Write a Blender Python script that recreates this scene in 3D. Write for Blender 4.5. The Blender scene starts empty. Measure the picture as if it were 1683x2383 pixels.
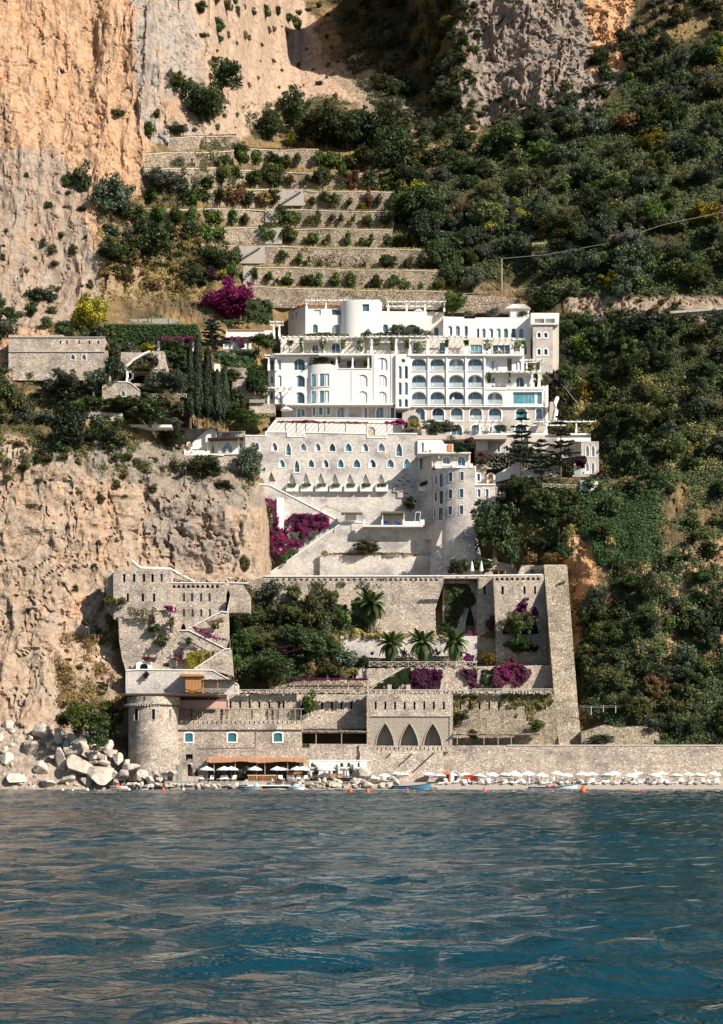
import bpy, bmesh, math, random
import numpy as np
from mathutils import Vector, Matrix
from mathutils.geometry import tessellate_polygon

# ------------------------------------------------------------------ camera, sky, sun, exposure
SC = bpy.context.scene
COL = SC.collection
R = math.radians
F, CX, HY, CH = 3840.0, 841.5, 1800.0, 3.0      # focal length, centre, horizon row (photo pixels), eye height above the sea (m)
cam = bpy.data.cameras.new('camera'); camo = bpy.data.objects.new('camera', cam); COL.objects.link(camo)
camo.location = (0, 0, CH); camo.rotation_euler = (R(90), 0, 0)
cam.sensor_fit = 'HORIZONTAL'; cam.sensor_width = 36; cam.lens = 36 * F / 1683
cam.shift_y = (HY - 1191.5) / 1683; cam.clip_end = 3000; cam.clip_start = 1
SC.camera = camo
SUN_AZ, SUN_EL = R(54), R(36)                    # sun to the right of and behind the viewer
w = bpy.data.worlds.new('World'); SC.world = w; w.use_nodes = True
sky = w.node_tree.nodes.new('ShaderNodeTexSky'); sky.sky_type = 'NISHITA'; sky.sun_disc = False
sky.sun_elevation = SUN_EL; sky.sun_rotation = math.pi - SUN_AZ
sky.dust_density = 0.3; sky.ozone_density = 2.5
bg = w.node_tree.nodes['Background']; bg.inputs[1].default_value = 0.06
w.node_tree.links.new(sky.outputs[0], bg.inputs[0])
sl = bpy.data.lights.new('sun', 'SUN'); slo = bpy.data.objects.new('sun', sl); COL.objects.link(slo)
sl.energy = 5.0; sl.angle = R(0.5); sl.color = (1.0, 0.915, 0.795)
sd = Vector((math.sin(SUN_AZ) * math.cos(SUN_EL), -math.cos(SUN_AZ) * math.cos(SUN_EL), math.sin(SUN_EL)))
slo.rotation_euler = sd.to_track_quat('Z', 'Y').to_euler(); slo.location = (60, -60, 200)
SC.view_settings.view_transform = 'Standard'; SC.view_settings.look = 'None'
SC.view_settings.exposure = 0.62; SC.view_settings.gamma = 1
SC.render.engine = "CYCLES"; SC.cycles.max_bounces = 5; SC.cycles.diffuse_bounces = 2; SC.cycles.glossy_bounces = 2; SC.cycles.transparent_max_bounces = 6; SC.cycles.transmission_bounces = 2

# ------------------------------------------------------------------ helpers
def P(x, y, Y):
    """a point Y metres out to sea-ward of the eye that stands at photo column x, row y"""
    return ((x - CX) * Y / F, Y, CH + (HY - y) * Y / F)

def rng_(seed): return np.random.default_rng(seed)
RND = random.Random(7)

class MB:
    def __init__(s): s.v = []; s.f = []
    def add(s, vs, fs):
        o = len(s.v); s.v.extend(vs); s.f.extend([tuple(i + o for i in f) for f in fs]); return s
    def box(s, a, b):
        x0, y0, z0 = a; x1, y1, z1 = b
        return s.add([(x0,y0,z0),(x1,y0,z0),(x1,y1,z0),(x0,y1,z0),(x0,y0,z1),(x1,y0,z1),(x1,y1,z1),(x0,y1,z1)],
                     [(0,3,2,1),(4,5,6,7),(0,1,5,4),(1,2,6,5),(2,3,7,6),(3,0,4,7)])
    def pbox(s, x0, y0, x1, y1, Y, d):
        a = P(x0, y1, Y); b = P(x1, y0, Y); return s.box((a[0], Y, a[2]), (b[0], Y + d, b[2]))
    def bar(s, p, q, w, h=None):
        p = Vector(p); q = Vector(q); d = (q - p)
        if d.length < 1e-6: return s
        d.normalize(); up = Vector((0,0,1)) if abs(d.z) < .95 else Vector((0,1,0))
        a = d.cross(up).normalized() * w / 2; b = a.cross(d).normalized() * (h or w) / 2
        vs = [tuple(c + i * a + j * b) for c in (p, q) for i, j in ((-1,-1),(1,-1),(1,1),(-1,1))]
        return s.add(vs, [(0,1,2,3),(7,6,5,4),(0,4,5,1),(1,5,6,2),(2,6,7,3),(3,7,4,0)])
    def tube(s, pts, rad, n=6):
        if not hasattr(rad, '__len__'): rad = [rad] * len(pts)
        pts = [Vector(p) for p in pts]; o = len(s.v)
        for i, p in enumerate(pts):
            d = (pts[min(i + 1, len(pts) - 1)] - pts[max(i - 1, 0)]).normalized()
            a = d.orthogonal().normalized() if abs(d.z) < .9 else d.cross(Vector((0,1,0))).normalized()
            b = d.cross(a)
            for k in range(n):
                t = 2 * math.pi * k / n; s.v.append(tuple(p + (a * math.cos(t) + b * math.sin(t)) * rad[i]))
        for i in range(len(pts) - 1):
            for k in range(n):
                s.f.append((o+i*n+k, o+i*n+(k+1)%n, o+(i+1)*n+(k+1)%n, o+(i+1)*n+k))
        s.f.append(tuple(o + k for k in range(n))[::-1]); s.f.append(tuple(o + (len(pts)-1)*n + k for k in range(n)))
        return s
    def lathe(s, c, prof, n=16):
        """prof: list of (radius, z)"""
        o = len(s.v)
        for r, z in prof:
            for k in range(n):
                t = 2 * math.pi * k / n; s.v.append((c[0] + r * math.cos(t), c[1] + r * math.sin(t), c[2] + z))
        for i in range(len(prof) - 1):
            for k in range(n): s.f.append((o+i*n+k, o+i*n+(k+1)%n, o+(i+1)*n+(k+1)%n, o+(i+1)*n+k))
        s.f.append(tuple(o + k for k in range(n))[::-1]); s.f.append(tuple(o + (len(prof)-1)*n + k for k in range(n)))
        return s
    def slab(s, outer, Y, depth, holes=(), pocket=.5, g=None, open_back=False):
        """wall standing at Y: outline and openings in photo px; openings are pockets with their own reveals and floor"""
        loops = [outer] + list(holes)
        W = [[P(x, y, Y) for x, y in l] for l in loops]
        tris = tessellate_polygon([[Vector((p[0], p[2], 0)) for p in l] for l in W])
        flat = [p for l in W for p in l]; o = len(s.v); s.v.extend(flat)
        for t in tris:
            a, b, c = (flat[i] for i in t)
            ar = (b[0]-a[0])*(c[2]-a[2]) - (b[2]-a[2])*(c[0]-a[0])
            if abs(ar) < 1e-9: continue
            s.f.append(tuple(o + i for i in (t if ar > 0 else t[::-1])))
        k0 = 0
        for li, l in enumerate(W):
            d = depth if li == 0 else pocket; n = len(l); b0 = len(s.v)
            s.v.extend([(p[0], p[1] + d, p[2]) for p in l])
            for k in range(n):
                k2 = (k + 1) % n; s.f.append((o+k0+k, o+k0+k2, b0+k2, b0+k))
            if li > 0: s.f.append(tuple(b0 + k for k in range(n)))
            elif not open_back: s.f.append(tuple(b0 + k for k in range(n))[::-1])
            k0 += n
        return s
    def ring(s, loop, Y, d, inset):
        """frame that follows an opening: from the loop itself inwards (inset>0) or outwards (inset<0)"""
        xs = [p[0] for p in loop]; ys = [p[1] for p in loop]
        cx, cy = (min(xs)+max(xs))/2, (min(ys)+max(ys))/2; wx, wy = max(xs)-min(xs), max(ys)-min(ys)
        fx, fy = (wx - 2*inset)/wx, (wy - 2*inset)/wy
        l2 = [(cx + (x-cx)*fx, cy + (y-cy)*fy) for x, y in loop]
        A = [P(x,y,Y) for x,y in loop]; B = [P(x,y,Y) for x,y in l2]; n = len(loop); o = len(s.v)
        for L_, dd in ((A,0),(B,0),(A,d),(B,d)): s.v.extend([(p[0],p[1]+dd,p[2]) for p in L_])
        for k in range(n):
            j = (k+1) % n
            s.f += [(o+k,o+j,o+n+j,o+n+k), (o+2*n+k,o+3*n+k,o+3*n+j,o+2*n+j), (o+n+k,o+n+j,o+3*n+j,o+3*n+k), (o+k,o+2*n+k,o+2*n+j,o+j)]
        return s
    def bent(s, x0, x1, y0, y1, Y, g, holes=(), pocket=.4, nx=24, depth=1.0, ny=1, flare=None):
        """wall whose depth follows g(x): round towers, bows, oblique fronts; rectangular openings"""
        xs = sorted(set([x0 + (x1-x0)*i/nx for i in range(nx+1)] + [h[i] for h in holes for i in (0,2)]))
        ys = sorted(set([y0 + (y1-y0)*i/ny for i in range(ny+1)] + [h[i] for h in holes for i in (1,3)]))
        fl = flare or (lambda x, y: 0)
        def pt(x, y, dd=0):
            q = P(x, y, Y); xm = (x0+x1)/2
            return ((x + (x-xm)*fl(x,y) - CX) * Y / F, Y + g(x) - fl(x,y)*3 + dd, q[2])
        def inh(x, y): return any(h[0] < x < h[2] and h[1] < y < h[3] for h in holes)
        o = len(s.v); nx_ = len(xs); ny_ = len(ys)
        for y in ys:
            for x in xs: s.v.append(pt(x, y))
        for j in range(ny_-1):
            for i in range(nx_-1):
                if not inh((xs[i]+xs[i+1])/2, (ys[j]+ys[j+1])/2):
                    s.f.append((o+(j+1)*nx_+i, o+(j+1)*nx_+i+1, o+j*nx_+i+1, o+j*nx_+i))
        for h in holes:
            c = [pt(h[0],h[3]), pt(h[2],h[3]), pt(h[2],h[1]), pt(h[0],h[1])]; d = [(p[0],p[1]+pocket,p[2]) for p in c]
            s.add(c + d, [(0,1,5,4),(1,2,6,5),(2,3,7,6),(3,0,4,7),(4,5,6,7)])
        c = [pt(x, y0) for x in xs]; b = [(p[0], max(q[1] for q in c)+depth, p[2]) for p in c]; n = len(c)
        s.add(c + b, [(i,i+1,n+i+1,n+i) for i in range(n-1)])
        for x in (x0, x1):
            a0, a1 = pt(x,y0), pt(x,y1); s.add([a0,a1,(a1[0],b[0][1],a1[2]),(a0[0],b[0][1],a0[2])],[(0,1,2,3)])
        return s

def mesh_of(mb, name, mat, off=(0,0,0), smooth=False):
    me = bpy.data.meshes.new(name); ox, oy, oz = off
    me.from_pydata([(x-ox, y-oy, z-oz) for x, y, z in mb.v], [], mb.f)
    if mat: me.materials.append(mat)
    if smooth: me.polygons.foreach_set('use_smooth', [True]*len(me.polygons))
    me.update(); return me

ORG = {}
def props(o, label=None, cat=None, group=None, kind=None):
    if label: o['label'] = label
    if cat: o['category'] = cat
    if group: o['group'] = group
    if kind: o['kind'] = kind
    return o
def thing(name, label, cat, loc, group=None):
    o = bpy.data.objects.new(name, None); COL.objects.link(o); o.location = loc; o.empty_display_size = .3
    ORG[o.name] = tuple(loc); return props(o, label, cat, group)
def part(name, mb, mat, parent, label=None, kind=None, smooth=False):
    """a mesh in world metres, made a child of its thing (or of a part of it)"""
    off = ORG[parent.name]
    o = bpy.data.objects.new(name, mesh_of(mb, name, mat, off, smooth)); COL.objects.link(o); o.parent = parent
    ORG[o.name] = off
    return props(o, label, None, None, kind)
def solo(name, mb, mat, label, cat, group=None, kind=None, smooth=False):
    """a thing that is one mesh, its origin at its base"""
    V = np.array(mb.v); off = (float((V[:,0].min()+V[:,0].max())/2), float((V[:,1].min()+V[:,1].max())/2), float(V[:,2].min()))
    o = bpy.data.objects.new(name, mesh_of(mb, name, mat, off, smooth)); COL.objects.link(o); o.location = off
    ORG[o.name] = off
    return props(o, label, cat, group, kind)
def struct(name, mb, mat, smooth=False):
    o = bpy.data.objects.new(name, mesh_of(mb, name, mat, (0,0,0), smooth)); COL.objects.link(o); ORG[o.name] = (0,0,0)
    o['kind'] = 'structure'; return o
def inst(name, me, parent, loc=(0,0,0), rot=(0,0,0), scale=(1,1,1)):
    o = bpy.data.objects.new(name, me); COL.objects.link(o); o.parent = parent
    o.location = loc; o.rotation_euler = rot; o.scale = scale; return o
def copy_tree(o, parent=None, loc=None, rz=None, label=None, group=None, scale=None):
    c = o.copy(); COL.objects.link(c); c.parent = parent
    if parent is None:
        if loc is not None: c.location = loc
        if rz is not None: c.rotation_euler = (0, 0, rz)
        if scale is not None: c.scale = scale
        if label: c['label'] = label
        if group: c['group'] = group
    for ch in list(o.children): copy_tree(ch, c)
    return c

# opening shapes, photo px, running bottom-left, bottom-right, up and over
def rect(x0, y0, x1, y1): return [(x0,y1),(x1,y1),(x1,y0),(x0,y0)]
def arch(x0, y0, x1, y1, rise=None, n=8):
    cx = (x0+x1)/2; r = (x1-x0)/2; rise = rise or r
    return [(x0,y1),(x1,y1)] + [(cx + r*math.cos(math.pi*k/n), y0+rise - rise*math.sin(math.pi*k/n)) for k in range(n+1)]
def ogive(x0, y0, x1, y1, rise=None, n=5, p=1.8):
    cx = (x0+x1)/2; r = (x1-x0)/2; rise = rise or (y1-y0)*.62
    s = [k/n for k in range(n+1)]
    return [(x0,y1),(x1,y1)] + [(cx + r*(1-t**p), y0+rise*(1-t)) for t in s] + [(cx - r*(1-t**p), y0+rise*(1-t)) for t in s[-2::-1]]
class View:
    def __init__(s, ox, oy, k): s.ox, s.oy, s.k = ox, oy, k
    def p(s, x, y): return (s.ox + x/s.k, s.oy + y/s.k)
    def x(s, x): return s.ox + x/s.k
    def y(s, y): return s.oy + y/s.k
    def q(s, a, b, c, d): return (*s.p(a,b), *s.p(c,d))
    def poly(s, l): return [s.p(*q) for q in l]
    def rect(s, a, b, c, d): return rect(*s.q(a,b,c,d))
    def arch(s, a, b, c, d, rise=None): return arch(*s.q(a,b,c,d), rise=rise/s.k if rise else None)
    def og(s, a, b, c, d, rise=None): return ogive(*s.q(a,b,c,d), rise=rise/s.k if rise else None)
VA = View(600,680,4.5056); VB = View(940,680,4.268); VC = View(400,960,4.5056); VD = View(740,960,4.5056); VE = View(1060,960,4.268)
VF = View(135,1300,3.816); VG = View(540,1320,4.5056); VH = View(860,1320,4.5056); VI = View(1160,1300,4.18); VJ = View(135,1580,4.444)
VK = View(460,1580,4.055); VL = View(840,1580,4.5056); VM = View(1180,1580,4.4076); VN = View(135,680,3.212); VO = View(135,146,3.212)
VQ = View(540,146,3.18); VR = View(1000,146,2.96); VS = View(1240,680,4.99)
NTH = ['first','second','third','fourth','fifth','sixth','seventh','eighth','ninth','tenth','eleventh','twelfth','thirteenth','fourteenth','fifteenth','sixteenth','seventeenth','eighteenth','nineteenth','twentieth','twenty-first','twenty-second','twenty-third','twenty-fourth','twenty-fifth','twenty-sixth','twenty-seventh','twenty-eighth','twenty-ninth','thirtieth']+['thirty-%s'%a for a in 'first second third fourth fifth sixth seventh eighth ninth'.split()]+['fortieth']+['forty-%s'%a for a in 'first second third fourth fifth sixth seventh eighth ninth'.split()]

# value noise, vectorised
def _h(i, j, k, s):
    n = (i*374761393 + j*668265263 + k*2147483647 + s*974711) & 0xffffffff
    n = ((n ^ (n >> 13)) * 1274126177) & 0xffffffff
    return ((n ^ (n >> 16)) & 0xffff) / 32767.5 - 1
def vnoise(p, s=0):
    i = np.floor(p).astype(np.int64); f = p - i; f = f*f*(3-2*f); r = 0
    for a in (0,1):
        for b in (0,1):
            for c in (0,1):
                wt = (f[:,0] if a else 1-f[:,0])*(f[:,1] if b else 1-f[:,1])*(f[:,2] if c else 1-f[:,2])
                r = r + wt*_h(i[:,0]+a, i[:,1]+b, i[:,2]+c, s)
    return r
def fbm(p, o=4, s=0, ridged=False):
    r = np.zeros(len(p)); a = .5
    for k in range(o):
        n = vnoise(p*2**k + k*17.3, s+k); r += a*((1-2*abs(n)) if ridged else n); a *= .5
    return r
def in_poly(px, py, poly):
    ins = np.zeros(len(px), bool); n = len(poly)
    for i in range(n):
        x1, y1 = poly[i]; x2, y2 = poly[(i+1) % n]
        if y1 == y2: continue
        ins ^= ((y1 > py) != (y2 > py)) & (px < (x2-x1)*(py-y1)/(y2-y1)+x1)
    return ins

# ------------------------------------------------------------------ materials
MAT = {}
def nodes(name):
    m = bpy.data.materials.new(name); m.use_nodes = True; MAT[name] = m
    return m, m.node_tree.nodes, m.node_tree.links, m.node_tree.nodes['Principled BSDF']
def ramp(N, stops, interp='LINEAR'):
    r = N.new('ShaderNodeValToRGB'); e = r.color_ramp.elements; r.color_ramp.interpolation = interp
    while len(e) < len(stops): e.new(.5)
    for el, (p, c) in zip(e, stops): el.position = p; el.color = (*c, 1) if len(c) == 3 else c
    return r
def noise_(N, L, vec, scale, detail=4, rough=.55, dist=0):
    n = N.new('ShaderNodeTexNoise'); n.inputs['Scale'].default_value = scale; n.inputs['Detail'].default_value = detail
    n.inputs['Roughness'].default_value = rough; n.inputs['Distortion'].default_value = dist
    L.new(vec, n.inputs['Vector']); return n.outputs['Fac']
def mixc(N, L, fac, a, b, mode='MIX'):
    m = N.new('ShaderNodeMix'); m.data_type = 'RGBA'; m.blend_type = mode
    for sock, val in ((m.inputs['Factor'], fac), (m.inputs[6], a), (m.inputs[7], b)):
        if hasattr(val, 'links'): L.new(val, sock)
        elif isinstance(val, (int, float)): sock.default_value = val
        else: sock.default_value = (*val, 1) if len(val) == 3 else val
    return m.outputs[2]
def math_(N, L, op, a, b=0.5):
    m = N.new('ShaderNodeMath'); m.operation = op
    for sock, val in zip(m.inputs, (a, b)):
        if hasattr(val, 'links'): L.new(val, sock)
        else: sock.default_value = val
    return m.outputs[0]
def bump(N, L, B, h, strength, dist):
    b = N.new('ShaderNodeBump'); b.inputs['Strength'].default_value = strength; b.inputs['Distance'].default_value = dist
    L.new(h, b.inputs['Height']); L.new(b.outputs[0], B.inputs['Normal'])
def posn(N, L, sc=(1,1,1)):
    g = N.new('ShaderNodeNewGeometry'); mp = N.new('ShaderNodeMapping'); mp.inputs['Scale'].default_value = sc
    L.new(g.outputs['Position'], mp.inputs['Vector']); return mp.outputs[0]

def flat(name, col, rough=.7, var=.12, scale=3, metal=0, spec=.3):
    m, N, L, B = nodes(name); p = posn(N, L)
    n = noise_(N, L, p, scale, 3)
    r = ramp(N, [(.3, tuple(c*(1-var) for c in col)), (.7, tuple(min(1, c*(1+var)) for c in col))]); L.new(n, r.inputs[0])
    L.new(r.outputs[0], B.inputs['Base Color']); B.inputs['Roughness'].default_value = rough; B.inputs['Metallic'].default_value = metal
    B.inputs['Specular IOR Level'].default_value = spec; return m
def plaster(name, col, dirt=(.5,.47,.42), amt=.5):
    m, N, L, B = nodes(name); p = posn(N, L); ps = posn(N, L, (1,1,.12))
    a = noise_(N, L, ps, 1.3, 5, .65); b = noise_(N, L, p, .35, 3); c = noise_(N, L, p, 6, 2)
    f = math_(N, L, 'MULTIPLY', a, b); r = ramp(N, [(.26, (0,0,0)), (.48, (1,1,1))]); L.new(f, r.inputs[0])
    k = math_(N, L, 'MULTIPLY', r.outputs[0], amt)
    L.new(mixc(N, L, k, col, dirt), B.inputs['Base Color']); B.inputs['Roughness'].default_value = .85; B.inputs['Specular IOR Level'].default_value = .2
    bump(N, L, B, c, .25, .03); return m
def stone(name, tones, size, mortar=(.3,.26,.21), stain=(.2,.16,.11), stain_amt=.5, moss=None, relief=.5, contrast=1):
    """rubble masonry: stones of their own tone, recessed joints, stains that run down"""
    m, N, L, B = nodes(name); p = posn(N, L, (1,1,1.35))
    d = N.new('ShaderNodeTexNoise'); d.inputs['Scale'].default_value = 1.5; L.new(p, d.inputs['Vector'])
    add = N.new('ShaderNodeVectorMath'); add.operation = 'MULTIPLY_ADD'; L.new(d.outputs['Color'], add.inputs[0]); add.inputs[1].default_value = (.3,.3,.3); L.new(p, add.inputs[2])
    v = N.new('ShaderNodeTexVoronoi'); v.inputs['Scale'].default_value = 1/size; L.new(add.outputs[0], v.inputs['Vector'])
    e = N.new('ShaderNodeTexVoronoi'); e.feature = 'DISTANCE_TO_EDGE'; e.inputs['Scale'].default_value = 1/size; L.new(add.outputs[0], e.inputs['Vector'])
    sp = N.new('ShaderNodeSeparateColor'); L.new(v.outputs['Color'], sp.inputs[0])
    r = ramp(N, [(i/(len(tones)-1), t) for i, t in enumerate(tones)]); L.new(sp.outputs[0], r.inputs[0])
    er = ramp(N, [(0, (0,0,0)), (.13, (1,1,1))]); L.new(e.outputs['Distance'], er.inputs[0])
    c = mixc(N, L, er.outputs[0], mortar, r.outputs[0])
    g = noise_(N, L, p, .22, 4, .6); gr = ramp(N, [(.33, (.58,.58,.6)), (.48, (.92,.91,.91)), (.56, (1.0,.99,.97)), (.68, (1.14,1.09,1.02))]); L.new(g, gr.inputs[0])
    c = mixc(N, L, 1.0, c, gr.outputs[0], 'MULTIPLY')
    ps = posn(N, L, (1,1,.15)); s1 = noise_(N, L, ps, .9, 5, .7, .3); sr = ramp(N, [(.52,(0,0,0)),(.72,(1,1,1))]); L.new(s1, sr.inputs[0])
    c = mixc(N, L, math_(N, L, 'MULTIPLY', sr.outputs[0], stain_amt), c, stain)
    if moss:
        s2 = noise_(N, L, p, .5, 5, .7); mr = ramp(N, [(.55,(0,0,0)),(.66,(1,1,1))]); L.new(s2, mr.inputs[0])
        c = mixc(N, L, math_(N, L, 'MULTIPLY', mr.outputs[0], .65), c, moss)
    hl = noise_(N, L, p, 1.1, 2, .5); hr = ramp(N, [(.2,(0,0,0)),(.24,(1,1,1))]); L.new(hl, hr.inputs[0])
    c = mixc(N, L, hr.outputs[0], (.05,.045,.04), c)
    L.new(c, B.inputs['Base Color']); B.inputs['Roughness'].default_value = .95; B.inputs['Specular IOR Level'].default_value = .1
    h = math_(N, L, 'ADD', er.outputs[0], math_(N, L, 'MULTIPLY', noise_(N, L, p, 5, 4), .8)); bump(N, L, B, h, relief, .12); return m

WHITE = plaster('white_plaster', (.80,.775,.735))
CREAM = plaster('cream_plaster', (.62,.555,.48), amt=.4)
TRIM = flat('white_trim', (.82,.80,.77), .7, .05)
GREYST = stone('grey_rubble', [(.47,.43,.395),(.68,.635,.59),(.59,.55,.51),(.8,.75,.7)], .36, mortar=(.54,.50,.46), stain=(.40,.33,.26), stain_amt=.4, relief=.35)
PALEST = stone('pale_rubble', [(.46,.41,.36),(.60,.55,.49),(.52,.47,.42),(.66,.61,.55)], .3, mortar=(.55,.5,.45), stain_amt=.2, relief=.3)
TANST = stone('tan_rubble', [(.37,.30,.24),(.68,.58,.485),(.55,.465,.385),(.84,.75,.65)], .42, mortar=(.43,.36,.295), stain=(.33,.235,.15), stain_amt=.55, relief=.8)
MOSSST = stone('mossy_rubble', [(.30,.24,.17),(.56,.48,.38),(.44,.37,.28),(.70,.62,.51)], .4, mortar=(.2,.16,.11), stain=(.2,.13,.06), stain_amt=.6, moss=(.13,.115,.04), relief=.9)
DRYST = stone('dry_stone', [(.27,.21,.15),(.56,.46,.35),(.41,.33,.25),(.70,.60,.48)], .42, mortar=(.13,.1,.075), stain=(.2,.14,.08), stain_amt=.5, relief=1.0)
RENDERED = plaster('rough_render', (.44,.40,.35), (.3,.25,.2), .8)
LEDGE = flat('coping_render', (.50,.44,.37), .9, .15, 2)
CONCRETE = flat('grey_concrete', (.33,.31,.28), .9, .2, 2)
WOOD = flat('warm_wood', (.42,.21,.08), .65, .3, 5)
GREYWOOD = flat('weathered_wood', (.34,.28,.22), .85, .25, 6)
PALEWOOD = flat('pale_wood', (.55,.48,.39), .8, .2, 6)
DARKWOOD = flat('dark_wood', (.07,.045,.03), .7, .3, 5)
REED = flat('reed_roof', (.20,.165,.13), .95, .35, 7)
REDROOF = flat('terracotta_cloth', (.4,.2,.11), .8, .25, 5)
PINK = flat('pink_cloth', (.62,.36,.3), .9, .12, 3)
CANVAS = flat('white_canvas', (.83,.81,.78), .9, .05, 3)
TEAL = flat('teal_paint', (.035,.16,.2), .5, .15, 4)
IRON = flat('dark_iron', (.04,.035,.03), .6, .2, 5, .2)
RUST = flat('rusty_iron', (.24,.09,.04), .8, .3, 5)
STEEL = flat('pale_steel', (.5,.5,.49), .4, .1, 5, .6)
ORANGE = flat('orange_plastic', (.75,.1,.02), .45, .08, 5)
REDP = flat('red_plastic', (.6,.04,.02), .45, .08, 5)
YELLOW = flat('yellow_plastic', (.8,.55,.04), .45, .08, 5)
BLUEP = flat('blue_boat_paint', (.06,.2,.3), .4, .12, 4)
PALEBLUE = flat('pale_blue_paint', (.5,.62,.7), .4, .06, 4)
GREYBLUE = flat('grey_blue_rubber', (.3,.42,.48), .5, .1, 4)
BLUECL = flat('blue_cushion', (.015,.07,.3), .8, .1, 4)
NAVY = flat('navy_paint', (.015,.025,.05), .5, .1, 4)
TERRA = flat('terracotta', (.5,.2,.09), .8, .15, 4)
ROOFW = flat('white_roof_tile', (.72,.68,.62), .8, .1, 5)
BEIGE = flat('beige_cloth', (.5,.41,.32), .9, .1, 3)
CURTAIN = flat('white_curtain', (.74,.76,.77), .9, .06, 3)
SAND = flat('beach_pebble', (.36,.315,.265), .95, .25, 8)
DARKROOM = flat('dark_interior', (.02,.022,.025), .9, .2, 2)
BRICKRED = flat('brick_trim', (.4,.17,.09), .9, .2, 8)
def glass(name, col, ior=1.9, rough=.04):
    m, N, L, B = nodes(name); p = posn(N, L)
    n = noise_(N, L, p, .6, 2); r = ramp(N, [(.3, tuple(c*.6 for c in col)), (.7, col)]); L.new(n, r.inputs[0])
    L.new(r.outputs[0], B.inputs['Base Color']); B.inputs['Roughness'].default_value = rough; B.inputs['IOR'].default_value = ior
    bump(N, L, B, noise_(N, L, p, .9, 2), .04, .1); return m
GLASS = glass('window_glass', (.09,.19,.23), 2.1)
PGLASS = glass('pale_glass', (.24,.33,.36), 2.0)
DGLASS = glass('dark_glass', (.03,.075,.09), 1.8)
TGLASS = glass('turquoise_glass', (.1,.35,.4), 2.1)
def clearglass():
    m, N, L, B = nodes('railing_glass'); B.inputs['Base Color'].default_value = (.75,.85,.87,1); B.inputs['Alpha'].default_value = .3
    B.inputs['Roughness'].default_value = .05; return m
RAILGL = clearglass()
def leafmat(name, dark, light, dry=None, transl=.25):
    """leaves: each leaf has its own tone, each plant its own"""
    m, N, L, B = nodes(name); a = N.new('ShaderNodeAttribute'); a.attribute_name = 'tone'
    oi = N.new('ShaderNodeObjectInfo')
    r = ramp(N, [(0, dark), (.75, light), (1, dry or light)]); L.new(a.outputs['Fac'], r.inputs[0])
    h = N.new('ShaderNodeHueSaturation'); L.new(r.outputs[0], h.inputs['Color'])
    L.new(math_(N, L, 'ADD', math_(N, L, 'MULTIPLY', oi.outputs['Random'], .05), .475), h.inputs['Hue'])
    L.new(math_(N, L, 'ADD', math_(N, L, 'MULTIPLY', oi.outputs['Random'], .9), .6), h.inputs['Value'])
    L.new(h.outputs[0], B.inputs['Base Color']); B.inputs['Roughness'].default_value = .6; B.inputs['Specular IOR Level'].default_value = .25
    t = N.new('ShaderNodeBsdfTranslucent'); L.new(h.outputs[0], t.inputs['Color'])
    mx = N.new('ShaderNodeMixShader'); mx.inputs[0].default_value = transl; L.new(B.outputs[0], mx.inputs[1]); L.new(t.outputs[0], mx.inputs[2])
    L.new(mx.outputs[0], N['Material Output'].inputs['Surface']); return m
LEAF = {
 'olive': leafmat('olive_leaves', (.03,.045,.03), (.125,.15,.09), (.24,.25,.17)),
 'evergreen': leafmat('evergreen_leaves', (.02,.034,.015), (.08,.108,.036), (.18,.18,.06)),
 'citrus': leafmat('citrus_leaves', (.03,.055,.014), (.11,.155,.03), (.28,.26,.05)),
 'scrub': leafmat('scrub_leaves', (.035,.045,.016), (.13,.14,.042), (.3,.25,.08)),
 'dry': leafmat('dry_leaves', (.12,.07,.03), (.3,.19,.08), (.42,.3,.15)),
 'ochre': leafmat('ochre_grass', (.16,.11,.035), (.34,.25,.09), (.5,.4,.2)),
 'yellow': leafmat('yellow_leaves', (.1,.1,.012), (.38,.32,.03), (.55,.42,.04)),
 'cypress': leafmat('cypress_leaves', (.014,.024,.013), (.045,.062,.03), (.075,.09,.05)),
 'cedar': leafmat('cedar_needles', (.03,.048,.035), (.1,.13,.085), (.16,.19,.12)),
 'ivy': leafmat('ivy_leaves', (.016,.038,.012), (.05,.1,.024), (.09,.14,.035)),
 'purple': leafmat('purple_bracts', (.06,.006,.036), (.2,.014,.115), (.32,.03,.19), .3),
 'magenta': leafmat('magenta_bracts', (.1,.006,.05), (.27,.014,.14), (.42,.035,.23), .3),
 'plum': leafmat('plum_leaves', (.035,.022,.022), (.11,.04,.06), (.17,.1,.08)),
 'grey': leafmat('grey_leaves', (.08,.09,.065), (.2,.21,.16), (.32,.32,.25)),
 'palm': leafmat('palm_fronds', (.025,.05,.014), (.08,.12,.03), (.2,.2,.07)),
 'reedgreen': leafmat('cane_leaves', (.06,.08,.025), (.17,.19,.07), (.34,.3,.15)),
 'flowers': leafmat('white_blossom', (.4,.4,.36), (.7,.7,.66), (.75,.7,.6)),
}
BARK = flat('bark', (.13,.095,.065), .95, .35, 6)
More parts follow.
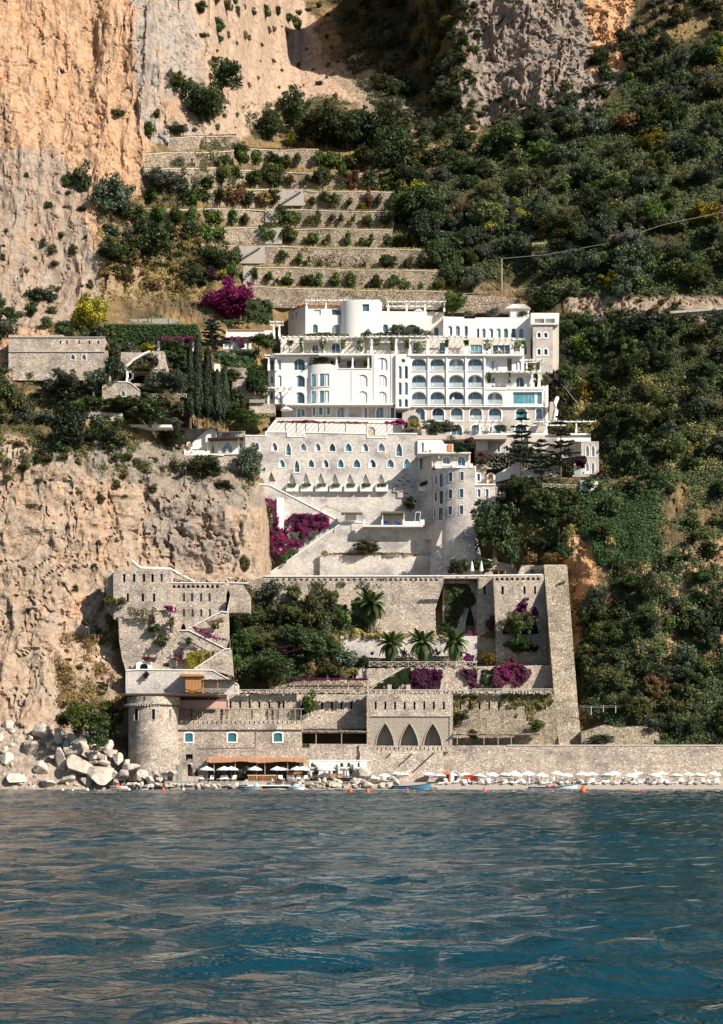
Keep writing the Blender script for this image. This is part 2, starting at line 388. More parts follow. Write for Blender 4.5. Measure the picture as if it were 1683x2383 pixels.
def rockmat():
    m, N, L, B = nodes('cliff_rock'); at = N.new('ShaderNodeAttribute'); at.attribute_name = 'ground'
    p = posn(N, L); ps = posn(N, L, (1,1,.13))
    a = noise_(N, L, p, .5, 5, .68, .4); ar = ramp(N, [(.3,(.5,.48,.47)),(.46,(.92,.91,.9)),(.6,(1.08,1.05,1.02)),(.75,(1.3,1.27,1.22))]); L.new(a, ar.inputs[0])
    c = mixc(N, L, 1.0, at.outputs['Color'], ar.outputs[0], 'MULTIPLY')
    s = noise_(N, L, ps, .45, 4, .65, .8); sr = ramp(N, [(.4,(0,0,0)),(.62,(1,1,1))]); L.new(s, sr.inputs[0])
    c = mixc(N, L, math_(N, L, 'MULTIPLY', sr.outputs[0], math_(N, L, 'MULTIPLY', at.outputs['Alpha'], .45)), c, mixc(N, L, 1.0, c, (1.2,.78,.5), 'MULTIPLY'))
    s2 = noise_(N, L, ps, .8, 4, .7, .5); s2r = ramp(N, [(.5,(0,0,0)),(.66,(1,1,1))]); L.new(s2, s2r.inputs[0])
    c = mixc(N, L, math_(N, L, 'MULTIPLY', s2r.outputs[0], math_(N, L, 'MULTIPLY', at.outputs['Alpha'], .8)), c, mixc(N, L, 1.0, c, (.55,.56,.57), 'MULTIPLY'))
    L.new(c, B.inputs['Base Color']); B.inputs['Roughness'].default_value = .95; B.inputs['Specular IOR Level'].default_value = .1
    f = N.new('ShaderNodeTexVoronoi'); f.inputs['Scale'].default_value = .55; f.feature = 'DISTANCE_TO_EDGE'
    dn = N.new('ShaderNodeTexNoise'); dn.inputs['Scale'].default_value = .7; dn.inputs['Detail'].default_value = 4; L.new(p, dn.inputs['Vector'])
    ad = N.new('ShaderNodeVectorMath'); ad.operation = 'MULTIPLY_ADD'; L.new(dn.outputs['Color'], ad.inputs[0]); ad.inputs[1].default_value = (2.2,2.2,2.2); L.new(p, ad.inputs[2]); L.new(ad.outputs[0], f.inputs['Vector'])
    h = math_(N, L, 'ADD', math_(N, L, 'MULTIPLY', noise_(N, L, p, 1.2, 4, .7, .6), 1.4), math_(N, L, 'MINIMUM', f.outputs['Distance'], .25))
    bump(N, L, B, h, .8, .55); return m
ROCK = rockmat()
def bouldermat():
    m, N, L, B = nodes('boulder_rock'); p = posn(N, L); oi = N.new('ShaderNodeObjectInfo')
    a = noise_(N, L, p, .9, 8, .65, .3); r = ramp(N, [(.28,(.27,.21,.16)),(.46,(.5,.43,.36)),(.7,(.66,.6,.52))]); L.new(a, r.inputs[0])
    sep = N.new('ShaderNodeSeparateXYZ'); L.new(p, sep.inputs[0])
    wl = math_(N, L, 'ADD', sep.outputs[2], math_(N, L, 'MULTIPLY', noise_(N, L, p, 1.5, 3), .8))
    wr = ramp(N, [(.55,(1,1,1)),(1.0,(0,0,0))]); L.new(wl, wr.inputs[0])
    c = mixc(N, L, math_(N, L, 'MULTIPLY', wr.outputs[0], .8), r.outputs[0], (.22,.13,.045))
    h = N.new('ShaderNodeHueSaturation'); L.new(c, h.inputs['Color']); L.new(math_(N, L, 'ADD', math_(N, L, 'MULTIPLY', oi.outputs['Random'], .4), .8), h.inputs['Value'])
    L.new(h.outputs[0], B.inputs['Base Color']); B.inputs['Roughness'].default_value = .9; B.inputs['Specular IOR Level'].default_value = .15
    bump(N, L, B, noise_(N, L, p, 2.2, 8, .65), .8, .25); return m
BOULDER = bouldermat()
def watermat():
    m, N, L, B = nodes('sea_water'); p = posn(N, L, (.5,1,1))
    a = noise_(N, L, p, .025, 3, .5); r = ramp(N, [(.35,(.003,.028,.04)),(.65,(.004,.05,.078))]); L.new(a, r.inputs[0])
    L.new(r.outputs[0], B.inputs['Base Color']); B.inputs['Roughness'].default_value = .05; B.inputs['IOR'].default_value = 1.333
    h = math_(N, L, 'ADD', noise_(N, L, p, 1.3, 4, .6, .3), math_(N, L, 'MULTIPLY', noise_(N, L, p, 4.5, 3, .5), .35))
    bump(N, L, B, h, .75, .32); return m
WATER = watermat()

# ------------------------------------------------------------------ terrain: the slope as a surface over X and height
COLS = [
 (-130, [(1900,300),(1838,303),(1700,309),(1500,318),(1340,326),(1000,336),(940,346),(760,366),(700,374),(600,379),(100,396),(-60,402)]),
 (135,  [(1900,299),(1838,303),(1760,308),(1650,315),(1500,321),(1340,328),(1040,339),(990,347),(900,356),(780,366),(730,376),(640,383),(146,403),(-60,410)]),
 (250,  [(1900,299),(1838,303),(1750,311),(1650,318),(1500,325),(1340,332),(1030,344),(990,350),(900,358),(780,370),(740,380),(640,389),(450,396),(146,404),(-60,412)]),
 (264,  [(1900,299),(1838,303),(1750,312),(1650,319),(1500,327),(1340,334),(1030,345),(990,351),(900,359),(780,371),(740,381),(640,390),(560,394),(450,399),(340,404),(300,406),(146,411),(-60,420)]),
 (400,  [(1900,312),(1838,313.5),(1740,318),(1560,326),(1345,338),(1335,343),(1180,346),(1075,352),(1050,361),(990,364),(900,367),(830,372),(745,381),(650,390),(560,396),(450,403),(340,411),(300,415),(146,423),(-60,434)]),
 (450,  [(1900,312),(1838,313.5),(1740,319),(1560,327),(1345,339),(1335,344),(1180,346),(1080,352),(1060,365),(990,367),(900,369),(830,373),(745,382),(650,391),(560,400),(450,411),(340,424),(250,434),(146,444),(-60,462)]),
 (500,  [(1900,312),(1838,313.5),(1740,319),(1560,328),(1345,340),(1335,345),(1200,346),(1110,351),(1085,358),(1060,367),(990,369),(900,371),(830,375),(745,384),(650,391),(560,403),(450,418),(340,436),(230,456),(146,472),(-60,500)]),
 (550,  [(1900,312),(1838,313.5),(1740,320),(1560,330),(1345,342),(1335,346),(1200,348),(1130,354),(1085,360),(1060,366),(990,370),(900,374),(830,378),(745,386),(690,391),(560,407),(450,424),(340,446),(230,480),(146,508),(-60,545)]),
 (600,  [(1900,312),(1838,313.5),(1740,322),(1615,327),(1600,329),(1480,333),(1370,342),(1345,348),(1200,350),(1140,358),(1060,364),(1000,372),(900,378),(745,388),(690,392),(560,408),(450,425),(340,451),(260,478),(146,530),(-60,575)]),
 (632,  [(1900,312),(1838,313.5),(1740,323),(1615,327),(1600,329),(1480,334),(1370,344),(1345,361),(1230,364),(1000,378),(745,390),(700,393),(560,409),(450,426),(340,452),(260,478),(146,536),(-60,585)]),
 (700,  [(1900,312),(1838,313.5),(1740,323),(1615,327),(1600,329),(1480,334),(1370,344),(1345,361),(1230,364),(1000,378),(745,390),(700,393),(560,409),(450,426),(340,452),(260,478),(146,536),(-60,585)]),
 (1000, [(1900,312),(1838,313.5),(1740,324),(1615,328),(1600,337),(1480,344),(1370,348),(1345,361),(1230,365),(1000,384),(745,394),(700,396),(560,412),(450,430),(340,456),(260,480),(146,520),(-60,560)]),
 (1165, [(1900,312),(1838,313.5),(1740,324),(1600,336),(1480,344),(1370,348),(1345,360),(1230,361),(1112,365),(1000,384),(745,392),(700,397),(560,412),(450,428),(340,450),(290,462),(190,466),(150,474),(-60,490)]),
 (1235, [(1900,312),(1838,313.5),(1740,324),(1600,336),(1480,344),(1370,348),(1345,354),(1312,350),(1230,350),(1125,353),(1112,364),(1000,384),(745,392),(700,397),(560,412),(450,428),(340,450),(290,462),(190,466),(150,474),(-60,490)]),
 (1400, [(1900,312),(1838,313.5),(1740,316),(1640,322),(1480,331),(1330,341),(1120,351),(1109,363),(1000,368),(720,385),(600,398),(450,420),(340,440),(270,452),(180,458),(146,462),(-60,480)]),
 (1560, [(1900,312),(1838,313.5),(1740,316),(1640,322),(1480,330),(1330,339),(1110,350),(1000,360),(720,380),(600,393),(450,414),(340,432),(200,452),(-60,480)]),
 (1850, [(1900,312),(1838,313.5),(1740,316),(1640,322),(1480,330),(1330,338),(1110,349),(1000,358),(720,376),(600,388),(450,408),(340,424),(200,444),(-60,470)]),
]
_CX = np.array([(x - CX) * 345 / F for x, _ in COLS])
_CZ = []
for x, l in COLS:
    z = np.array([CH + (HY - y) * Y / F for y, Y in l]); Yv = np.array([float(Y) for y, Y in l]); _CZ.append((z, Yv))
def terr_raw(X, Z):
    X = np.asarray(X, float); Z = np.asarray(Z, float)
    vals = np.stack([np.interp(Z, z, Yv) for z, Yv in _CZ])
    k = np.clip(np.searchsorted(_CX, X) - 1, 0, len(_CX) - 2)
    t = np.clip((X - _CX[k]) / (_CX[k+1] - _CX[k]), 0, 1); t = t*t*(3-2*t); i = np.arange(len(X))
    return vals[k, i] * (1-t) + vals[k+1, i] * t
def to_px(X, Y, Z): return CX + X * F / Y, HY - (Z - CH) * F / Y

# ground types: (outline in the photo, colour, roughness of relief)
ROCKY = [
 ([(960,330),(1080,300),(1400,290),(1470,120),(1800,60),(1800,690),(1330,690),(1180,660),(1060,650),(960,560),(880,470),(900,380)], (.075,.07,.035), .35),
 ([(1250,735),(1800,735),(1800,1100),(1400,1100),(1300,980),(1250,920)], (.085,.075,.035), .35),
 ([(1340,1420),(1800,1400),(1800,1740),(1340,1740)], (.085,.07,.035), .35),
 ([(760,-100),(1090,-100),(1080,300),(960,340),(880,250),(800,150)], (.09,.08,.045), .35),
 ([(540,1350),(700,1380),(900,1480),(880,1620),(540,1620)], (.11,.09,.045), .35),
 ([(-400,1900),(-400,1000),(140,1030),(330,1020),(420,1090),(560,1110),(690,1150),(700,1350),(430,1360),(300,1560),(290,1700),(135,1700),(100,1850)], (.41,.332,.258), .72),
 ([(200,1010),(420,1040),(600,1130),(640,1180),(560,1190),(430,1140),(300,1130),(180,1100)], (.27,.245,.21), .7),
 ([(330,1130),(520,1140),(560,1300),(420,1330),(330,1250)], (.32,.28,.24), .85),
 ([(135,1380),(260,1400),(280,1560),(140,1560)], (.50,.39,.3), .85),
 ([(150,1130),(260,1150),(300,1320),(170,1350)], (.42,.33,.25), .75),
 ([(-400,1000),(-400,-100),(305,-100),(335,250),(345,460),(260,480),(230,700),(140,690),(130,860)], (.52,.36,.24), .9),
 ([(-400,760),(-400,380),(150,330),(200,470),(225,600),(240,720),(150,760)], (.37,.31,.255), .8),
 ([(300,-100),(330,330),(440,330),(470,230),(500,100),(520,-100)], (.40,.365,.33), .9),
 ([(370,215),(440,215),(445,290),(360,300)], (.42,.33,.25), .9),
 ([(440,-100),(470,180),(520,260),(420,330),(560,330),(700,240),(830,245),(780,180),(740,120),(700,-100)], (.47,.36,.275), .34),
 ([(740,120),(880,150),(960,230),(1000,330),(900,300),(830,245)], (.33,.28,.2), .4),
 ([(1060,-100),(1070,300),(1380,300),(1460,130),(1480,-100)], (.31,.275,.24), .95),
 ([(1370,-100),(1370,180),(1450,170),(1480,-100)], (.62,.40,.23), 1.0),
 ([(960,290),(1090,290),(1130,340),(1040,420),(960,400)], (.42,.27,.15), .4),
 ([(1290,1230),(1400,1250),(1400,1400),(1330,1560),(1320,1350)], (.58,.36,.2), .9),
 ([(1460,1300),(1700,1250),(1700,1560),(1470,1540)], (.45,.33,.21), .9),
 ([(1320,690),(1560,690),(1700,680),(1700,745),(1320,745)], (.36,.29,.22), .5),
 ([(230,560),(400,560),(400,700),(230,700)], (.36,.27,.17), .6),
 ([(-400,1900),(-400,1690),(140,1690),(200,1720),(300,1750),(310,1900)], (.42,.36,.3), .5),
]
GSOIL = (.20,.145,.085)
ST = .42
def build_terrain():
    gx = np.arange(-140, 140.1, ST); gz = np.arange(-3.5, 290, ST)
    X, Z = np.meshgrid(gx, gz); X = X.ravel(); Z = Z.ravel(); Y = terr_raw(X, Z)
    u, v = to_px(X, Y, Z)
    jit = fbm(np.stack([X*.12, Y*.12, Z*.12], 1), 4, 5) * 60
    jit2 = fbm(np.stack([X*.12, Y*.12, Z*.12], 1), 4, 55) * 60
    col = np.tile(np.array(GSOIL), (len(X), 1)); rough = np.full(len(X), .35)
    n2 = fbm(np.stack([X*.25, Y*.25, Z*.25], 1), 3, 9)
    col[n2 > .05] = (.26,.19,.09); col[n2 < -.15] = (.12,.1,.055)
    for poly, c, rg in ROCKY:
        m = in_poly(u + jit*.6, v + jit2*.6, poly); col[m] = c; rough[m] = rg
    # soften the borders a little
    C = col.reshape(len(gz), len(gx), 3); Rg = rough.reshape(len(gz), len(gx))
    for _ in range(2):
        C[1:-1,1:-1] = (C[1:-1,1:-1]*2 + C[:-2,1:-1] + C[2:,1:-1] + C[1:-1,:-2] + C[1:-1,2:]) / 6
        Rg[1:-1,1:-1] = (Rg[1:-1,1:-1]*2 + Rg[:-2,1:-1] + Rg[2:,1:-1] + Rg[1:-1,:-2] + Rg[1:-1,2:]) / 6
    col = C.reshape(-1,3); rough = Rg.ravel()
    p = np.stack([X, Y*.6, Z], 1)
    warp = np.stack([fbm(p*.08, 3, 21), fbm(p*.08+9, 3, 22), fbm(p*.08+5, 3, 23)], 1) * 6
    pw = p + warp; flute = in_poly(u + jit*.3, v, [(-400,1000),(-400,-200),(520,-200),(470,330),(345,460),(230,700),(130,860)])[:,None]*1.0
    
    d = fbm(pw*np.array([.17,.17,.06]), 5, 31, True)*2.7 + fbm(pw*np.array([.09,.09,.12]), 5, 41)*3.2
    cr = fbm(pw*np.array([.3,.3,.14]) + 40, 4, 91); crack = np.clip(1 - abs(cr)/.045, 0, 1)                 # fissures
    d += fbm(pw*.55, 4, 61, True)*.7 - crack*1.5
    q = fbm(pw*np.array([.42,.42,.2]), 3, 71); d += np.round(q*4)/4*1.25; q = fbm(pw*np.array([.9,.9,.6]), 3, 77); d += np.round(q*3)/3*.35       # broken ledges and blocks
    pf = p + warp*.25; df = fbm(pf*np.array([.1,.1,.018]), 4, 131)*6.5 + fbm(pf*np.array([.33,.33,.045]), 4, 141, True)*1.5 + fbm(pf*np.array([.8,.8,.3]), 4, 151)*.9 - crack*.8
    d = np.where(flute[:,0] > .5, df, d)
    fade = np.clip((Z - 3) / 8, 0, 1)
    # keep the rock from growing through the masonry in front of it
    arch_zone = (u > 590) & (u < 1310) & (v > 690)
    fade = np.where(arch_zone, fade*.15, fade)
    Y = Y - d*rough*fade*np.where(d > 0, 1, .8); p3 = np.stack([X, Y, Z], 1); X = X + fbm(p3*np.array([.3,.3,.15]), 4, 161)*1.5*rough*fade
    nx, nz = len(gx), len(gz)
    idx = np.arange(nx*nz).reshape(nz, nx)
    faces = np.stack([idx[:-1,:-1], idx[:-1,1:], idx[1:,1:], idx[1:,:-1]], -1).reshape(-1,4)
    me = bpy.data.meshes.new('hillside'); me.vertices.add(nx*nz); me.vertices.foreach_set('co', np.stack([X,Y,Z],1).astype('f4').ravel())
    me.loops.add(faces.size); me.loops.foreach_set('vertex_index', faces.ravel().astype('i4'))
    me.polygons.add(len(faces)); me.polygons.foreach_set('loop_start', np.arange(0, faces.size, 4, dtype='i4')); me.polygons.foreach_set('loop_total', np.full(len(faces), 4, 'i4'))
    me.update(); me.validate()
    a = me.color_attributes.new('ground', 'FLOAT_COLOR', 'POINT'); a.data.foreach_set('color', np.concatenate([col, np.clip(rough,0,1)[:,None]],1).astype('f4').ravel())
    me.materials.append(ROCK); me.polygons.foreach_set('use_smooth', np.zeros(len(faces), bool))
    o = bpy.data.objects.new('hillside', me); COL.objects.link(o); o['kind'] = 'structure'
    return gx, gz, Y.reshape(nz, nx)
GX, GZ, GY = build_terrain()
def terr(X, Z):
    """depth of the finished hillside at X, Z"""
    fx = np.clip((np.asarray(X, float) + 140) / ST, 0, len(GX) - 1.001); fz = np.clip((np.asarray(Z, float) + 3.5) / ST, 0, len(GZ) - 1.001)
    i = fx.astype(int); j = fz.astype(int); a = fx - i; b = fz - j
    return (GY[j,i]*(1-a) + GY[j,i+1]*a)*(1-b) + (GY[j+1,i]*(1-a) + GY[j+1,i+1]*a)*b
_YS = np.arange(296, 640, .5)
def ground_at(x, y):
    """where the line of sight through (x, y) meets the hillside"""
    X = (x - CX)*_YS/F; Z = CH + (HY - y)*_YS/F; g = terr(X, Z) - _YS
    k = np.argmax(g <= 0) if (g <= 0).any() else len(_YS) - 1
    return (float(X[k]), float(_YS[k]), float(Z[k]))
def ground_many(xs, ys):
    xs = np.asarray(xs, float); ys = np.asarray(ys, float); out = np.zeros((len(xs), 3)); done = np.zeros(len(xs), bool)
    for Y in _YS:
        r = ~done
        if not r.any(): break
        X = (xs[r]-CX)*Y/F; Z = CH+(HY-ys[r])*Y/F; hit = terr(X, Z) <= Y; k = np.where(r)[0][hit]
        out[k] = np.stack([X[hit], np.full(hit.sum(), Y), Z[hit]], 1); done[k] = True
    return out[done]

# ------------------------------------------------------------------ sea and beach
def build_sea():
    gx = np.concatenate([np.arange(-400,-90,6), np.arange(-90,90,.55), np.arange(90,401,6)]); gy = np.concatenate([np.arange(-300,8,6), np.arange(8,306,.42)])
    X, Y = np.meshgrid(gx, gy); X = X.ravel(); Y = Y.ravel(); r = rng_(3); z = np.zeros(len(X))
    for k in range(46):
        lam = .9 * 5 ** r.random(); th = math.pi/2 + r.normal(0, .55); kx, ky = math.cos(th)*2*math.pi/lam, math.sin(th)*2*math.pi/lam
        z += .0082*lam**.7 * np.sin(kx*X + ky*Y + r.random()*6.28)
    patch = .55 + .9*np.clip(fbm(np.stack([X*.016, Y*.05, X*0], 1), 3, 12) + .35, 0, 1)
    z *= patch*np.clip((306 - Y)/6, .25, 1)
    nx, ny = len(gx), len(gy); idx = np.arange(nx*ny).reshape(ny, nx)
    faces = np.stack([idx[:-1,:-1], idx[:-1,1:], idx[1:,1:], idx[1:,:-1]], -1).reshape(-1,4)
    me = bpy.data.meshes.new('sea'); me.vertices.add(nx*ny); me.vertices.foreach_set('co', np.stack([X,Y,z],1).astype('f4').ravel())
    me.loops.add(faces.size); me.loops.foreach_set('vertex_index', faces.ravel().astype('i4'))
    me.polygons.add(len(faces)); me.polygons.foreach_set('loop_start', np.arange(0, faces.size, 4, dtype='i4')); me.polygons.foreach_set('loop_total', np.full(len(faces), 4, 'i4'))
    me.polygons.foreach_set('use_smooth', np.ones(len(faces), bool)); me.update(); me.materials.append(WATER)
    o = bpy.data.objects.new('sea', me); COL.objects.link(o); o['kind'] = 'structure'
build_sea()
def build_beach():
    mb = MB(); r = rng_(5); xs = np.arange(-18, 92, 1.0); prof = [(301,-.7),(303,.02),(305.5,.75),(308,1.25),(310,1.5),(313,1.6)]
    for j, (y, z) in enumerate(prof):
        for x in xs: mb.v.append((x, y + r.normal(0,.15), z + r.normal(0,.03)))
    n = len(xs)
    for j in range(len(prof)-1):
        for i in range(n-1): mb.f.append((j*n+i, j*n+i+1, (j+1)*n+i+1, (j+1)*n+i))
    struct('beach', mb, SAND, True)
    mb = MB(); mb.box((-36.5,305.2,-.5), (-3.5,313,1.6)); struct('bathing_platform', mb, CONCRETE)
    mb = MB(); mb.box((-46,307,-.5), (-36.4,313,1.2)); struct('shore_platform', mb, CONCRETE)
build_beach()

# ------------------------------------------------------------------ leaves
def leaf_mesh(name, pos, nrm, size, tone, mat, aspect=1.5, up=False):
    """many small leaf faces in one mesh: pos, nrm (n,3); size, tone (n)"""
    n = len(pos); r = rng_(n)
    nrm = nrm/np.maximum(np.linalg.norm(nrm, axis=1, keepdims=True), 1e-6)
    t = r.normal(size=(n,3)) if not up else np.tile(np.array([0,0,1.]), (n,1)) + r.normal(0,.35,(n,3))
    t -= nrm*(t*nrm).sum(1, keepdims=True); t /= np.maximum(np.linalg.norm(t, axis=1, keepdims=True), 1e-6)
    b = np.cross(nrm, t); s = size[:,None]
    V = np.stack([pos - t*s*aspect*.5, pos + b*s*.5 + nrm*s*.12, pos + t*s*aspect*.5, pos - b*s*.5 + nrm*s*.12], 1).reshape(-1,3)
    me = bpy.data.meshes.new(name); me.vertices.add(4*n); me.vertices.foreach_set('co', V.astype('f4').ravel())
    me.loops.add(4*n); me.loops.foreach_set('vertex_index', np.arange(4*n, dtype='i4'))
    me.polygons.add(n); me.polygons.foreach_set('loop_start', np.arange(0,4*n,4,dtype='i4')); me.polygons.foreach_set('loop_total', np.full(n,4,'i4'))
    me.update(); a = me.attributes.new('tone', 'FLOAT', 'POINT'); a.data.foreach_set('value', np.repeat(np.clip(tone,0,1),4).astype('f4'))
    me.materials.append(mat); return me
def blob_leaves(r, clumps, per, size, out=.7):
    P_, N_, S_, T_ = [], [], [], []
    for c, rad in clumps:
        n = max(6, int(per*rad*rad)); d = r.normal(size=(n,3)); d /= np.linalg.norm(d, axis=1, keepdims=True)
        rr = rad*(.4 + .75*r.random(n)**.8); P_.append(np.array(c) + d*rr[:,None]*np.array([1,1,.85])); N_.append(d*out + r.normal(0,.6,(n,3)) + np.array([0,0,.25]))
        S_.append(size*(.6 + .8*r.random(n))); T_.append(np.clip(r.normal(.42,.22,n) + r.normal(0,.16), 0, 1))
    return np.concatenate(P_), np.concatenate(N_), np.concatenate(S_), np.concatenate(T_)
def round_clumps(r, k, lo=.13, hi=.27, squash=1.0, low=.16):
    """uneven crown: overlapping clumps of many sizes, some standing out of the mass"""
    cl = [((0,0,.5), .24)]; sx, sy = r.uniform(.75,1.1,2); lean = r.normal(0,.1,2)
    while len(cl) < k:
        d = r.normal(size=3); d /= np.linalg.norm(d); q = r.random()**.4; rad = lo + (hi-lo)*r.random()**1.4
        if r.random() < .22: q = 1.15; rad *= .55
        c = (d[0]*(.52-rad*.7)*q*sx, d[1]*(.52-rad*.7)*q*sy, .54 + d[2]*.38*q*squash); c = (c[0]+lean[0]*c[2], c[1]+lean[1]*c[2], c[2])
        if c[2] < low: continue
        cl.append((c, rad))
    return cl
def trunk_mb(r, h0=.32, rad=.035, limbs=4):
    mb = MB(); mb.tube([(0,0,-.06), (r.normal(0,.01), r.normal(0,.01), h0*.5), (r.normal(0,.02), r.normal(0,.02), h0)], [rad*1.4, rad, rad*.85], 6)
    for k in range(limbs):
        a = 6.28*k/limbs + r.random(); e = (math.cos(a)*.26, math.sin(a)*.26, .55 + .2*r.random())
        mb.tube([(0,0,h0*.9), (e[0]*.45, e[1]*.45, h0+.13), e], [rad*.7, rad*.45, rad*.15], 5)
    return mb
CROWNS = {}; TRUNKS = []
_r = rng_(11)
for i in range(3):
    TRUNKS.append(mesh_of(trunk_mb(_r), 'trunk', BARK))
SHAPES = {}
for i in range(6): SHAPES['s%d' % i] = blob_leaves(_r, round_clumps(_r, 14 + 2*i), 2300, .07)
for i in range(6): SHAPES['b%d' % i] = blob_leaves(_r, round_clumps(_r, 38 + 6*i, .07, .19), 8200, .036)
for i in range(2): SHAPES['l%d' % i] = blob_leaves(_r, [((x,y,.25+.2*_r.random()), .17+.1*_r.random()) for x, y in _r.uniform(-.33,.33,(14,2))], 2300, .06)   # low cushions
def crown_mesh(shape, kind):
    k = (shape, kind)
    if k not in CROWNS:
        p, n, s, t = SHAPES[shape]; CROWNS[k] = leaf_mesh('crown', p, n, s, t, LEAF[kind])
    return CROWNS[k]
TREES = []
def tree(name, label, cat, base, w, h, kind, big=None, group=None, rnd=None, trunk=True, low=False, sink=.03):
    """tapered trunk with limbs, crown of leaf clumps; base in world metres, w, h in metres"""
    r = rnd or RND; big = (w > 5) if big is None else big
    shape = ('l%d' % r.randrange(2)) if low else ('b%d' if big else 's%d') % r.randrange(6)
    o = thing(name, label, cat, (base[0], base[1], base[2] - sink*h), group); o.rotation_euler = (0,0,r.random()*6.28)
    wy = w*(.85 + .3*r.random())
    inst('crown', crown_mesh(shape, kind), o, scale=(w, wy, h))
    if trunk: inst('trunk', TRUNKS[r.randrange(3)], o, scale=(w*.9, w*.9, h))
    TREES.append(o); return o
def cover(name, label, cat, pts, nrm, size, kind, parent=None, group=None, stuff=False, tone=None, aspect=1.4, up=False, seed=1):
    """climber, hedge or ground cover made of leaf faces at given points"""
    r = rng_(seed + len(pts)); n = len(pts); c = pts.mean(0); c[2] = pts[:,2].min()
    t = np.clip(r.normal(.45,.2,n) + (0 if tone is None else tone), 0, 1)
    me = leaf_mesh(name, pts - c, nrm, size*(.6+.8*r.random(n)), t, LEAF[kind], aspect, up)
    o = bpy.data.objects.new(name, me); COL.objects.link(o)
    o.location = c
    return props(o, label, cat, group, 'stuff' if stuff else None)
def poly_points(poly, n, seed, clump=0, thresh=-.1, edge=1.0):
    r = rng_(seed); xs = [p[0] for p in poly]; ys = [p[1] for p in poly]; out = []
    m = 0
    X = r.uniform(min(xs), max(xs), n*5); Y = r.uniform(min(ys), max(ys), n*5)
    e = np.stack([X/9, Y/9, X*0+seed*3.1], 1); k = in_poly(X + 9*edge*fbm(e, 3, seed+11), Y + 9*edge*fbm(e, 3, seed+12), poly)
    if clump: k &= fbm(np.stack([X/clump, Y/clump, X*0+seed], 1), 3, seed) > thresh
    X, Y = X[k], Y[k]
    return X[:n], Y[:n]
def climber(label, poly, Y, n, kind, thick=.7, size=.26, name='climbing_plant', cat='climber', seed=1, clump=14, thresh=-.12, group=None, mix=None):
    """leaves hanging on a wall front within an outline; thickness bulges with its own clumps"""
    x, y = poly_points(poly, n, seed, clump, thresh, min(1, (max(q[1] for q in poly)-min(q[1] for q in poly))/40)); r = rng_(seed+5); n = len(x)
    b = np.clip(fbm(np.stack([x/12, y/12, x*0], 1), 2, seed+3)*1.2 + .55, .1, 1)
    d = thick*b*r.random(n)**.5; Yv = Y - d
    pts = np.stack([(x-CX)*Yv/F, Yv, CH+(HY-y)*Yv/F], 1)
    nr = np.stack([r.normal(0,.6,n), np.full(n,-1.), r.normal(.45,.5,n)], 1)
    if not mix:
        return cover(name, label, cat, pts, nr, size, kind, seed=seed, group=group)
    o = thing(name, label, cat, tuple(pts.mean(0)*np.array([1,1,0]) + np.array([0,0,pts[:,2].min()])), group)
    k = fbm(np.stack([x/9, y/9, x*0+3], 1), 3, seed+8) + r.normal(0,.12,n) > mix[1]; c = np.array(o.location)
    for nm, sel, kd in (('foliage', ~k, kind), ('blossom' if mix[0] in ('purple','magenta') else 'young_foliage', k, mix[0])):
        if sel.sum() < 5: continue
        me = leaf_mesh(nm, pts[sel]-c, nr[sel], size*(.6+.8*r.random(sel.sum())), np.clip(r.normal(.45,.2,sel.sum()),0,1), LEAF[kd], 1.4); inst(nm, me, o)
    return o

# ------------------------------------------------------------------ building parts
def bounds(loop):
    xs = [p[0] for p in loop]; ys = [p[1] for p in loop]; return min(xs), min(ys), max(xs), max(ys)
def pane_mb(loop, Y):
    mb = MB(); W = [P(x,y,Y) for x,y in loop]; n = len(W)
    mb.add(W + [(p[0],p[1]+.03,p[2]) for p in W], [tuple(range(n)), tuple(range(n,2*n))[::-1]] + [(i,n+i,n+(i+1)%n,(i+1)%n) for i in range(n)]); return mb
WR = random.Random(5)
def win(par, loop, Y, dep=.3, fr=.9, mull=(), trans=(), sur=0, pane=None, cur=None, fmat=None, name='window', sub=True):
    """frame with mullions (a part), pane and curtain (its sub-parts); an outer surround where the wall is stone"""
    x0,y0,x1,y1 = bounds(loop); mb = MB(); k = Y + dep
    mb.ring(loop, k-.09, .12, fr)
    for m in mull:
        xm = x0 + (x1-x0)*m; mb.pbox(xm-fr*.4, y0+ (y1-y0)*.06, xm+fr*.4, y1, k-.07, .09)
    for t in trans:
        ym = y0 + (y1-y0)*t; mb.pbox(x0, ym-fr*.35, x1, ym+fr*.35, k-.08, .09)
    if sur: mb.ring(loop, Y-.07, .12, -sur)
    w_ = part(name, mb, fmat or TRIM, par)
    if pane is not False: part('pane', pane_mb(loop, k), pane if pane and pane is not GLASS else WR.choices([GLASS,DGLASS,PGLASS],[5,2,2])[0], w_)
    if cur:
        for a, b in cur:
            mb = MB(); n = 7; X0, X1 = x0+(x1-x0)*a, x0+(x1-x0)*b; yt = y0 + (y1-y0)*.1
            for i in range(n+1):
                xx = X0+(X1-X0)*i/n
                yy = yt
                ed = min(abs(xx-x0), abs(x1-xx))/(x1-x0)
                if ed < .22: yy = yt + (y1-y0)*.22*(1-ed/.22)
                q = P(xx,yy,k-.035-.03*(i%2)); q2 = P(xx,y1-1,k-.035-.03*(i%2)); mb.v += [q, q2]
            mb.f += [(2*i,2*i+1,2*i+3,2*i+2) for i in range(n)]
            part('curtain', mb, CURTAIN, w_)
    return w_
def wall(par, name, outline, Y, depth, holes=(), mat=None, pocket=.45, label=None):
    return part(name, MB().slab(outline, Y, depth, holes, pocket), mat or WHITE, par, label)
def block(par, name, x0, y0, x1, y1, Y, depth, mat=None):
    return part(name, MB().pbox(x0,y0,x1,y1,Y,depth), mat or WHITE, par)
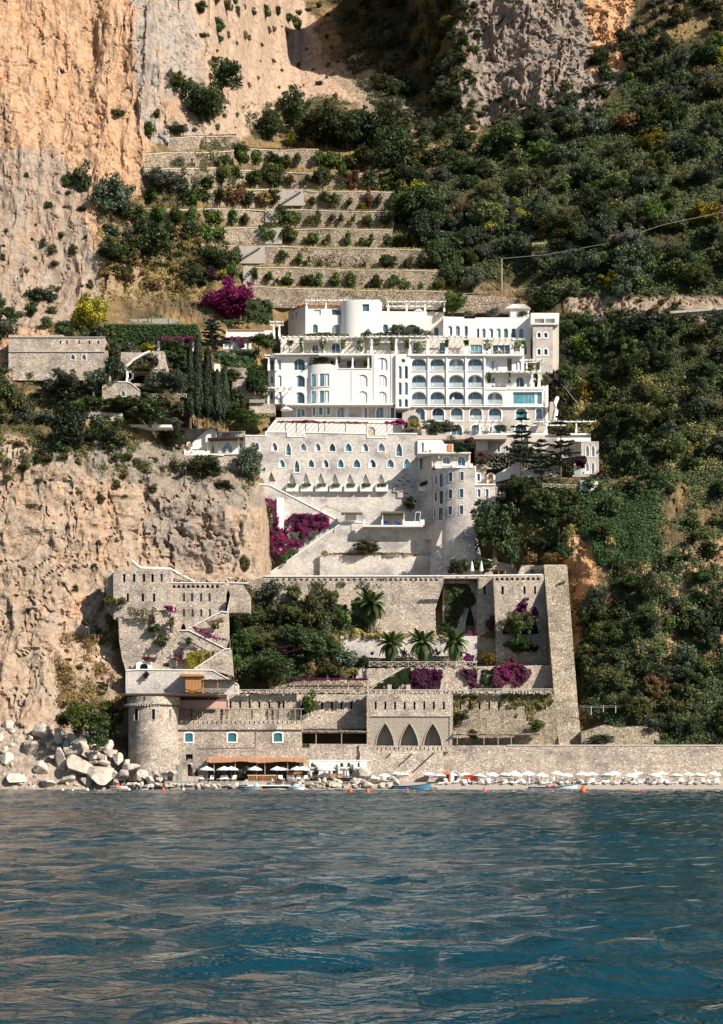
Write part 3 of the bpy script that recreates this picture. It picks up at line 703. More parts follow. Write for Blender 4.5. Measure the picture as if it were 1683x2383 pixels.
def column_mb(x, y0, y1, Y, w, step=.55, thin=.62):
    mb = MB(); ym = y0 + (y1-y0)*step; d = w*Y/F
    mb.pbox(x-w*thin/2, y0, x+w*thin/2, ym, Y+d*(1-thin)/2, d*thin); mb.pbox(x-w/2, ym, x+w/2, y1, Y, d); return mb
def pergola(name, label, xs, y0, y1, Y, depth, w=5, beam=2.6, over=4, mat=None, slats=True, back=True, group=None, cat='pergola', roofmat=None, step=.55, dy=0):
    mat = mat or TRIM; rm = roofmat or mat; yb = y0 + beam
    o = thing(name, label, cat, P((xs[0]+xs[-1])/2, y1, Y), group)
    for x in xs: part('column', column_mb(x, yb, y1, Y, w, step), mat, o)
    if back:
        for x in xs: part('column', column_mb(CX+(x-CX)*Y/(Y+depth), HY-(HY-yb)*Y/(Y+depth)-(0), HY-(HY-y1)*Y/(Y+depth), Y+depth-.4, w*.8, step), mat, o)
    L, Rr = xs[0]-over, xs[-1]+over; a = P(L,yb,Y); b = P(Rr,y0,Y)
    part('front_beam', MB().box((a[0],Y-.15,a[2]), (b[0],Y+.25,b[2])), mat, o)
    part('rear_beam', MB().box((a[0],Y+depth-.3,a[2]+.01), (b[0],Y+depth,b[2]-.01)), mat, o)
    if slats:
        n = max(2, int((b[0]-a[0])/1.3)); me = None
        for i in range(n+1):
            X = a[0]+.1 + (b[0]-a[0]-.2)*i/n
            mb = MB().box((X-.06,Y-.5,b[2]+.003), (X+.06,Y+depth+.3,b[2]+.16)); part('slat', mb, rm, o)
    return o
def railing(par, x0, x1, y0, y1, Y, mat=None, name='glass_railing'):
    mb = MB().pbox(x0,y0,x1,y1,Y,.03); return part(name, mb, mat or RAILGL, par)

# ------------------------------------------------------------------ the white hotel
YH = 372.0
hotel = thing('hotel', 'large white terraced hotel with arched windows standing on the slope', 'hotel', P(930, 1000, YH))
def hotel_main():
    A, B = VA, VB
    # left block
    H = [A.arch(380,695,495,820,45), A.arch(382,870,495,995,45), A.arch(382,1045,493,1168,45), A.arch(212,700,246,815), A.arch(210,870,250,990), A.arch(212,1042,250,1166)]
    wall(hotel, 'facade', A.poly([(180,650),(546,650),(546,1172),(180,1172)]), YH+1.2, 10, H, pocket=.5)
    for h, c in zip(H[:3], ([], [(.05,.3)], [(.05,.28)])): win(hotel, h, YH+1.2, .35, mull=(.35,), pane=DGLASS if h is H[0] else GLASS, cur=c)
    for h in H[3:]: win(hotel, h, YH+1.2, .3, cur=[(.1,.6)] if h is not H[3] else None, pane=GLASS)
    H = [A.arch(132,705,170,815), A.arch(137,875,162,955), A.arch(132,1045,162,1125)]
    part('corner_bay', MB().slab(A.poly([(106,650),(182,650),(182,1172),(106,1172)]), YH+3, 9, H, .4), WHITE, hotel)
    for h in H: win(hotel, h, YH+3, .3, pane=DGLASS)
    # terrace edge slab over the left block, with its cornice
    part('terrace_edge', MB().pbox(*A.q(170,640,850,652), YH-.1, 6), WHITE, hotel)
    part('cornice', MB().pbox(*A.q(176,672,640,684), YH+.85, .35), WHITE, hotel)
    # bow
    xb, rb = A.x(755), 218/A.k
    g = lambda x: 1.6*(1-math.sqrt(max(0, 1-((x-xb)/rb)**2))) if x < xb else 0
    hs = [A.q(560,852,612,985), A.q(634,852,750,985), A.q(560,1030,612,1158), A.q(634,1030,750,1158)]
    part('bow', MB().bent(A.x(538),A.x(760),A.y(752),A.y(1172),YH-.3,g,hs,.35,20,.5), WHITE, hotel)
    for h in hs:
        xm = (h[0]+h[2])/2; Yw = YH-.3+g(xm)
        w_ = MB().pbox(h[0],h[1],h[0]+1,h[3],Yw+.14,.1); w_.pbox(h[2]-1,h[1],h[2],h[3],Yw+.14,.1)
        if h[2]-h[0] > 15: w_.pbox(h[0]+.55*(h[2]-h[0])-.7,h[1],h[0]+.55*(h[2]-h[0])+.7,h[3],Yw+.1,.12)
        f = part('window', w_, TRIM, hotel)
        part('pane', MB().pbox(h[0],h[1],h[2],h[3],Yw+.27,.03), TGLASS if h[2]-h[0]<15 else GLASS, f)
        for a, b in ([(.02,.16),(.66,.98)] if h[2]-h[0] > 15 else [(.5,.95)]):
            c = MB(); X0 = h[0]+a*(h[2]-h[0]); X1 = h[0]+b*(h[2]-h[0])
            for i in range(7): q = X0+(X1-X0)*i/6; c.v += [P(q,h[1]+1,Yw+.22-.03*(i%2)), P(q,h[3]-.5,Yw+.22-.03*(i%2))]
            c.f += [(2*i,2*i+1,2*i+3,2*i+2) for i in range(6)]; part('curtain', c, CURTAIN, f)
    for yy in (990, 1160): part('band', MB().bent(A.x(540),A.x(758),A.y(yy),A.y(yy+5),YH-.42,g,(),.3,20,.2), WHITE, hotel)
    # centre block with loggia cut into its top
    H = [A.arch(1050,862,1150,990,42), A.arch(1050,1035,1150,1163,42), A.arch(1248,685,1360,820,42), A.arch(1254,864,1354,990,42), A.arch(1254,1040,1352,1163,42)]
    wall(hotel, 'facade', A.poly([(760,752),(850,780),(850,806),(1196,806),(1196,648),(1446,648),(1446,1172),(760,1172)]), YH-.3, 4.6, H, pocket=.4)
    for i, h in enumerate(H): win(hotel, h, YH-.3, .28, mull=(.34,.68), cur=[(.05,.3),(.36,.64),(.7,.95)] if i != 2 else [(.05,.45),(.55,.95)], trans=(.62,) if i == 2 else ())
    for a, b in ((982,992),(1214,1224),(1398,1408)): part('pilaster', MB().pbox(*A.q(a,820 if a < 1200 else 655,b,1172), YH-.42, .15), WHITE, hotel)
    H = [A.arch(930,700,1030,806,45), A.arch(760,690,800,760,18)]
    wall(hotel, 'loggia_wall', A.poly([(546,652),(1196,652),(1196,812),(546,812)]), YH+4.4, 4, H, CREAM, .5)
    win(hotel, H[0], YH+4.4, .3, mull=(.5,), pane=DGLASS); win(hotel, H[1], YH+4.4, .3, pane=DGLASS)
    part('loggia_roof', MB().pbox(*A.q(640,645,1200,660), YH-.5, 5.2), WHITE, hotel)
    for x in (828, 996, 1160): part('loggia_column', column_mb(A.x(x), A.y(660), A.y(806 if x > 900 else 775), YH-.2, 6, .8), TRIM, hotel)
    part('parapet', MB().pbox(*A.q(850,796,1196,806), YH-.45, .12), WHITE, hotel)
    # ground floor under a ledge
    H = [A.arch(830,1200,945,1320,50), A.arch(1240,1200,1355,1322,50), A.rect(640,1200,680,1290), A.rect(725,1202,760,1285), A.rect(575,1198,605,1295), A.arch(1392,1202,1436,1325), A.rect(412,1220,450,1322), A.arch(455,1222,495,1300), A.arch(1100,1205,1150,1320,30)]
    wall(hotel, 'ground_floor', A.poly([(250,1172),(1446,1172),(1446,1420),(250,1420)]), YH+1.0, 8, H, PALEST, .5)
    for i, h in enumerate(H):
        win(hotel, h, YH+1.0, .3, sur=2.2, mull=(.33,.66) if i in (0,1) else (), pane=TGLASS if i in (6,) else GLASS, cur=[(.7,.95)] if i in (0,1) else ([(.1,.5)] if i == 8 else None), name='door' if i in (0,1,5,6,8) else 'window')
    part('ledge', MB().pbox(*A.q(300,1168,1420,1180), YH-1.6, 2.9), WHITE, hotel)
    # stair strip
    S = [A.arch(1502,697,1547,743,22)]
    for y0, y1 in ((772,908),(943,1078),(1118,1205)):
        S += [A.arch(1474,y0,1510,y1), A.arch(1538,y0,1575,y1)]
    cxy = A.p(1525,719); S[0] = [(cxy[0]+5.2*math.cos(t*.5236), cxy[1]+5.2*math.sin(t*.5236)) for t in range(12)][::-1]
    wall(hotel, 'stair_bay', A.poly([(1446,648),(1600,648),(1600,1215),(1446,1215)]), YH-.9, 5, S, pocket=.4)
    for i, h in enumerate(S): win(hotel, h, YH-.9, .3, pane=GLASS, fmat=GREYST if 0 else TRIM, name='window')
    # right block: three rows of loggias over a stone base
    cols = [(80,220),(264,405),(450,596),(638,784)]; rows = [(652,780,0),(818,945,0),(985,1112,0)]
    H = [B.arch(a,y0,b,y1,55) for y0,y1,_ in rows for a,b in cols] + [B.arch(832,990,980,1114,55)]
    wall(hotel, 'facade', B.poly([(44,628),(812,628),(812,965),(1370,950),(1400,1135),(44,1135)]), YH-.6, 4, H + [B.rect(1085,990,1372,1110)], pocket=1.5)
    for i, h in enumerate(H):
        b = bounds(h); w_ = win(hotel, h, YH-.6, 1.45, fr=.6, mull=(.33,.86), cur=[(.36,.55)] if i % 5 == 2 else None, name='balcony_door')
        railing(hotel, b[0]+.2, b[2]-.2, b[3]-(b[3]-b[1])*.38, b[3], YH-.5)
        part('sill', MB().pbox(b[0]-1.5,b[3],b[2]+1.5,b[3]+1.6,YH-.75,.3), WHITE, hotel)
    h = B.rect(1085,990,1372,1110); win(hotel, h, YH-.6, .5, fr=.6, mull=(.38,.52,.64,.8), pane=TGLASS, cur=[(.74,.84),(.9,.98)], name='glazed_front')
    for a in (46, 236, 420, 610, 795): part('pilaster', MB().pbox(*B.q(a,630,a+9,1135), YH-.85, .3), WHITE, hotel)
    part('cornice', MB().pbox(*B.q(40,612,1190,630), YH-1.1, 7), WHITE, hotel)
    # stone base rows
    H = [B.arch(283,1148,400,1272,45), B.arch(468,1148,585,1272,45), B.arch(655,1148,775,1272,45), B.arch(845,1148,968,1272,45), B.arch(1110,1152,1224,1272,50), B.arch(1312,1150,1372,1258,30), B.arch(110,1146,210,1270,45)]
    H2 = [B.arch(470,1320,580,1420,45), B.arch(668,1312,780,1420,45), B.arch(850,1318,965,1420,45), B.arch(1105,1310,1220,1420,45)]
    wall(hotel, 'stone_base', B.poly([(44,1135),(1400,1135),(1400,1470),(44,1470)]), YH-.3, 4, H+H2, PALEST, 1.2)
    for i, h in enumerate(H+H2):
        b = bounds(h); win(hotel, h, YH-.3, 1.1 if i < 4 else .5, fr=.7, sur=2.8, mull=(.33,.86) if i < 4 else (.5,), cur=None if i != 4 else None, pane=TGLASS if i == 4 else GLASS, name='balcony_door')
        if i < 4: railing(hotel, b[0]+.2, b[2]-.2, b[3]-(b[3]-b[1])*.38, b[3], YH-.2)
    part('band', MB().pbox(*B.q(44,1131,1402,1139), YH-.8, .4), WHITE, hotel)
    # right end, stepping back
    H = [B.arch(852,676,935,782,40), B.arch(1112,676,1166,780,27)]
    wall(hotel, 'end_wall', B.poly([(806,628),(1028,628),(1028,790),(806,790)]), YH+.6, 5, H[:1], pocket=.4)
    wall(hotel, 'end_wall', B.poly([(1074,628),(1196,628),(1196,790),(1074,790)]), YH+.2, 5, H[1:], pocket=.4)
    wall(hotel, 'end_wall', B.poly([(1026,628),(1076,628),(1076,790),(1026,790)]), YH+2.4, 3, (), CREAM)
    win(hotel, H[0], YH+.6, .3, mull=(.5,), cur=[(.08,.3),(.55,.92)]); win(hotel, H[1], YH+.2, .3, cur=[(.3,.9)])
    H = [B.arch(868,838,935,945,35), B.arch(1115,838,1195,945,40)]
    wall(hotel, 'end_wall', B.poly([(812,785),(1300,785),(1300,955),(812,955)]), YH+2.6, 5, H, WHITE, .4)
    win(hotel, H[0], YH+2.6, .3, mull=(.55,), cur=[(.6,.95)]); win(hotel, H[1], YH+2.6, .3, mull=(.4,), pane=DGLASS)
    part('terrace_parapet', MB().pbox(*B.q(812,944,1030,968), YH-.75, .5), WHITE, hotel)
    part('terrace_parapet', MB().pbox(*B.q(1040,940,1390,966), YH-.75, .5), WHITE, hotel)
    part('end_pier', MB().pbox(*B.q(1372,920,1436,1320), YH-.2, 5), WHITE, hotel)
    # stone tower at the right end
    H = [B.arch(a,y0,a+36,y1) for y0,y1 in ((400,450),(562,622)) for a in (1325,1392)]
    tw = wall(hotel, 'stone_tower', B.poly([(1285,318),(1480,318),(1480,870),(1285,870)]), YH+3.5, 8, H, PALEST, .5)
    for h in H: win(hotel, h, YH+3.5, .3, sur=2.6, pane=DGLASS)
    part('tower_pier', MB().pbox(*B.q(1478,320,1540,880), YH+4.4, 7), CREAM, hotel)
    part('tower_top', MB().slab(B.poly([(1262,205),(1545,205),(1540,320),(1262,320)]), YH+3.1, 7, [B.rect(1300,262,1395,306), B.rect(1408,262,1500,306)], .9), WHITE, hotel)
    part('drainpipe', MB().tube([P(*B.p(1402,980),YH-.75), P(*B.p(1402,1290),YH-.75)], .09), RUST, hotel)
hotel_main()

def hotel_upper():
    A, B = VA, VB; YU = YH + 5.0
    # restaurant floor behind the pergola columns
    H = [A.arch(570,548,634,640,32), A.arch(770,528,865,640,48), A.arch(1300,540,1360,640,30)]
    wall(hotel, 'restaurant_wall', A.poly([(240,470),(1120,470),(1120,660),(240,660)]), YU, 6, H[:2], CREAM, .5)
    for h in H[:2]: win(hotel, h, YU, .3, mull=(.5,), pane=DGLASS)
    part('porch', MB().pbox(*A.q(480,478,660,500), YU-2.4, 2.4), CREAM, hotel)
    H = [B.rect(660,520,785,620), B.rect(880,525,1060,630), B.arch(1195,525,1226,618), B.rect(350,480,420,620), B.rect(90,500,160,620)]
    wall(hotel, 'restaurant_wall', [A.p(1110,470), B.p(1260,450), B.p(1260,660), A.p(1110,660)], YU+.6, 6, H, CREAM, .8)
    for i, h in enumerate(H): win(hotel, h, YU+.6, .3, mull=(.33,.66) if i < 2 else (), pane=DGLASS if i != 0 else TGLASS, name='glazed_front' if i < 2 else 'door')
    # upper white blocks
    g = lambda x: (A.x(500)-x)*.16
    H = [A.q(345,165,360,220), A.q(392,160,405,222)]
    part('oblique_wing', MB().bent(A.x(305),A.x(502),A.y(128),A.y(470),YU+1.5,g,H,.5,3,6), CREAM, hotel)  # white wing turned from the sun, its dimness painted as creamier plaster
    for h in H: part('pane', MB().pbox(h[0],h[1],h[2],h[3],YU+1.5+g(h[0])+.3,.03), DGLASS, hotel)
    part('roof_edge', MB().bent(A.x(300),A.x(502),A.y(124),A.y(131),YU+1.3,g,(),.1,3,.4), TERRA, hotel)
    H = [A.arch(573,335,631,428,29), A.arch(770,338,903,436,60)]
    wall(hotel, 'upper_block', A.poly([(500,178),(846,178),(846,236),(862,236),(862,470),(500,470)]), YU+1.4, 8, H + [A.rect(590,183,662,240), A.rect(775,180,846,242)], pocket=.4)
    for h in H: win(hotel, h, YU+1.4, .3)
    win(hotel, A.rect(590,183,662,240), YU+1.4, .3, pane=GLASS, cur=[(.05,.95)]); win(hotel, A.rect(775,180,846,242), YU+1.4, .3, pane=DGLASS)
    part('roof_room', MB().pbox(*A.q(430,135,900,190), YU+5, 6), CREAM, hotel)
    part('roof_edge', MB().pbox(*A.q(410,126,870,138), YU+4.5, 5), TERRA, hotel)
    # round stair tower
    xc, rc = A.x(1085), 222/A.k
    g2 = lambda x: 3.2*(1-math.sqrt(max(0, 1-min(1,abs((x-xc)/rc))**2.6)))
    hs = [A.q(1096,122,1170,198)]
    part('round_tower', MB().bent(A.x(868),A.x(1303),A.y(76),A.y(475),YU-.8,g2,hs,.6,30,5), WHITE, hotel)
    part('roof_cap', MB().pbox(*A.q(905,78,1285,84), YU+1.5, 6), WHITE, hotel)
    h = hs[0]; f = part('window', MB().pbox(h[0],h[1],h[0]+1,h[3],YU-.5,.1).pbox(h[2]-1,h[1],h[2],h[3],YU-.5,.1), TRIM, hotel); part('pane', MB().pbox(*h,YU-.3,.03), GLASS, f)
    # right upper block
    H = [A.arch(1310,335,1368,415,29), A.arch(1400,335,1458,415,29), B.arch(5,320,152,425,60)]
    wall(hotel, 'upper_block', [A.p(1226,196), B.p(230,192), B.p(230,440), A.p(1226,470)], YU+.2, 8, H, pocket=.4)
    for h in H: win(hotel, h, YU+.2, .3)
    wall(hotel, 'recessed_wall', B.poly([(228,200),(398,200),(398,445),(228,445)]), YU+3.4, 5, [B.arch(300,345,350,440,25)], CREAM, .5)
    win(hotel, B.arch(300,345,350,440,25), YU+3.4, .3, pane=DGLASS, name='door')
    xs = [436,512,600,724,776,843,915,990,1067,1143]; ws = [46,46,37,27,37,45,48,47,47,47]
    H = [B.arch(a, 332 if i < 3 else 358, a+w_, 458) for i, (a, w_) in enumerate(zip(xs, ws))]
    wall(hotel, 'long_gallery', B.poly([(394,240),(600,246),(600,262),(710,262),(710,250),(1285,250),(1285,470),(394,470)]), YU+1.2, 8, H, pocket=.6)
    for i, h in enumerate(H): win(hotel, h, YU+1.2, .35, cur=[(.1,.5)] if i in (0,5,6) else None)
    # roof hut
    hut = thing('roof_hut', 'small white hut with pale tiled hip roof on the hotel roof', 'hut', P(*B.p(1130,245), YU+6))
    part('wall', MB().pbox(*B.q(1060,158,1245,246), YU+6, 4), WHITE, hut)
    a, b = P(*B.p(1005,160),YU+5.5), P(*B.p(1262,160),YU+5.5); t1, t2 = P(*B.p(1080,122),YU+8), P(*B.p(1195,122),YU+8)
    part('roof', MB().add([a,b,(b[0],b[1]+5,b[2]),(a[0],a[1]+5,a[2]),t1,t2], [(0,1,5,4),(1,2,5),(2,3,4,5),(3,0,4),(3,2,1,0)]), ROOFW, hut)
    for i in range(12):
        x0 = a[0]+(b[0]-a[0])*(i+.5)/12; tx = t1[0]+(t2[0]-t1[0])*(i+.5)/12
        part('tile_row', MB().bar((x0,a[1]-.05,a[2]+.05),(tx,t1[1],t1[2]+.06),.14), ROOFW, hut)
hotel_upper()

def hotel_pergolas():
    A, B = VA, VB
    pergola('pergola', 'long white pergola over the left half of the hotel restaurant terrace', [A.x(v) for v in (268,465,686,886,1090)], A.y(462), A.y(645), YH+.2, 5.0, w=6.5, over=3)
    pergola('pergola', 'long white pergola over the right half of the hotel restaurant terrace', [A.x(1195),A.x(1452),A.x(1597)]+[B.x(v) for v in (238,427,617)], A.y(458), A.y(645), YH-.3, 5.0, w=6.5, over=5)
    pergola('pergola', 'short white pergola at right end of restaurant terrace under the gallery windows', [B.x(v) for v in (800,852,1078,1180)], B.y(462), B.y(622), YH-.2, 4.5, w=6, over=5)
    pergola('pergola', 'white roof pergola at the top left of the hotel beside round tower', [A.x(v) for v in (513,715,905)], A.y(80), A.y(190), YH+7.5, 4, w=4.5, over=3)
    pergola('pergola', 'white roof pergola at the top of hotel right of round tower', [A.x(1370), A.x(1562)]+[B.x(v) for v in (212,403)], A.y(92), A.y(200), YH+6.5, 4, w=4.5, over=4)
    pergola('pergola', 'small white pergola porch at the left end of restaurant terrace', [A.x(v) for v in (165,225)], A.y(305), A.y(465), YH+3, 3, w=4.5, over=9)
    pergola('pergola', 'white porch pergola on the lower left corner balcony of hotel', [A.x(v) for v in (108,325)], A.y(996), A.y(1170), YH-.4, 3, w=6, over=8)
    pergola('pergola', 'white porch pergola on the upper left corner balcony of hotel', [A.x(v) for v in (115,190)], A.y(655), A.y(820), YH+.6, 2.4, w=5.5, over=10)
    pergola('pergola', 'white pergola over the right end balcony terrace above the turquoise glazing', [B.x(v) for v in (835,1032,1275,1350)], B.y(786), B.y(945), YH-.4, 2.8, w=5, over=10)
    pergola('pergola', 'small white pergola at the foot of the hotel stone tower', [B.x(v) for v in (1222,1352)], B.y(668), B.y(785), YH+1, 2.4, w=4.5, over=8)
    pergola('pergola', 'white pergola with two posts in front of the stone base', [B.x(v) for v in (762,892)], B.y(1275), B.y(1420), YH-5, 3.6, w=5, over=16)
    pergola('pergola', 'wide white pergola with round posts below the hotel right corner', [VE.x(v) for v in (905,1203)], VE.y(85), VE.y(215), YH-6, 4, w=5, over=45)
hotel_pergolas()

# ------------------------------------------------------------------ grey stone wing below the hotel terrace
def coping(par, pts, Y, th=3.0, d=.5, mat=None, name='coping'):
    """white strip along the top of a wall, one piece for each run"""
    for (x0,y0),(x1,y1) in zip(pts[:-1], pts[1:]):
        a, b = P(x0,y0,Y), P(x1,y1,Y); h = th*Y/F
        if abs(x1-x0) < .01:
            part(name, MB().box((a[0]-h/2, Y-.12, min(a[2],b[2])), (a[0]+h/2, Y+d, max(a[2],b[2])+h)), mat or TRIM, par); continue
        mb = MB(); vs = [(a[0],Y-.1,a[2]),(b[0],Y-.1,b[2]),(b[0],Y-.1,b[2]+h),(a[0],Y-.1,a[2]+h)]
        mb.add(vs + [(v[0],Y+d,v[2]) for v in vs], [(0,1,2,3),(7,6,5,4),(0,4,5,1),(1,5,6,2),(2,6,7,3),(3,7,4,0)])
        part(name, mb, mat or TRIM, par)
YG = 360.0
wing = thing('stone_wing', 'grey rubble wing with rows of pointed white-framed windows below hotel', 'building', P(770, 1240, YG))
def grey_wing():
    C, D = VC, VD; c2 = lambda v: v - 1531.9
    top = [C.p(768,250),C.p(985,250),C.p(985,210),C.p(1215,210),C.p(1215,258),C.p(1390,258),C.p(1390,212),D.p(520,228),D.p(520,270),D.p(718,270),D.p(718,228),D.p(1042,228)]
    out = [(C.x(768),1260), D.p(1042,1350)] + top[::-1]
    r1 = [C.og(870,308,915,393), C.og(1045,312,1105,400), C.og(1195,318,1250,450), C.og(1348,318,1412,402), C.og(1498,318,1560,402)] + [D.og(*q) for q in ((118,320,184,408),(284,320,354,408),(460,318,528,408),(630,318,702,408),(818,318,884,458))]
    r2 = [C.og(1118,488,1186,575), C.og(1284,496,1338,625), C.og(1430,490,1492,575)] + [D.og(*q) for q in ((48,490,112,577),(206,487,270,577),(370,487,444,577),(533,487,607,577),(722,487,797,577),(898,480,970,577))]
    tri = lambda q, v: ogive(*v.q(*q), rise=(q[3]-q[1])/v.k*.98, p=1.25)
    n3 = [tri(q, C) for q in ((1003,622,1082,724),(1212,630,1300,750),(1365,630,1448,750),(1520,632,1605,750))] + [tri(q, D) for q in ((135,638,222,752),(292,640,383,752),(458,640,543,752),(620,640,706,752))]
    wall(wing, 'wall', out, YG, 7, r1 + r2 + n3, GREYST, .75)
    for i, h in enumerate(r1 + r2): win(wing, h, YG, .4, fr=.8, sur=2.0, pane=[GLASS,GLASS,TGLASS,GLASS][i % 4], cur=[(.08,.45)] if i % 3 == 1 else ([(.55,.92)] if i % 5 == 3 else None), trans=(.7,) if bounds(h)[3]-bounds(h)[1] > 27 else ())
    for i, h in enumerate(n3):
        b = bounds(h); nb = part('niche', pane_mb(h, YG+.7), BEIGE if i == 0 else WHITE, wing)
        if i: part('planter', MB().pbox(b[0]-3.2, b[3], b[2]+6.5, b[3]+16.5, YG-.9, 1.0), WHITE, wing)
    coping(wing, top, YG-.02, 3)
    # slanted return wall in shade
    g = lambda x: -(x - D.x(1042))*.115
    part('return_wall', MB().bent(D.x(1042),D.x(1195),D.y(425),D.y(1350),YG,g,[D.q(1068,480,1104,600)],.5,3,3), GREYST, wing)
    q = D.q(1068,480,1104,600); f = part('window', MB().pbox(q[0]-1.8,q[1]-1.8,q[0],q[3]+1.8,YG-.95,.5).pbox(q[2],q[1]-1.8,q[2]+1.8,q[3]+1.8,YG-1.15,.5).pbox(q[0],q[1]-1.8,q[2],q[1],YG-1.05,.5), TRIM, wing)
    part('pane', MB().pbox(*q, YG-.75, .04), DGLASS, f)
    part('planter', MB().pbox(*D.q(1058,760,1130,822), YG-2.2, 1.2), WHITE, wing)
    # relief panel with fish
    pan = part('relief_panel', MB().slab(D.poly([(830,893),(830,836),(785,832),(800,745),(835,672),(895,628),(945,645),(985,700),(1005,770),(1005,828),(972,828),(972,885),(900,890)])[::1], YG-.25, .3), PALEST, wing, 'pale relief panel with cut-out fish shapes')
    for x, y, s in ((925,655,15),(893,682,22),(855,713,24),(945,718,22),(900,758,22),(988,778,18),(832,768,20),(905,800,14),(875,828,22),(928,848,22)):
        l = [D.p(x + s*math.cos(t*.5236), y + s*.25*math.sin(t*.5236) + s*.45*math.cos(t*.5236)*.9) for t in range(12)]
        l += []
        part('fish', pane_mb(l[::-1], YG-.285), DARKROOM, pan)
    # little railed balcony with a roof on posts
    bl = part('balcony', MB().slab(D.poly([(470,1196),(1105,1196),(1100,1180),(470,1180)]), YG-4.2, 4.4), WHITE, wing)
    for a, b in ((470,500),(665,686),(888,910),(1072,1118)): part('pier', MB().pbox(*D.q(a,1122,b,1182), YG-4.2, .8), WHITE, bl)
    part('low_wall', MB().pbox(*D.q(910,1140,1075,1180), YG-4.1, .4), WHITE, bl)
    for x in (678, 902): part('post', MB().tube([P(*D.p(x,1180),YG-3.7), P(*D.p(x,1042),YG-3.7)], .12), PALEWOOD, wing)
    part('shade_roof', MB().slab(D.poly([(660,1050),(912,1050),(905,1036),(665,1036)]), YG-4.2, 4), REED, wing)
    dr = part('door_frame', MB().ring(D.poly([(1015,1165),(1062,1165),(1075,1046),(1030,1046)]), YG-3.4, .4, -1.2), TRIM, wing)
    part('lower_wall', MB().slab([(620,1338),(700,1284),D.p(275,1143),D.p(470,1158),D.p(480,1200),(1004,1224),(1004,1345),(620,1345)], YG-1.8, 6), GREYST, wing)
    part('ledge_wall', MB().slab([(VD.x(20),1345),(1006,1345),(VD.x(1190),VD.y(1500)),(VD.x(20),VD.y(1500))], YG-2.8, 1.2), GREYST, wing)
    coping(wing, [(618,1341),(700,1286),D.p(275,1146),D.p(470,1160)], YG-1.85, 3)
    # wall under the upper stair, white parapet on it
    st = [C.p(650,700),C.p(770,752),C.p(1020,764),C.p(1622,1072),D.p(215,1136)]
    part('stair_wall', MB().slab([C.p(640,790),C.p(820,860),C.p(960,900),C.p(1000,1000),C.p(1030,1400),(690,1300),D.p(215,1250)] + st[::-1], YG-1.2, 4), GREYST, wing)
    coping(wing, st, YG-1.25, 3.2)
    part('white_pier', MB().pbox(*C.q(1100,890,1172,1260), YG-1.9, .8), WHITE, wing)
    # canopy at the foot of the upper stair
    part('small_canopy', MB().pbox(*D.q(245,1044,470,1056), YG-3.7, 2.4), REED, wing)
    for x in (282, 466): part('post', MB().tube([P(*D.p(x,1150),YG-3.6), P(*D.p(x,1050),YG-3.6)], .07), STEEL, wing)
    part('canopy_wall', MB().pbox(*D.q(282,1076,405,1130), YG-1.9, .3), WHITE, wing)
    part('handrail', MB().bar(P(*D.p(20,1020),YG-2), P(*D.p(85,980),YG-2), .08).bar(P(*D.p(85,980),YG-2), P(*D.p(240,1045),YG-2), .08), IRON, wing)
grey_wing()

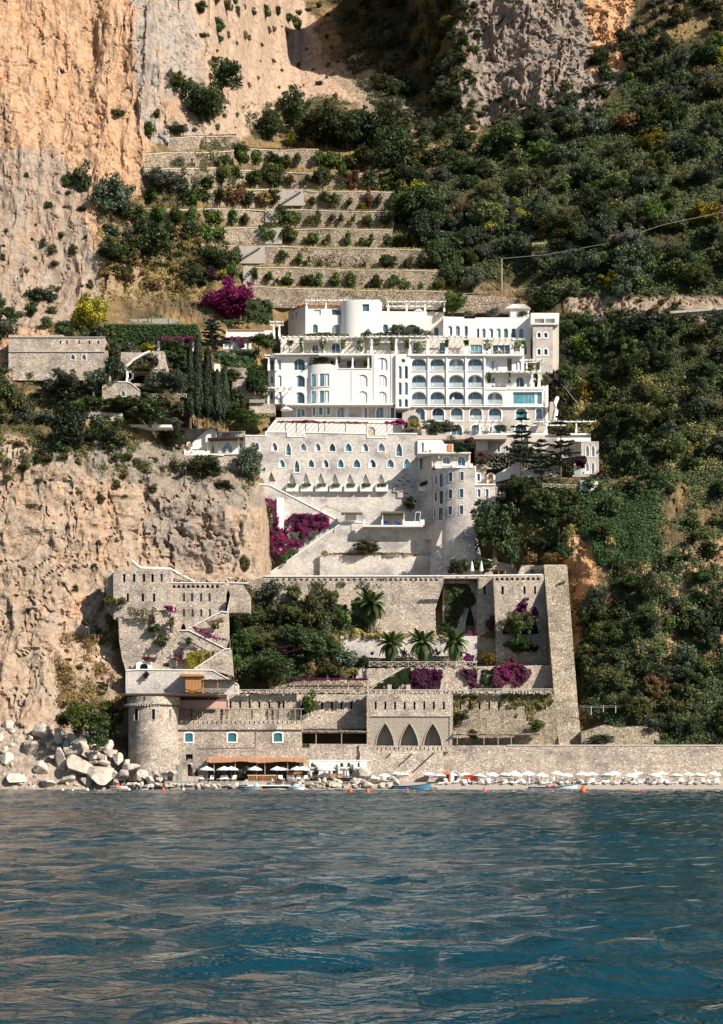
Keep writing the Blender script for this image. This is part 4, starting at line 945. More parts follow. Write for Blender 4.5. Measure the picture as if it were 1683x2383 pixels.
def big_tower():
    C, D, E = VC, VD, VE; YT = 351.5
    t = thing('round_tower_house', 'broad grey rubble tower with narrow white-framed windows beside stone wing', 'tower', P(1060, 1340, YT))
    xc, rc = 1088., 86.
    g = lambda x: 7.8*(1-math.sqrt(max(0, 1-((xc-x)/rc)**2))) if x < xc else 0
    H = [D.q(*q) for q in ((1285,625,1322,762),(1378,622,1410,715),(1495,622,1528,712),(1283,803,1320,940),(1375,800,1410,893),(1488,800,1525,890),(1275,980,1315,1115),(1372,975,1408,1065),(1488,975,1525,1065),(1240,628,1262,722),(1235,810,1255,900),(1228,985,1250,1072))]
    part('drum', MB().bent(1003,1106,D.y(566),1345,YT,g,H,.35,30,6,ny=8,flare=lambda x,y: .0), GREYST, t)
    for i, h in enumerate(H):
        xm = (h[0]+h[2])/2; Yw = YT + g(h[2])
        sl = (g(h[0])-g(h[2]))/(h[2]-h[0])
        mb = MB()
        for a,b,c,d in ((h[0]-1.4,h[1]-1.4,h[0],h[3]+1.4),(h[2],h[1]-1.4,h[2]+1.4,h[3]+1.4),(h[0],h[1]-1.4,h[2],h[1]),(h[0],h[3],h[2],h[3]+1.4)):
            vs = [(*P(xx,yy,YT)[:1], YT+g(max(1003.5,min(xx,1106)))-.08, P(xx,yy,YT)[2]) for xx,yy in ((a,d),(c,d),(c,b),(a,b))]
            mb.add(vs + [(v[0],v[1]+.3,v[2]) for v in vs], [(0,1,2,3),(0,4,5,1),(1,5,6,2),(2,6,7,3),(3,7,4,0)])
        f = part('window', mb, TRIM, t)
        vs = [(P(xx,yy,YT)[0], YT+g(xx)+.22, P(xx,yy,YT)[2]) for xx,yy in ((h[0],h[3]),(h[2],h[3]),(h[2],h[1]),(h[0],h[1]))]
        part('pane', MB().add(vs, [(0,1,2,3)]), GLASS if i % 3 != 1 else DGLASS, f)
    # white crenellated parapet of the roof terrace
    for a,b,c,d in ((1195,548,1228,562),(1228,545,1265,585),(1265,575,1300,585),(1298,538,1412,562),(1410,538,1440,580),(1440,568,1582,580),(1580,535,1625,580)):
        part('parapet', MB().pbox(*D.q(a,b,c,d), YT+.0 + (g(D.x((a+b)/2 if 0 else (a+c)/2))) - .12, .6), WHITE, t)
    H = [D.arch(1308,460,1385,538,38), D.arch(1465,458,1545,560,40)]
    wall(t, 'roof_room', D.poly([(1195,425),(1600,425),(1600,580),(1195,580)]), YT+3.8, 5, H, CREAM, .5)
    for h in H: win(t, h, YT+3.8, .3, sur=2, mull=(.5,))
    part('roof_slab', MB().pbox(*D.q(1190,415,1605,428), YT+2.6, 6), WHITE, t)
    for x in (1268,1432,1590): part('bracket', MB().pbox(*D.q(x-6,428,x+6,480), YT+3.0, .6), CREAM, t)
    # terrace room behind
    H = [D.arch(1085,312,1112,418,14)]
    wall(t, 'terrace_room', D.poly([(1046,285),(1300,285),(1330,330),(1420,330),(1420,415),(1046,415)]), YT+8, 4, H, WHITE, .4); win(t, H[0], YT+8, .3, sur=1.5, name='door')
    part('shutter', MB().pbox(*D.q(1362,333,1412,408), YT+7.8, .12), TERRA, t)
    for a,b,c,d in ((1046,392,1078,428),(1140,362,1165,425),(1190,356,1212,425)): part('pier', MB().pbox(*D.q(a,b,c,d), YT+3.2, .8), WHITE, t)
    part('terrace_edge', MB().pbox(*D.q(1044,415,1200,430), YT+3, 5), WHITE, t)
    # block right of the drum
    H = [E.rect(220,762,250,840), E.rect(300,760,330,840)]
    wall(t, 'side_block', E.poly([(196,720),(400,720),(400,960),(330,1080),(196,1080)]), YT+.4, 8, H, GREYST, .4)
    for h in H: win(t, h, YT+.4, .25, sur=1.6)
    part('side_parapet', MB().pbox(*E.q(180,706,400,722), YT+.2, 7), WHITE, t)
    H = [E.rect(215,606,246,680)]
    wall(t, 'brick_room', E.poly([(205,520),(310,520),(310,710),(205,710)]), YT+3.5, 5, H, TANST, .4); win(t, H[0], YT+3.5, .25, sur=2)
    part('corner_pier', MB().pbox(*E.q(178,530,206,720), YT+1.5, 4), WHITE, t)
    H = [E.arch(328,612,376,708,24)]
    wall(t, 'arched_gate', E.poly([(312,708),(312,625),(330,600),(352,596),(378,604),(398,630),(398,708)])[::1], YT+3.2, 1, H, WHITE, .4)
    dr = part('wooden_door', pane_mb(H[0], YT+3.45), WOOD, t)
    part('entrance_canopy', MB().pbox(*E.q(395,708,508,720), YT+.3, 2.2), DARKWOOD, t)
    wall(t, 'entrance_wall', E.poly([(400,722),(500,722),(500,840),(400,840)]), YT+2.8, 4, [E.rect(445,745,478,800)], TANST, .4); win(t, E.rect(445,745,478,800), YT+2.8, .2, sur=2, pane=TGLASS)
    for x in (412, 492): part('post', MB().pbox(*E.q(x-4,720,x+4,840), YT+.5, .2), PALEWOOD, t)
big_tower()

def white_villa():
    """white room with awning at the left end of the stone wing"""
    C = VC; YV = 358.5
    t = thing('white_villa', 'low white garden villa with pointed glass door under a thin awning', 'villa', P(*C.p(440,450), YV))
    H = [C.og(415,332,446,434), C.og(530,310,636,414,70), C.og(705,315,738,378)]
    wall(t, 'front_wall', C.poly([(365,270),(480,265),(480,205),(765,205),(765,440),(365,440)]), YV+2.2, 6, H, WHITE, .4)
    for i, h in enumerate(H): win(t, h, YV+2.2, .25, sur=1.2, pane=GLASS if i else DGLASS, name='window' if i else 'door')
    part('door_leaf', MB().pbox(*C.q(418,392,444,433), YV+2.3, .06), WOOD, t)
    part('stone_parapet', MB().pbox(*C.q(482,212,765,252), YV+1.9, .5), TANST, t)
    coping(t, [C.p(482,212),C.p(768,206)], YV+1.9, 2.4)
    part('sloping_wall', MB().slab(C.poly([(200,395),(395,395),(395,268),(470,262),(470,195),(430,172),(395,172),(340,205),(270,265),(205,330)]), YV+1.6, 1.2), WHITE, t)
    part('garden_gate', pane_mb(C.arch(172,318,196,372,12), YV+1.2), WOOD, t)
    part('gate_wall', MB().slab(C.poly([(150,390),(205,390),(205,320),(196,306),(172,306),(155,322)]), YV+1.3, .6), WHITE, t)
    part('awning', MB().slab(C.poly([(372,272),(762,262),(762,252),(380,264)]), YV-.8, 3.2), DARKWOOD, t)
    for x in (375, 700, 755): part('post', MB().tube([P(*C.p(x,440),YV-.7), P(*C.p(x,268),YV-.7)], .05), STEEL, t)
    part('terrace_wall', MB().slab(C.poly([(128,450),(395,450),(395,442),(545,455),(545,442),(712,436),(712,425),(545,430),(398,430),(395,400),(130,388)])[::1], YV-1.2, .5), WHITE, t)
    part('terrace_floor', MB().pbox(*C.q(130,441,712,450), YV-.68, 8), LEDGE, t)
    H = [C.arch(628,478,706,528,28)]
    wall(t, 'stone_base', C.poly([(130,452),(712,452),(700,600),(640,745),(500,690),(345,600),(130,520)]), YV-1, 7, H, TANST, .9)
    part('arch_ring', MB().ring(H[0], YV-1.06, .1, -1.2), CONCRETE, t)
    part('rubble_parapet', MB().slab(C.poly([(340,615),(640,760),(640,745),(345,598)]), YV-2, 1), DRYST, t)
    part('terrace_post', MB().pbox(*C.q(632,668,650,745), YV-2.3, .4), WHITE, t)
    for i, (a, b) in enumerate(((480,525),(560,600))):
        s = thing('sun_lounger', 'white cushioned lounger on villa terrace, %s one' % ('left' if i == 0 else 'right'), 'sun lounger', P(*C.p((a+b)/2,428), YV+.2), 'loungers on the villa terrace')
        part('base', MB().pbox(*C.q(a,418,b,430), YV+.1, 1.8), WOOD, s); part('cushion', MB().pbox(*C.q(a+2,410,b-2,418), YV+.1, 1.7), CANVAS, s)
        part('backrest', MB().slab(C.poly([(a+8,412),(b-4,412),(b-10,378),(a+4,380)]), YV+1.5, .15), CANVAS, s)
white_villa()

def hotel_terrace():
    C, D = VC, VD; Y0 = 366.0
    t = thing('terrace_wall', 'long white wall behind the flowered pergola at the hotel foot', 'wall', P(800, 1012, Y0))
    part('wall', MB().slab([C.p(985,215),C.p(1010,165),C.p(1090,65),C.p(1330,62),D.p(200,62),D.p(900,70),D.p(1045,120),D.p(1045,240),C.p(985,240)][::-1], Y0, 4, [D.arch(520,150,600,262,40)], .4), WHITE, t)
    part('door', pane_mb(D.arch(520,150,600,262,40), Y0+.2), PALEWOOD, t)
    coping(t, [C.p(1090,66),C.p(1340,62),D.p(350,62),D.p(610,68),D.p(890,72)], Y0-.03, 2.2)
    p = thing('pole_pergola', 'rustic pole pergola with flowering vines along white terrace wall', 'pergola', P(800, 1008, Y0-3.4))
    xs = [C.x(1190),C.x(1305),C.x(1402),C.x(1540),C.x(1605),D.x(290),D.x(510),D.x(725),D.x(940)]
    for x in xs: part('post', MB().tube([P(x,1009,Y0-3.4), P(x,C.y(98),Y0-3.4)], .1, 6), GREYWOOD, p)
    part('front_rail', MB().tube([P(C.x(1110),C.y(97),Y0-3.4), P(C.x(1620),C.y(102),Y0-3.4), P(D.x(520),D.y(112),Y0-3.4), P(D.x(950),D.y(122),Y0-3.4)], .12, 6), GREYWOOD, p)
    for i in range(26):
        x = C.x(1110) + (D.x(945)-C.x(1110))*i/25; yy = C.y(94) + 5*i/25
        part('rafter', MB().bar(P(x,yy,Y0-3.9), P(x+3,yy-1,Y0-.05), .1), GREYWOOD, p)
    # hedge arch and plants handled with the vegetation
    a = thing('stone_arch', 'small rubble garden arch beside the stair on hotel terrace', 'arch', P(965, 990, Y0-2))
    part('wall', MB().slab(D.poly([(885,240),(1090,240),(1075,40),(1040,0),(960,-25),(885,5)]), Y0-1.5, 1.2, [D.arch(938,28,1060,150,60)], 1.0), PALEST, a)
    # terrace ground strip
    struct('hotel_terrace_ground', MB().box((P(570,1009,360)[0],361,P(600,1011,361)[2]-1.0), (P(1180,1009,361)[0],376,P(600,1011,361)[2]-.2)), LEDGE)
hotel_terrace()

def right_villa():
    E = VE; YV = 361.0
    t = thing('stone_villa', 'pale stone villa with tall pointed windows at the right below hotel', 'villa', P(1360, 1105, YV))
    H = [E.og(1296,322,1328,435,50), E.og(1353,322,1384,435,50), E.og(1297,490,1326,595,45), E.og(1353,492,1382,600,45)]
    wall(t, 'front_wall', E.poly([(1250,286),(1425,286),(1428,618),(1250,618)]), YV, 8, H, PALEST, .6)
    for h in H: win(t, h, YV, .4, sur=2.2, cur=[(.2,.8)])
    g = lambda x: (E.x(1250)-x)*.18
    part('side_wall', MB().bent(E.x(1090),E.x(1250),E.y(288),E.y(600),YV+.02,g,[E.q(1140,330,1172,438), E.q(1186,330,1218,438)],.4,4,3), PALEST, t)
    for q in (E.q(1140,330,1172,438), E.q(1186,330,1218,438)):
        f = part('window', MB().slab(ogive(q[0]-2,q[1]-4,q[2]+2,q[3]+2,rise=12), YV+g(q[0])-.15, .3, [ogive(*q,rise=10)], .2), TRIM, t); part('pane', pane_mb(ogive(*q,rise=10), YV+g(q[0])-.02), GLASS, f)
    H = [E.rect(415,325,444,392), E.rect(498,325,524,385), E.rect(560,325,590,380), E.rect(1070,345,1100,438)]
    wall(t, 'long_wall', E.poly([(205,385),(205,225),(330,215),(1250,228),(1345,235),(1345,286),(1120,290),(1120,560),(205,560)]), YV+3, 6, H, PALEST, .5)
    for h in H: win(t, h, YV+3, .3, sur=1.4)
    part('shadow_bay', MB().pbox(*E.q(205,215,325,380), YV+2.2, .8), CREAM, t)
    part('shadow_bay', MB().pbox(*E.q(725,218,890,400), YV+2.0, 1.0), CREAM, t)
    part('roof_terrace_edge', MB().pbox(*E.q(320,206,1345,222), YV+2.6, 6), WHITE, t)
    part('roof_parapet', MB().pbox(*E.q(1010,250,1345,288), YV+.9, 1.2), WHITE, t)
    H = [E.og(990,490,1020,600), E.og(1072,498,1105,560)]
    wall(t, 'lower_wall', E.poly([(970,455),(1250,455),(1250,618),(970,618)]), YV+3.4, 3, H, CREAM, .5)
    for h in H: win(t, h, YV+3.4, .3, sur=2)
    part('porch_roof', MB().pbox(*E.q(970,440,1240,458), YV-.4, 3.6), LEDGE, t)
    part('porch_column', MB().pbox(*E.q(1178,480,1202,600), YV+.4, .8), WHITE, t)
    railing(t, E.x(1172), E.x(1290), E.y(560), E.y(606), YV-.8)
    part('planter', MB().pbox(*E.q(1280,582,1338,622), YV-1, 1), WHITE, t)
    part('terrace_edge', MB().pbox(*E.q(1165,606,1345,640), YV-1.2, 3), PALEST, t)
    part('garden_wall', MB().slab(E.poly([(1240,790),(1420,790),(1420,690),(1330,660),(1240,680)]), 350.2, 4), WHITE, t)
    part('stair_wall', MB().slab(E.poly([(398,690),(560,650),(880,640),(960,620),(960,605),(880,565),(650,560),(650,495),(630,492),(398,612)]), YV-4.5, 1.2), WHITE, t)
    part('stair_wall', MB().slab(E.poly([(1010,745),(1040,745),(1045,615),(965,608),(965,640),(1000,650)]), YV-4.2, 1.0), WHITE, t)
    s = thing('garden_stair', 'pale garden stair climbing beside the hotel right corner', 'stairs', P(*VB.p(1480,1280), 366))
    for i in range(14):
        yy = 1270 - i*13; part('step', MB().pbox(*VB.q(1444+i*.6,yy-12,1494+i*.4,yy), 366+i*.32, .9), LEDGE, s)
    part('side_wall', MB().tube([P(*VB.p(1498,1280),365.6), P(*VB.p(1515,1180),368), P(*VB.p(1500,1110),370), P(*VB.p(1525,1050),372)], .45, 6), WHITE, s)
right_villa()

# ------------------------------------------------------------------ lower terraces and the buildings by the sea
def slots(v, xs, y0, y1, w): return [v.rect(x, y0, x+w, y1) for x in xs]
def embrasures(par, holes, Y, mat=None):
    for h in holes: part('embrasure_shade', pane_mb(h, Y), mat or DARKROOM, par)  # near-black sheet in each opening, standing in for its unlit depth
def xfence(label, x0, y0, x1, y1, h, Y, n, mat=None, Y1=None, name='wooden_fence', group=None):
    """rail fence with crossed braces between posts"""
    Y1 = Y1 or Y; mat = mat or PALEWOOD; o = thing(name, label, 'fence', P((x0+x1)/2, max(y0,y1), Y), group)
    pt = lambda t, up: Vector(P(x0+(x1-x0)*t, y0+(y1-y0)*t - up*h, Y+(Y1-Y)*t))
    for i in range(n+1): part('post', MB().bar(pt(i/n,0), pt(i/n,1.05), .1), mat, o)
    part('top_rail', MB().bar(pt(0,1), pt(1,1), .09), mat, o)
    for i in range(n):
        part('brace', MB().bar(pt(i/n,.05), pt((i+1)/n,.95), .07), mat, o); part('brace', MB().bar(pt(i/n,.95)+Vector((0,.08,0)), pt((i+1)/n,.05)+Vector((0,.08,0)), .07), mat, o)
    return o
def reed_canopy(label, x0, x1, y0, y1, yb, Y, depth, posts, mat=None, pm=None, name='reed_canopy'):
    o = thing(name, label, 'canopy', P((x0+x1)/2, yb, Y))
    a, b = P(x0,y1,Y), P(x1,y0,Y); n = 40; r = rng_(int(x0)); mb = MB()
    X = np.linspace(a[0], b[0], n+1)
    for i in range(n+1):
        dz = r.normal(0,.05); mb.v += [(X[i],Y+r.normal(0,.12),a[2]+dz),(X[i],Y,a[2]+.16+dz),(X[i],Y+depth,b[2]+dz)]
    for i in range(n): mb.f += [(3*i,3*i+3,3*i+4,3*i+1),(3*i+1,3*i+4,3*i+5,3*i+2),(3*i+2,3*i+5,3*i+3,3*i)]
    part('roof', mb, mat or REED, o)
    for x in posts: part('post', MB().tube([P(x,yb,Y+.3), P(x,y1-.5,Y+.3)], .09, 6), pm or GREYWOOD, o)
    part('edge_beam', MB().tube([(a[0],Y+.3,a[2]-.08),(b[0],Y+.3,a[2]-.08)], .08, 6), pm or GREYWOOD, o)
    return o

def left_house():
    F_ = VF; Y0 = 322.0
    t = thing('cliff_house', 'tan stone house with slit windows built against the left cliff', 'building', P(*F_.p(820,985), Y0))
    H1 = slots(F_, (577,664,752,828,908), 136, 207, 22); H2 = slots(F_, (608,742,842), 310, 382, 22)
    wall(t, 'upper_wall', F_.poly([(490,108),(1000,100),(1006,425),(1000,540),(495,540)])[::-1], Y0, 9, H1+H2, TANST, 1.0)
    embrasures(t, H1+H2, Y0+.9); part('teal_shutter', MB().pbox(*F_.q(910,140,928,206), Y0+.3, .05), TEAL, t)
    part('dark_corner', MB().slab(F_.poly([(440,112),(490,108),(495,540),(430,440)])[::-1], Y0+1.6, 6), TANST, t)
    part('base_wall', MB().slab(F_.poly([(535,530),(830,530),(1000,540),(1010,985),(600,990),(570,890),(545,740)])[::-1], Y0-.5, 8), TANST, t)
    arc = [F_.og(x-15,228,x+15,260,28) for x in (1030,1072,1115,1157,1200,1243,1285,1328,1372,1415)]
    H3 = slots(F_, (1108,1180,1260,1335), 308, 380, 21) + slots(F_, (1108,1185,1262,1340), 448, 516, 20)
    gate = F_.og(1092,575,1134,632,38)
    wall(t, 'side_wing', F_.poly([(1000,215),(1488,215),(1488,470),(1440,480),(1180,610),(1160,690),(1000,690)])[::-1], Y0+1.2, 8, arc+H3+[gate], TANST, .9)
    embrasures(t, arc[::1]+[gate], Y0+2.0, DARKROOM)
    for h in H3: win(t, h, Y0+1.2, .4, fr=.5, pane=DGLASS, fmat=TEAL)
    coping(t, [F_.p(1000,218),F_.p(1488,220)], Y0+1.15, 2.2)
    coping(t, [F_.p(652,16),F_.p(735,86),F_.p(1000,96),F_.p(1100,150),F_.p(1215,210)], Y0+4.5, 4.2, .4)
    part('stair_wall', MB().slab(F_.poly([(652,100),(1210,212),(1100,160),(1000,105),(735,95),(655,30)])[::1], Y0+4.6, 2), RENDERED, t)
    gate = F_.og(1462,275,1530,466,70)
    wall(t, 'gate_wall', F_.poly([(1486,220),(1545,220),(1640,225),(1700,320),(1700,480),(1486,480)])[::-1], Y0+2.5, 5, [F_.og(1490,275,1532,470,70)], TANST, 1.5); embrasures(t, [F_.og(1490,275,1532,470,70)], Y0+3.9)
    coping(t, [F_.p(1530,218),F_.p(1690,222)], Y0+2.4, 2.2)
    # zigzag stair with white parapets
    part('stair_flank', MB().slab(F_.poly([(1095,640),(1160,640),(1170,615),(1450,475),(1500,480),(1530,335),(1540,340),(1505,500),(1505,705),(1470,800),(1210,985),(1000,985),(1000,660)])[::-1], Y0-.2, 5), TANST, t)
    coping(t, [F_.p(1170,622),F_.p(1450,474),F_.p(1502,480)], Y0-.3, 2.6); coping(t, [F_.p(1500,480),F_.p(1530,340)], Y0-.3, 2.6)
    coping(t, [F_.p(1092,642),F_.p(1162,640),F_.p(1475,798)], Y0-.3, 2.4)
    part('lower_flank', MB().slab(F_.poly([(1205,985),(1480,806),(1532,800),(1548,1040),(1400,1000),(1205,995)])[::-1], Y0-2.2, 4), TANST, t)
    coping(t, [F_.p(1212,982),F_.p(1480,808),F_.p(1532,804)], Y0-2.3, 2.6)
    for a, b, yy in (((1285,865),(1475,722),0),((1475,718),(1530,718),0),((1200,590),(1440,720),0)):
        part('handrail', MB().bar(P(*F_.p(*a),Y0-2), P(*F_.p(*b),Y0-2), .09), GREYWOOD, t)
    for x, y0, y1 in ((1475,720,806),(1528,718,802),(1400,780,850),(1355,815,890),(1285,865,900),(1310,640,720),(1380,680,755)): part('rail_post', MB().bar(P(*F_.p(x,y0),Y0-2), P(*F_.p(x,y1),Y0-2), .09), GREYWOOD, t)
    # terrace wall below with white coping, little arched shrine
    part('terrace_wall', MB().slab(F_.poly([(600,992),(1370,992),(1600,1120),(1600,1230),(600,1230)])[::-1], Y0-3.5, 3), GREYST, t)
    coping(t, [F_.p(600,998),F_.p(700,990),F_.p(1370,994),F_.p(1600,1122)], Y0-3.55, 2.6)
    s = thing('shrine_arch', 'small white arched niche against the base of cliff house', 'shrine', P(*F_.p(760,985), Y0-1.5))
    part('wall', MB().slab(F_.poly([(695,982),(695,925),(730,912),(790,912),(822,930),(825,982)]), Y0-1.8, 1.2, [F_.arch(724,932,798,980,30)], .8), WHITE, s)
    part('niche', pane_mb(F_.arch(724,932,798,980,30), Y0-1.05), DARKROOM, s)
    g = thing('rail_frame', 'rusty metal frame on the roof terrace of cliff house', 'frame', P(*F_.p(1110,210), Y0+3))
    for x in (1048,1112,1172): part('post', MB().bar(P(*F_.p(x,210),Y0+3), P(*F_.p(x,142),Y0+3), .1), RUST, g)
    part('top_bar', MB().bar(P(*F_.p(1045,143),Y0+3), P(*F_.p(1175,143),Y0+3), .1), RUST, g)
    # wooden kiosk with canopy
    k = thing('wooden_kiosk', 'orange-brown wooden kiosk with flat roof on the flat roof terrace', 'kiosk', P(*F_.p(1205,1190), 316.5))
    for i in range(5): part('board', MB().pbox(*F_.q(1132+29*i,1046,1132+29*i+27,1190), 316.5+.02*(i%2), .12), WOOD, k)
    part('side', MB().pbox(*F_.q(1130,1046,1280,1190), 316.65, 2.4), WOOD, k)
    part('roof', MB().slab(F_.poly([(1095,1046),(1298,1046),(1285,1028),(1085,1022)]), 316.0, 3.2), WOOD, k)
    part('brace', MB().bar(P(*F_.p(1135,1185),316.4), P(*F_.p(1278,1155),316.4), .08).bar(P(*F_.p(1135,1155),316.38), P(*F_.p(1278,1185),316.38), .08), WOOD, k)
    reed_canopy('dark flat canopy on posts right of the wooden kiosk', F_.x(1285), F_.x(1595), F_.y(1070), F_.y(1080), F_.y(1190), 316.2, 3, [F_.x(1290),F_.x(1418),F_.x(1572)], DARKWOOD, WOOD)
    xfence('pale crossed rail fence under the dark canopy beside wooden kiosk', F_.x(1290), F_.y(1192), F_.x(1590), F_.y(1192), 9, 316.1, 4)
    struct('flat_roof_terrace', MB().slab(VJ.poly([(650,172),(1240,172),(1640,172),(1640,150),(660,150)]), 306.5, 12), DARKWOOD)
left_house()

def round_keep():
    J = VJ; Yc = 311.0
    t = thing('round_tower', 'round tan stone tower with corbelled parapet standing by the sea', 'tower', P(350, 1791, Yc))
    xc = J.x(952); rc = 262/J.k; Rm = rc*Yc/F; g = lambda x: Rm*(1-math.sqrt(max(0,1-min(1,abs((x-xc)/rc))**2)))
    H = [J.q(790,310,828,424), J.q(970,313,1003,420), J.q(1140,313,1160,416)]
    part('drum', MB().bent(xc-rc, xc+rc, J.y(285), J.y(1060), Yc-Rm, g, H, 1.0, 44, 1), TANST, t)
    for h in H:
        f = part('window_surround', MB().pbox(h[0]-1.2,h[1]-1.2,h[0],h[3]+1.5,Yc-Rm+g(h[0])-.05,.3).pbox(h[2],h[1]-1.2,h[2]+1.2,h[3]+1.5,Yc-Rm+g(h[2])-.05,.3).pbox(h[0],h[3],h[2],h[3]+1.5,Yc-Rm+g(h[0])-.05,.5), LEDGE, t)
        part('embrasure_shade', MB().pbox(h[0]+.1,h[1]+.1,h[2]-.1,h[3]-.1,Yc-Rm+max(g(h[0]),g(h[2]))+.45,.05), DARKROOM, f)
    r2 = rc*1.055; R2 = r2*Yc/F; g3 = lambda x: R2*(1-math.sqrt(max(0,1-min(1,abs((x-xc)/r2))**2)))
    part('parapet', MB().bent(xc-r2, xc+r2, J.y(178), J.y(262), Yc-R2, g3, (), 1.0, 44, 1), TANST, t)
    cz = P(xc, J.y(262), Yc); c0 = (cz[0], Yc)
    for k in range(30):
        a = math.pi*(1 + (k+.5)/30); X = c0[0] + math.cos(a)*(Rm+R2)/2; Yk = Yc + math.sin(a)*(Rm+R2)/2
        part('corbel', MB().bar((X,Yk,P(0,J.y(264),Yc)[2]), (X + -.0, Yk+.25*-math.sin(a)*0, P(0,J.y(292),Yc)[2]), .28), TANST, t)
        if k % 2 == 0: part('merlon_slot', MB().bar((c0[0]+math.cos(a)*(R2+.01), Yc+math.sin(a)*(R2+.01), P(0,J.y(190),Yc)[2]), (c0[0]+math.cos(a)*(R2+.01), Yc+math.sin(a)*(R2+.01), P(0,J.y(228),Yc)[2]), .1), DARKROOM, t)
round_keep()

def sea_house():
    J, K = VJ, VK; Y0 = 311.0
    t = thing('sea_house', 'tan stone seaside building with teal shutters and crenellated roof edge', 'building', P(555, 1800, Y0))
    H = [J.arch(1312,560,1395,650,14), K.arch(285,510,365,592,12), K.arch(717,510,797,592,12)]
    D_ = [J.rect(1320,780,1393,862), J.arch(1340,880,1380,1002,20)]
    wall(t, 'wall', [J.p(1205,1080), K.p(980,980), K.p(980,468), J.p(1205,520)][::1], Y0, 9, H+D_, TANST, .6)
    for i, h in enumerate(H):
        w_ = win(t, h, Y0, .25, fr=.8, sur=3.2, mull=(.5,), pane=TEAL if i else DGLASS)
        b = bounds(h); part('shutter', MB().pbox(b[0]+1,b[1]+3,(b[0]+b[2])/2-.3,b[3],Y0+.12,.06), TEAL, w_)
        part('shutter', MB().pbox((b[0]+b[2])/2+.3,b[1]+3,b[2]-1,b[3],Y0+.12,.06), TEAL, w_)
    embrasures(t, D_, Y0+.5)
    lat = MB(); b = bounds(D_[0])
    for i in range(9): lat.bar(P(b[0]+i*2, b[3], Y0+.2), P(min(b[2],b[0]+i*2+8), b[3]-8, Y0+.2), .05)
    part('lattice', lat, PALEWOOD, t, kind='stuff')
    part('cornice', MB().pbox(J.x(1212),K.y(470),K.x(998),K.y(478),Y0-.35,.6), TANST, t)
    part('parapet', MB().pbox(J.x(1210),K.y(424),K.x(1004),K.y(470),Y0-.15,.8), TANST, t)
    x = J.x(1212); i = 0
    while x < K.x(990):
        part('merlon', MB().pbox(x, K.y(391), x+8.6, K.y(425), Y0-.15, .7), TANST, t); x += 10.9
    part('pipe', MB().tube([P(*K.p(0,655),Y0-.08),P(*K.p(548,648),Y0-.08),P(*K.p(550,490),Y0-.08)], .05), GREYWOOD, t)
    # terrace wall behind with slits
    Y1 = 318.0; H = slots(K, (302,392,483,574,668,758,803), 212, 278, 18); g = K.og(955,225,1040,345,75)
    w2 = thing('slit_wall', 'tan rubble terrace wall with slit openings behind the seaside building', 'wall', P(600, 1690, Y1))
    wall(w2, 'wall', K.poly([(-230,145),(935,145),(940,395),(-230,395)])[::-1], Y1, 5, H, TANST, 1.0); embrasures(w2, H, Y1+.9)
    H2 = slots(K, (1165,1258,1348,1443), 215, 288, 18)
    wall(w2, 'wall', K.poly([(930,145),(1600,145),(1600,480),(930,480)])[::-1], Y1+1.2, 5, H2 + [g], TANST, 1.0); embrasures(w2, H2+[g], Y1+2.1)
    part('gate_frame', MB().ring(g, Y1+1.1, .2, -2.0), TRIM, w2)
    part('gate_step', MB().tube([P(*K.p(985,360),Y1+.6),P(*K.p(1030,340),Y1+.6),P(*K.p(1065,312),Y1+.6)], .3), TRIM, w2)
    c = thing('pink_awning', 'flat pink cloth awning above the vine pergola', 'awning', P(*K.p(130,270), 313.5)); part('cloth', MB().slab(K.poly([(-240,272),(285,272),(285,200),(-240,200)]), 313.5, .12), PINK, c)
    part('frame', MB().bar(P(*K.p(-240,200),313.4), P(*K.p(285,200),313.4), .1).bar(P(*K.p(285,272),313.4), P(*K.p(285,200),313.4), .1), GREYWOOD, c)
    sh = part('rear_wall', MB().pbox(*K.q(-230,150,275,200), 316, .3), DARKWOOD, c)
    for x in (20,105,190): part('post', MB().pbox(*K.q(x-4,150,x+4,200), 315.6, .12), WOOD, c)
    p = thing('vine_pergola', 'weathered pole pergola with vines on the crenellated roof terrace', 'pergola', P(560, 1690, 313.5))
    xs = [J.x(1225),J.x(1440),J.x(1495)] + [K.x(v) for v in (275,465,510,650,700,750,870,920,975)]
    for x in xs: part('post', MB().tube([P(x,K.y(400),312.6), P(x,K.y(285),312.6)], .08, 6), GREYWOOD, p)
    part('front_pole', MB().tube([P(J.x(1215),J.y(305),312.6), P(K.x(300),K.y(285),312.6), P(K.x(1005),K.y(284),312.6)], .1, 6), GREYWOOD, p)
    part('rear_pole', MB().tube([P(J.x(1215),J.y(305),316), P(K.x(1005),K.y(284),316)], .1, 6), GREYWOOD, p)
    for i in range(28):
        x = J.x(1220)+(K.x(1000)-J.x(1220))*i/27; part('rafter', MB().bar(P(x,K.y(282),312.2), P(x,K.y(281),316.2), .08), GREYWOOD, p)
    reed_canopy('grey reed canopy over the dark terrace left of three pointed arches', K.x(980), K.x(1605), K.y(478), K.y(505), K.y(612), 312.5, 5.5, [K.x(1118),K.x(1358),K.x(1600)])
    w3 = thing('low_sea_wall', 'tan rubble wall behind the white bathing pavilion', 'wall', P(*K.p(1290,900), 311.6))
    part('wall', MB().slab(K.poly([(978,612),(1620,615),(1620,960),(978,960)])[::-1], 311.6, 1.2), TANST, w3)
    part('shade_backing', MB().slab(K.poly([(978,470),(1620,470),(1620,640),(978,640)])[::-1], 318.4, 1.0), DARKWOOD, w3)  # last part: dark sheet standing in for the shade under the reed roof
sea_house()

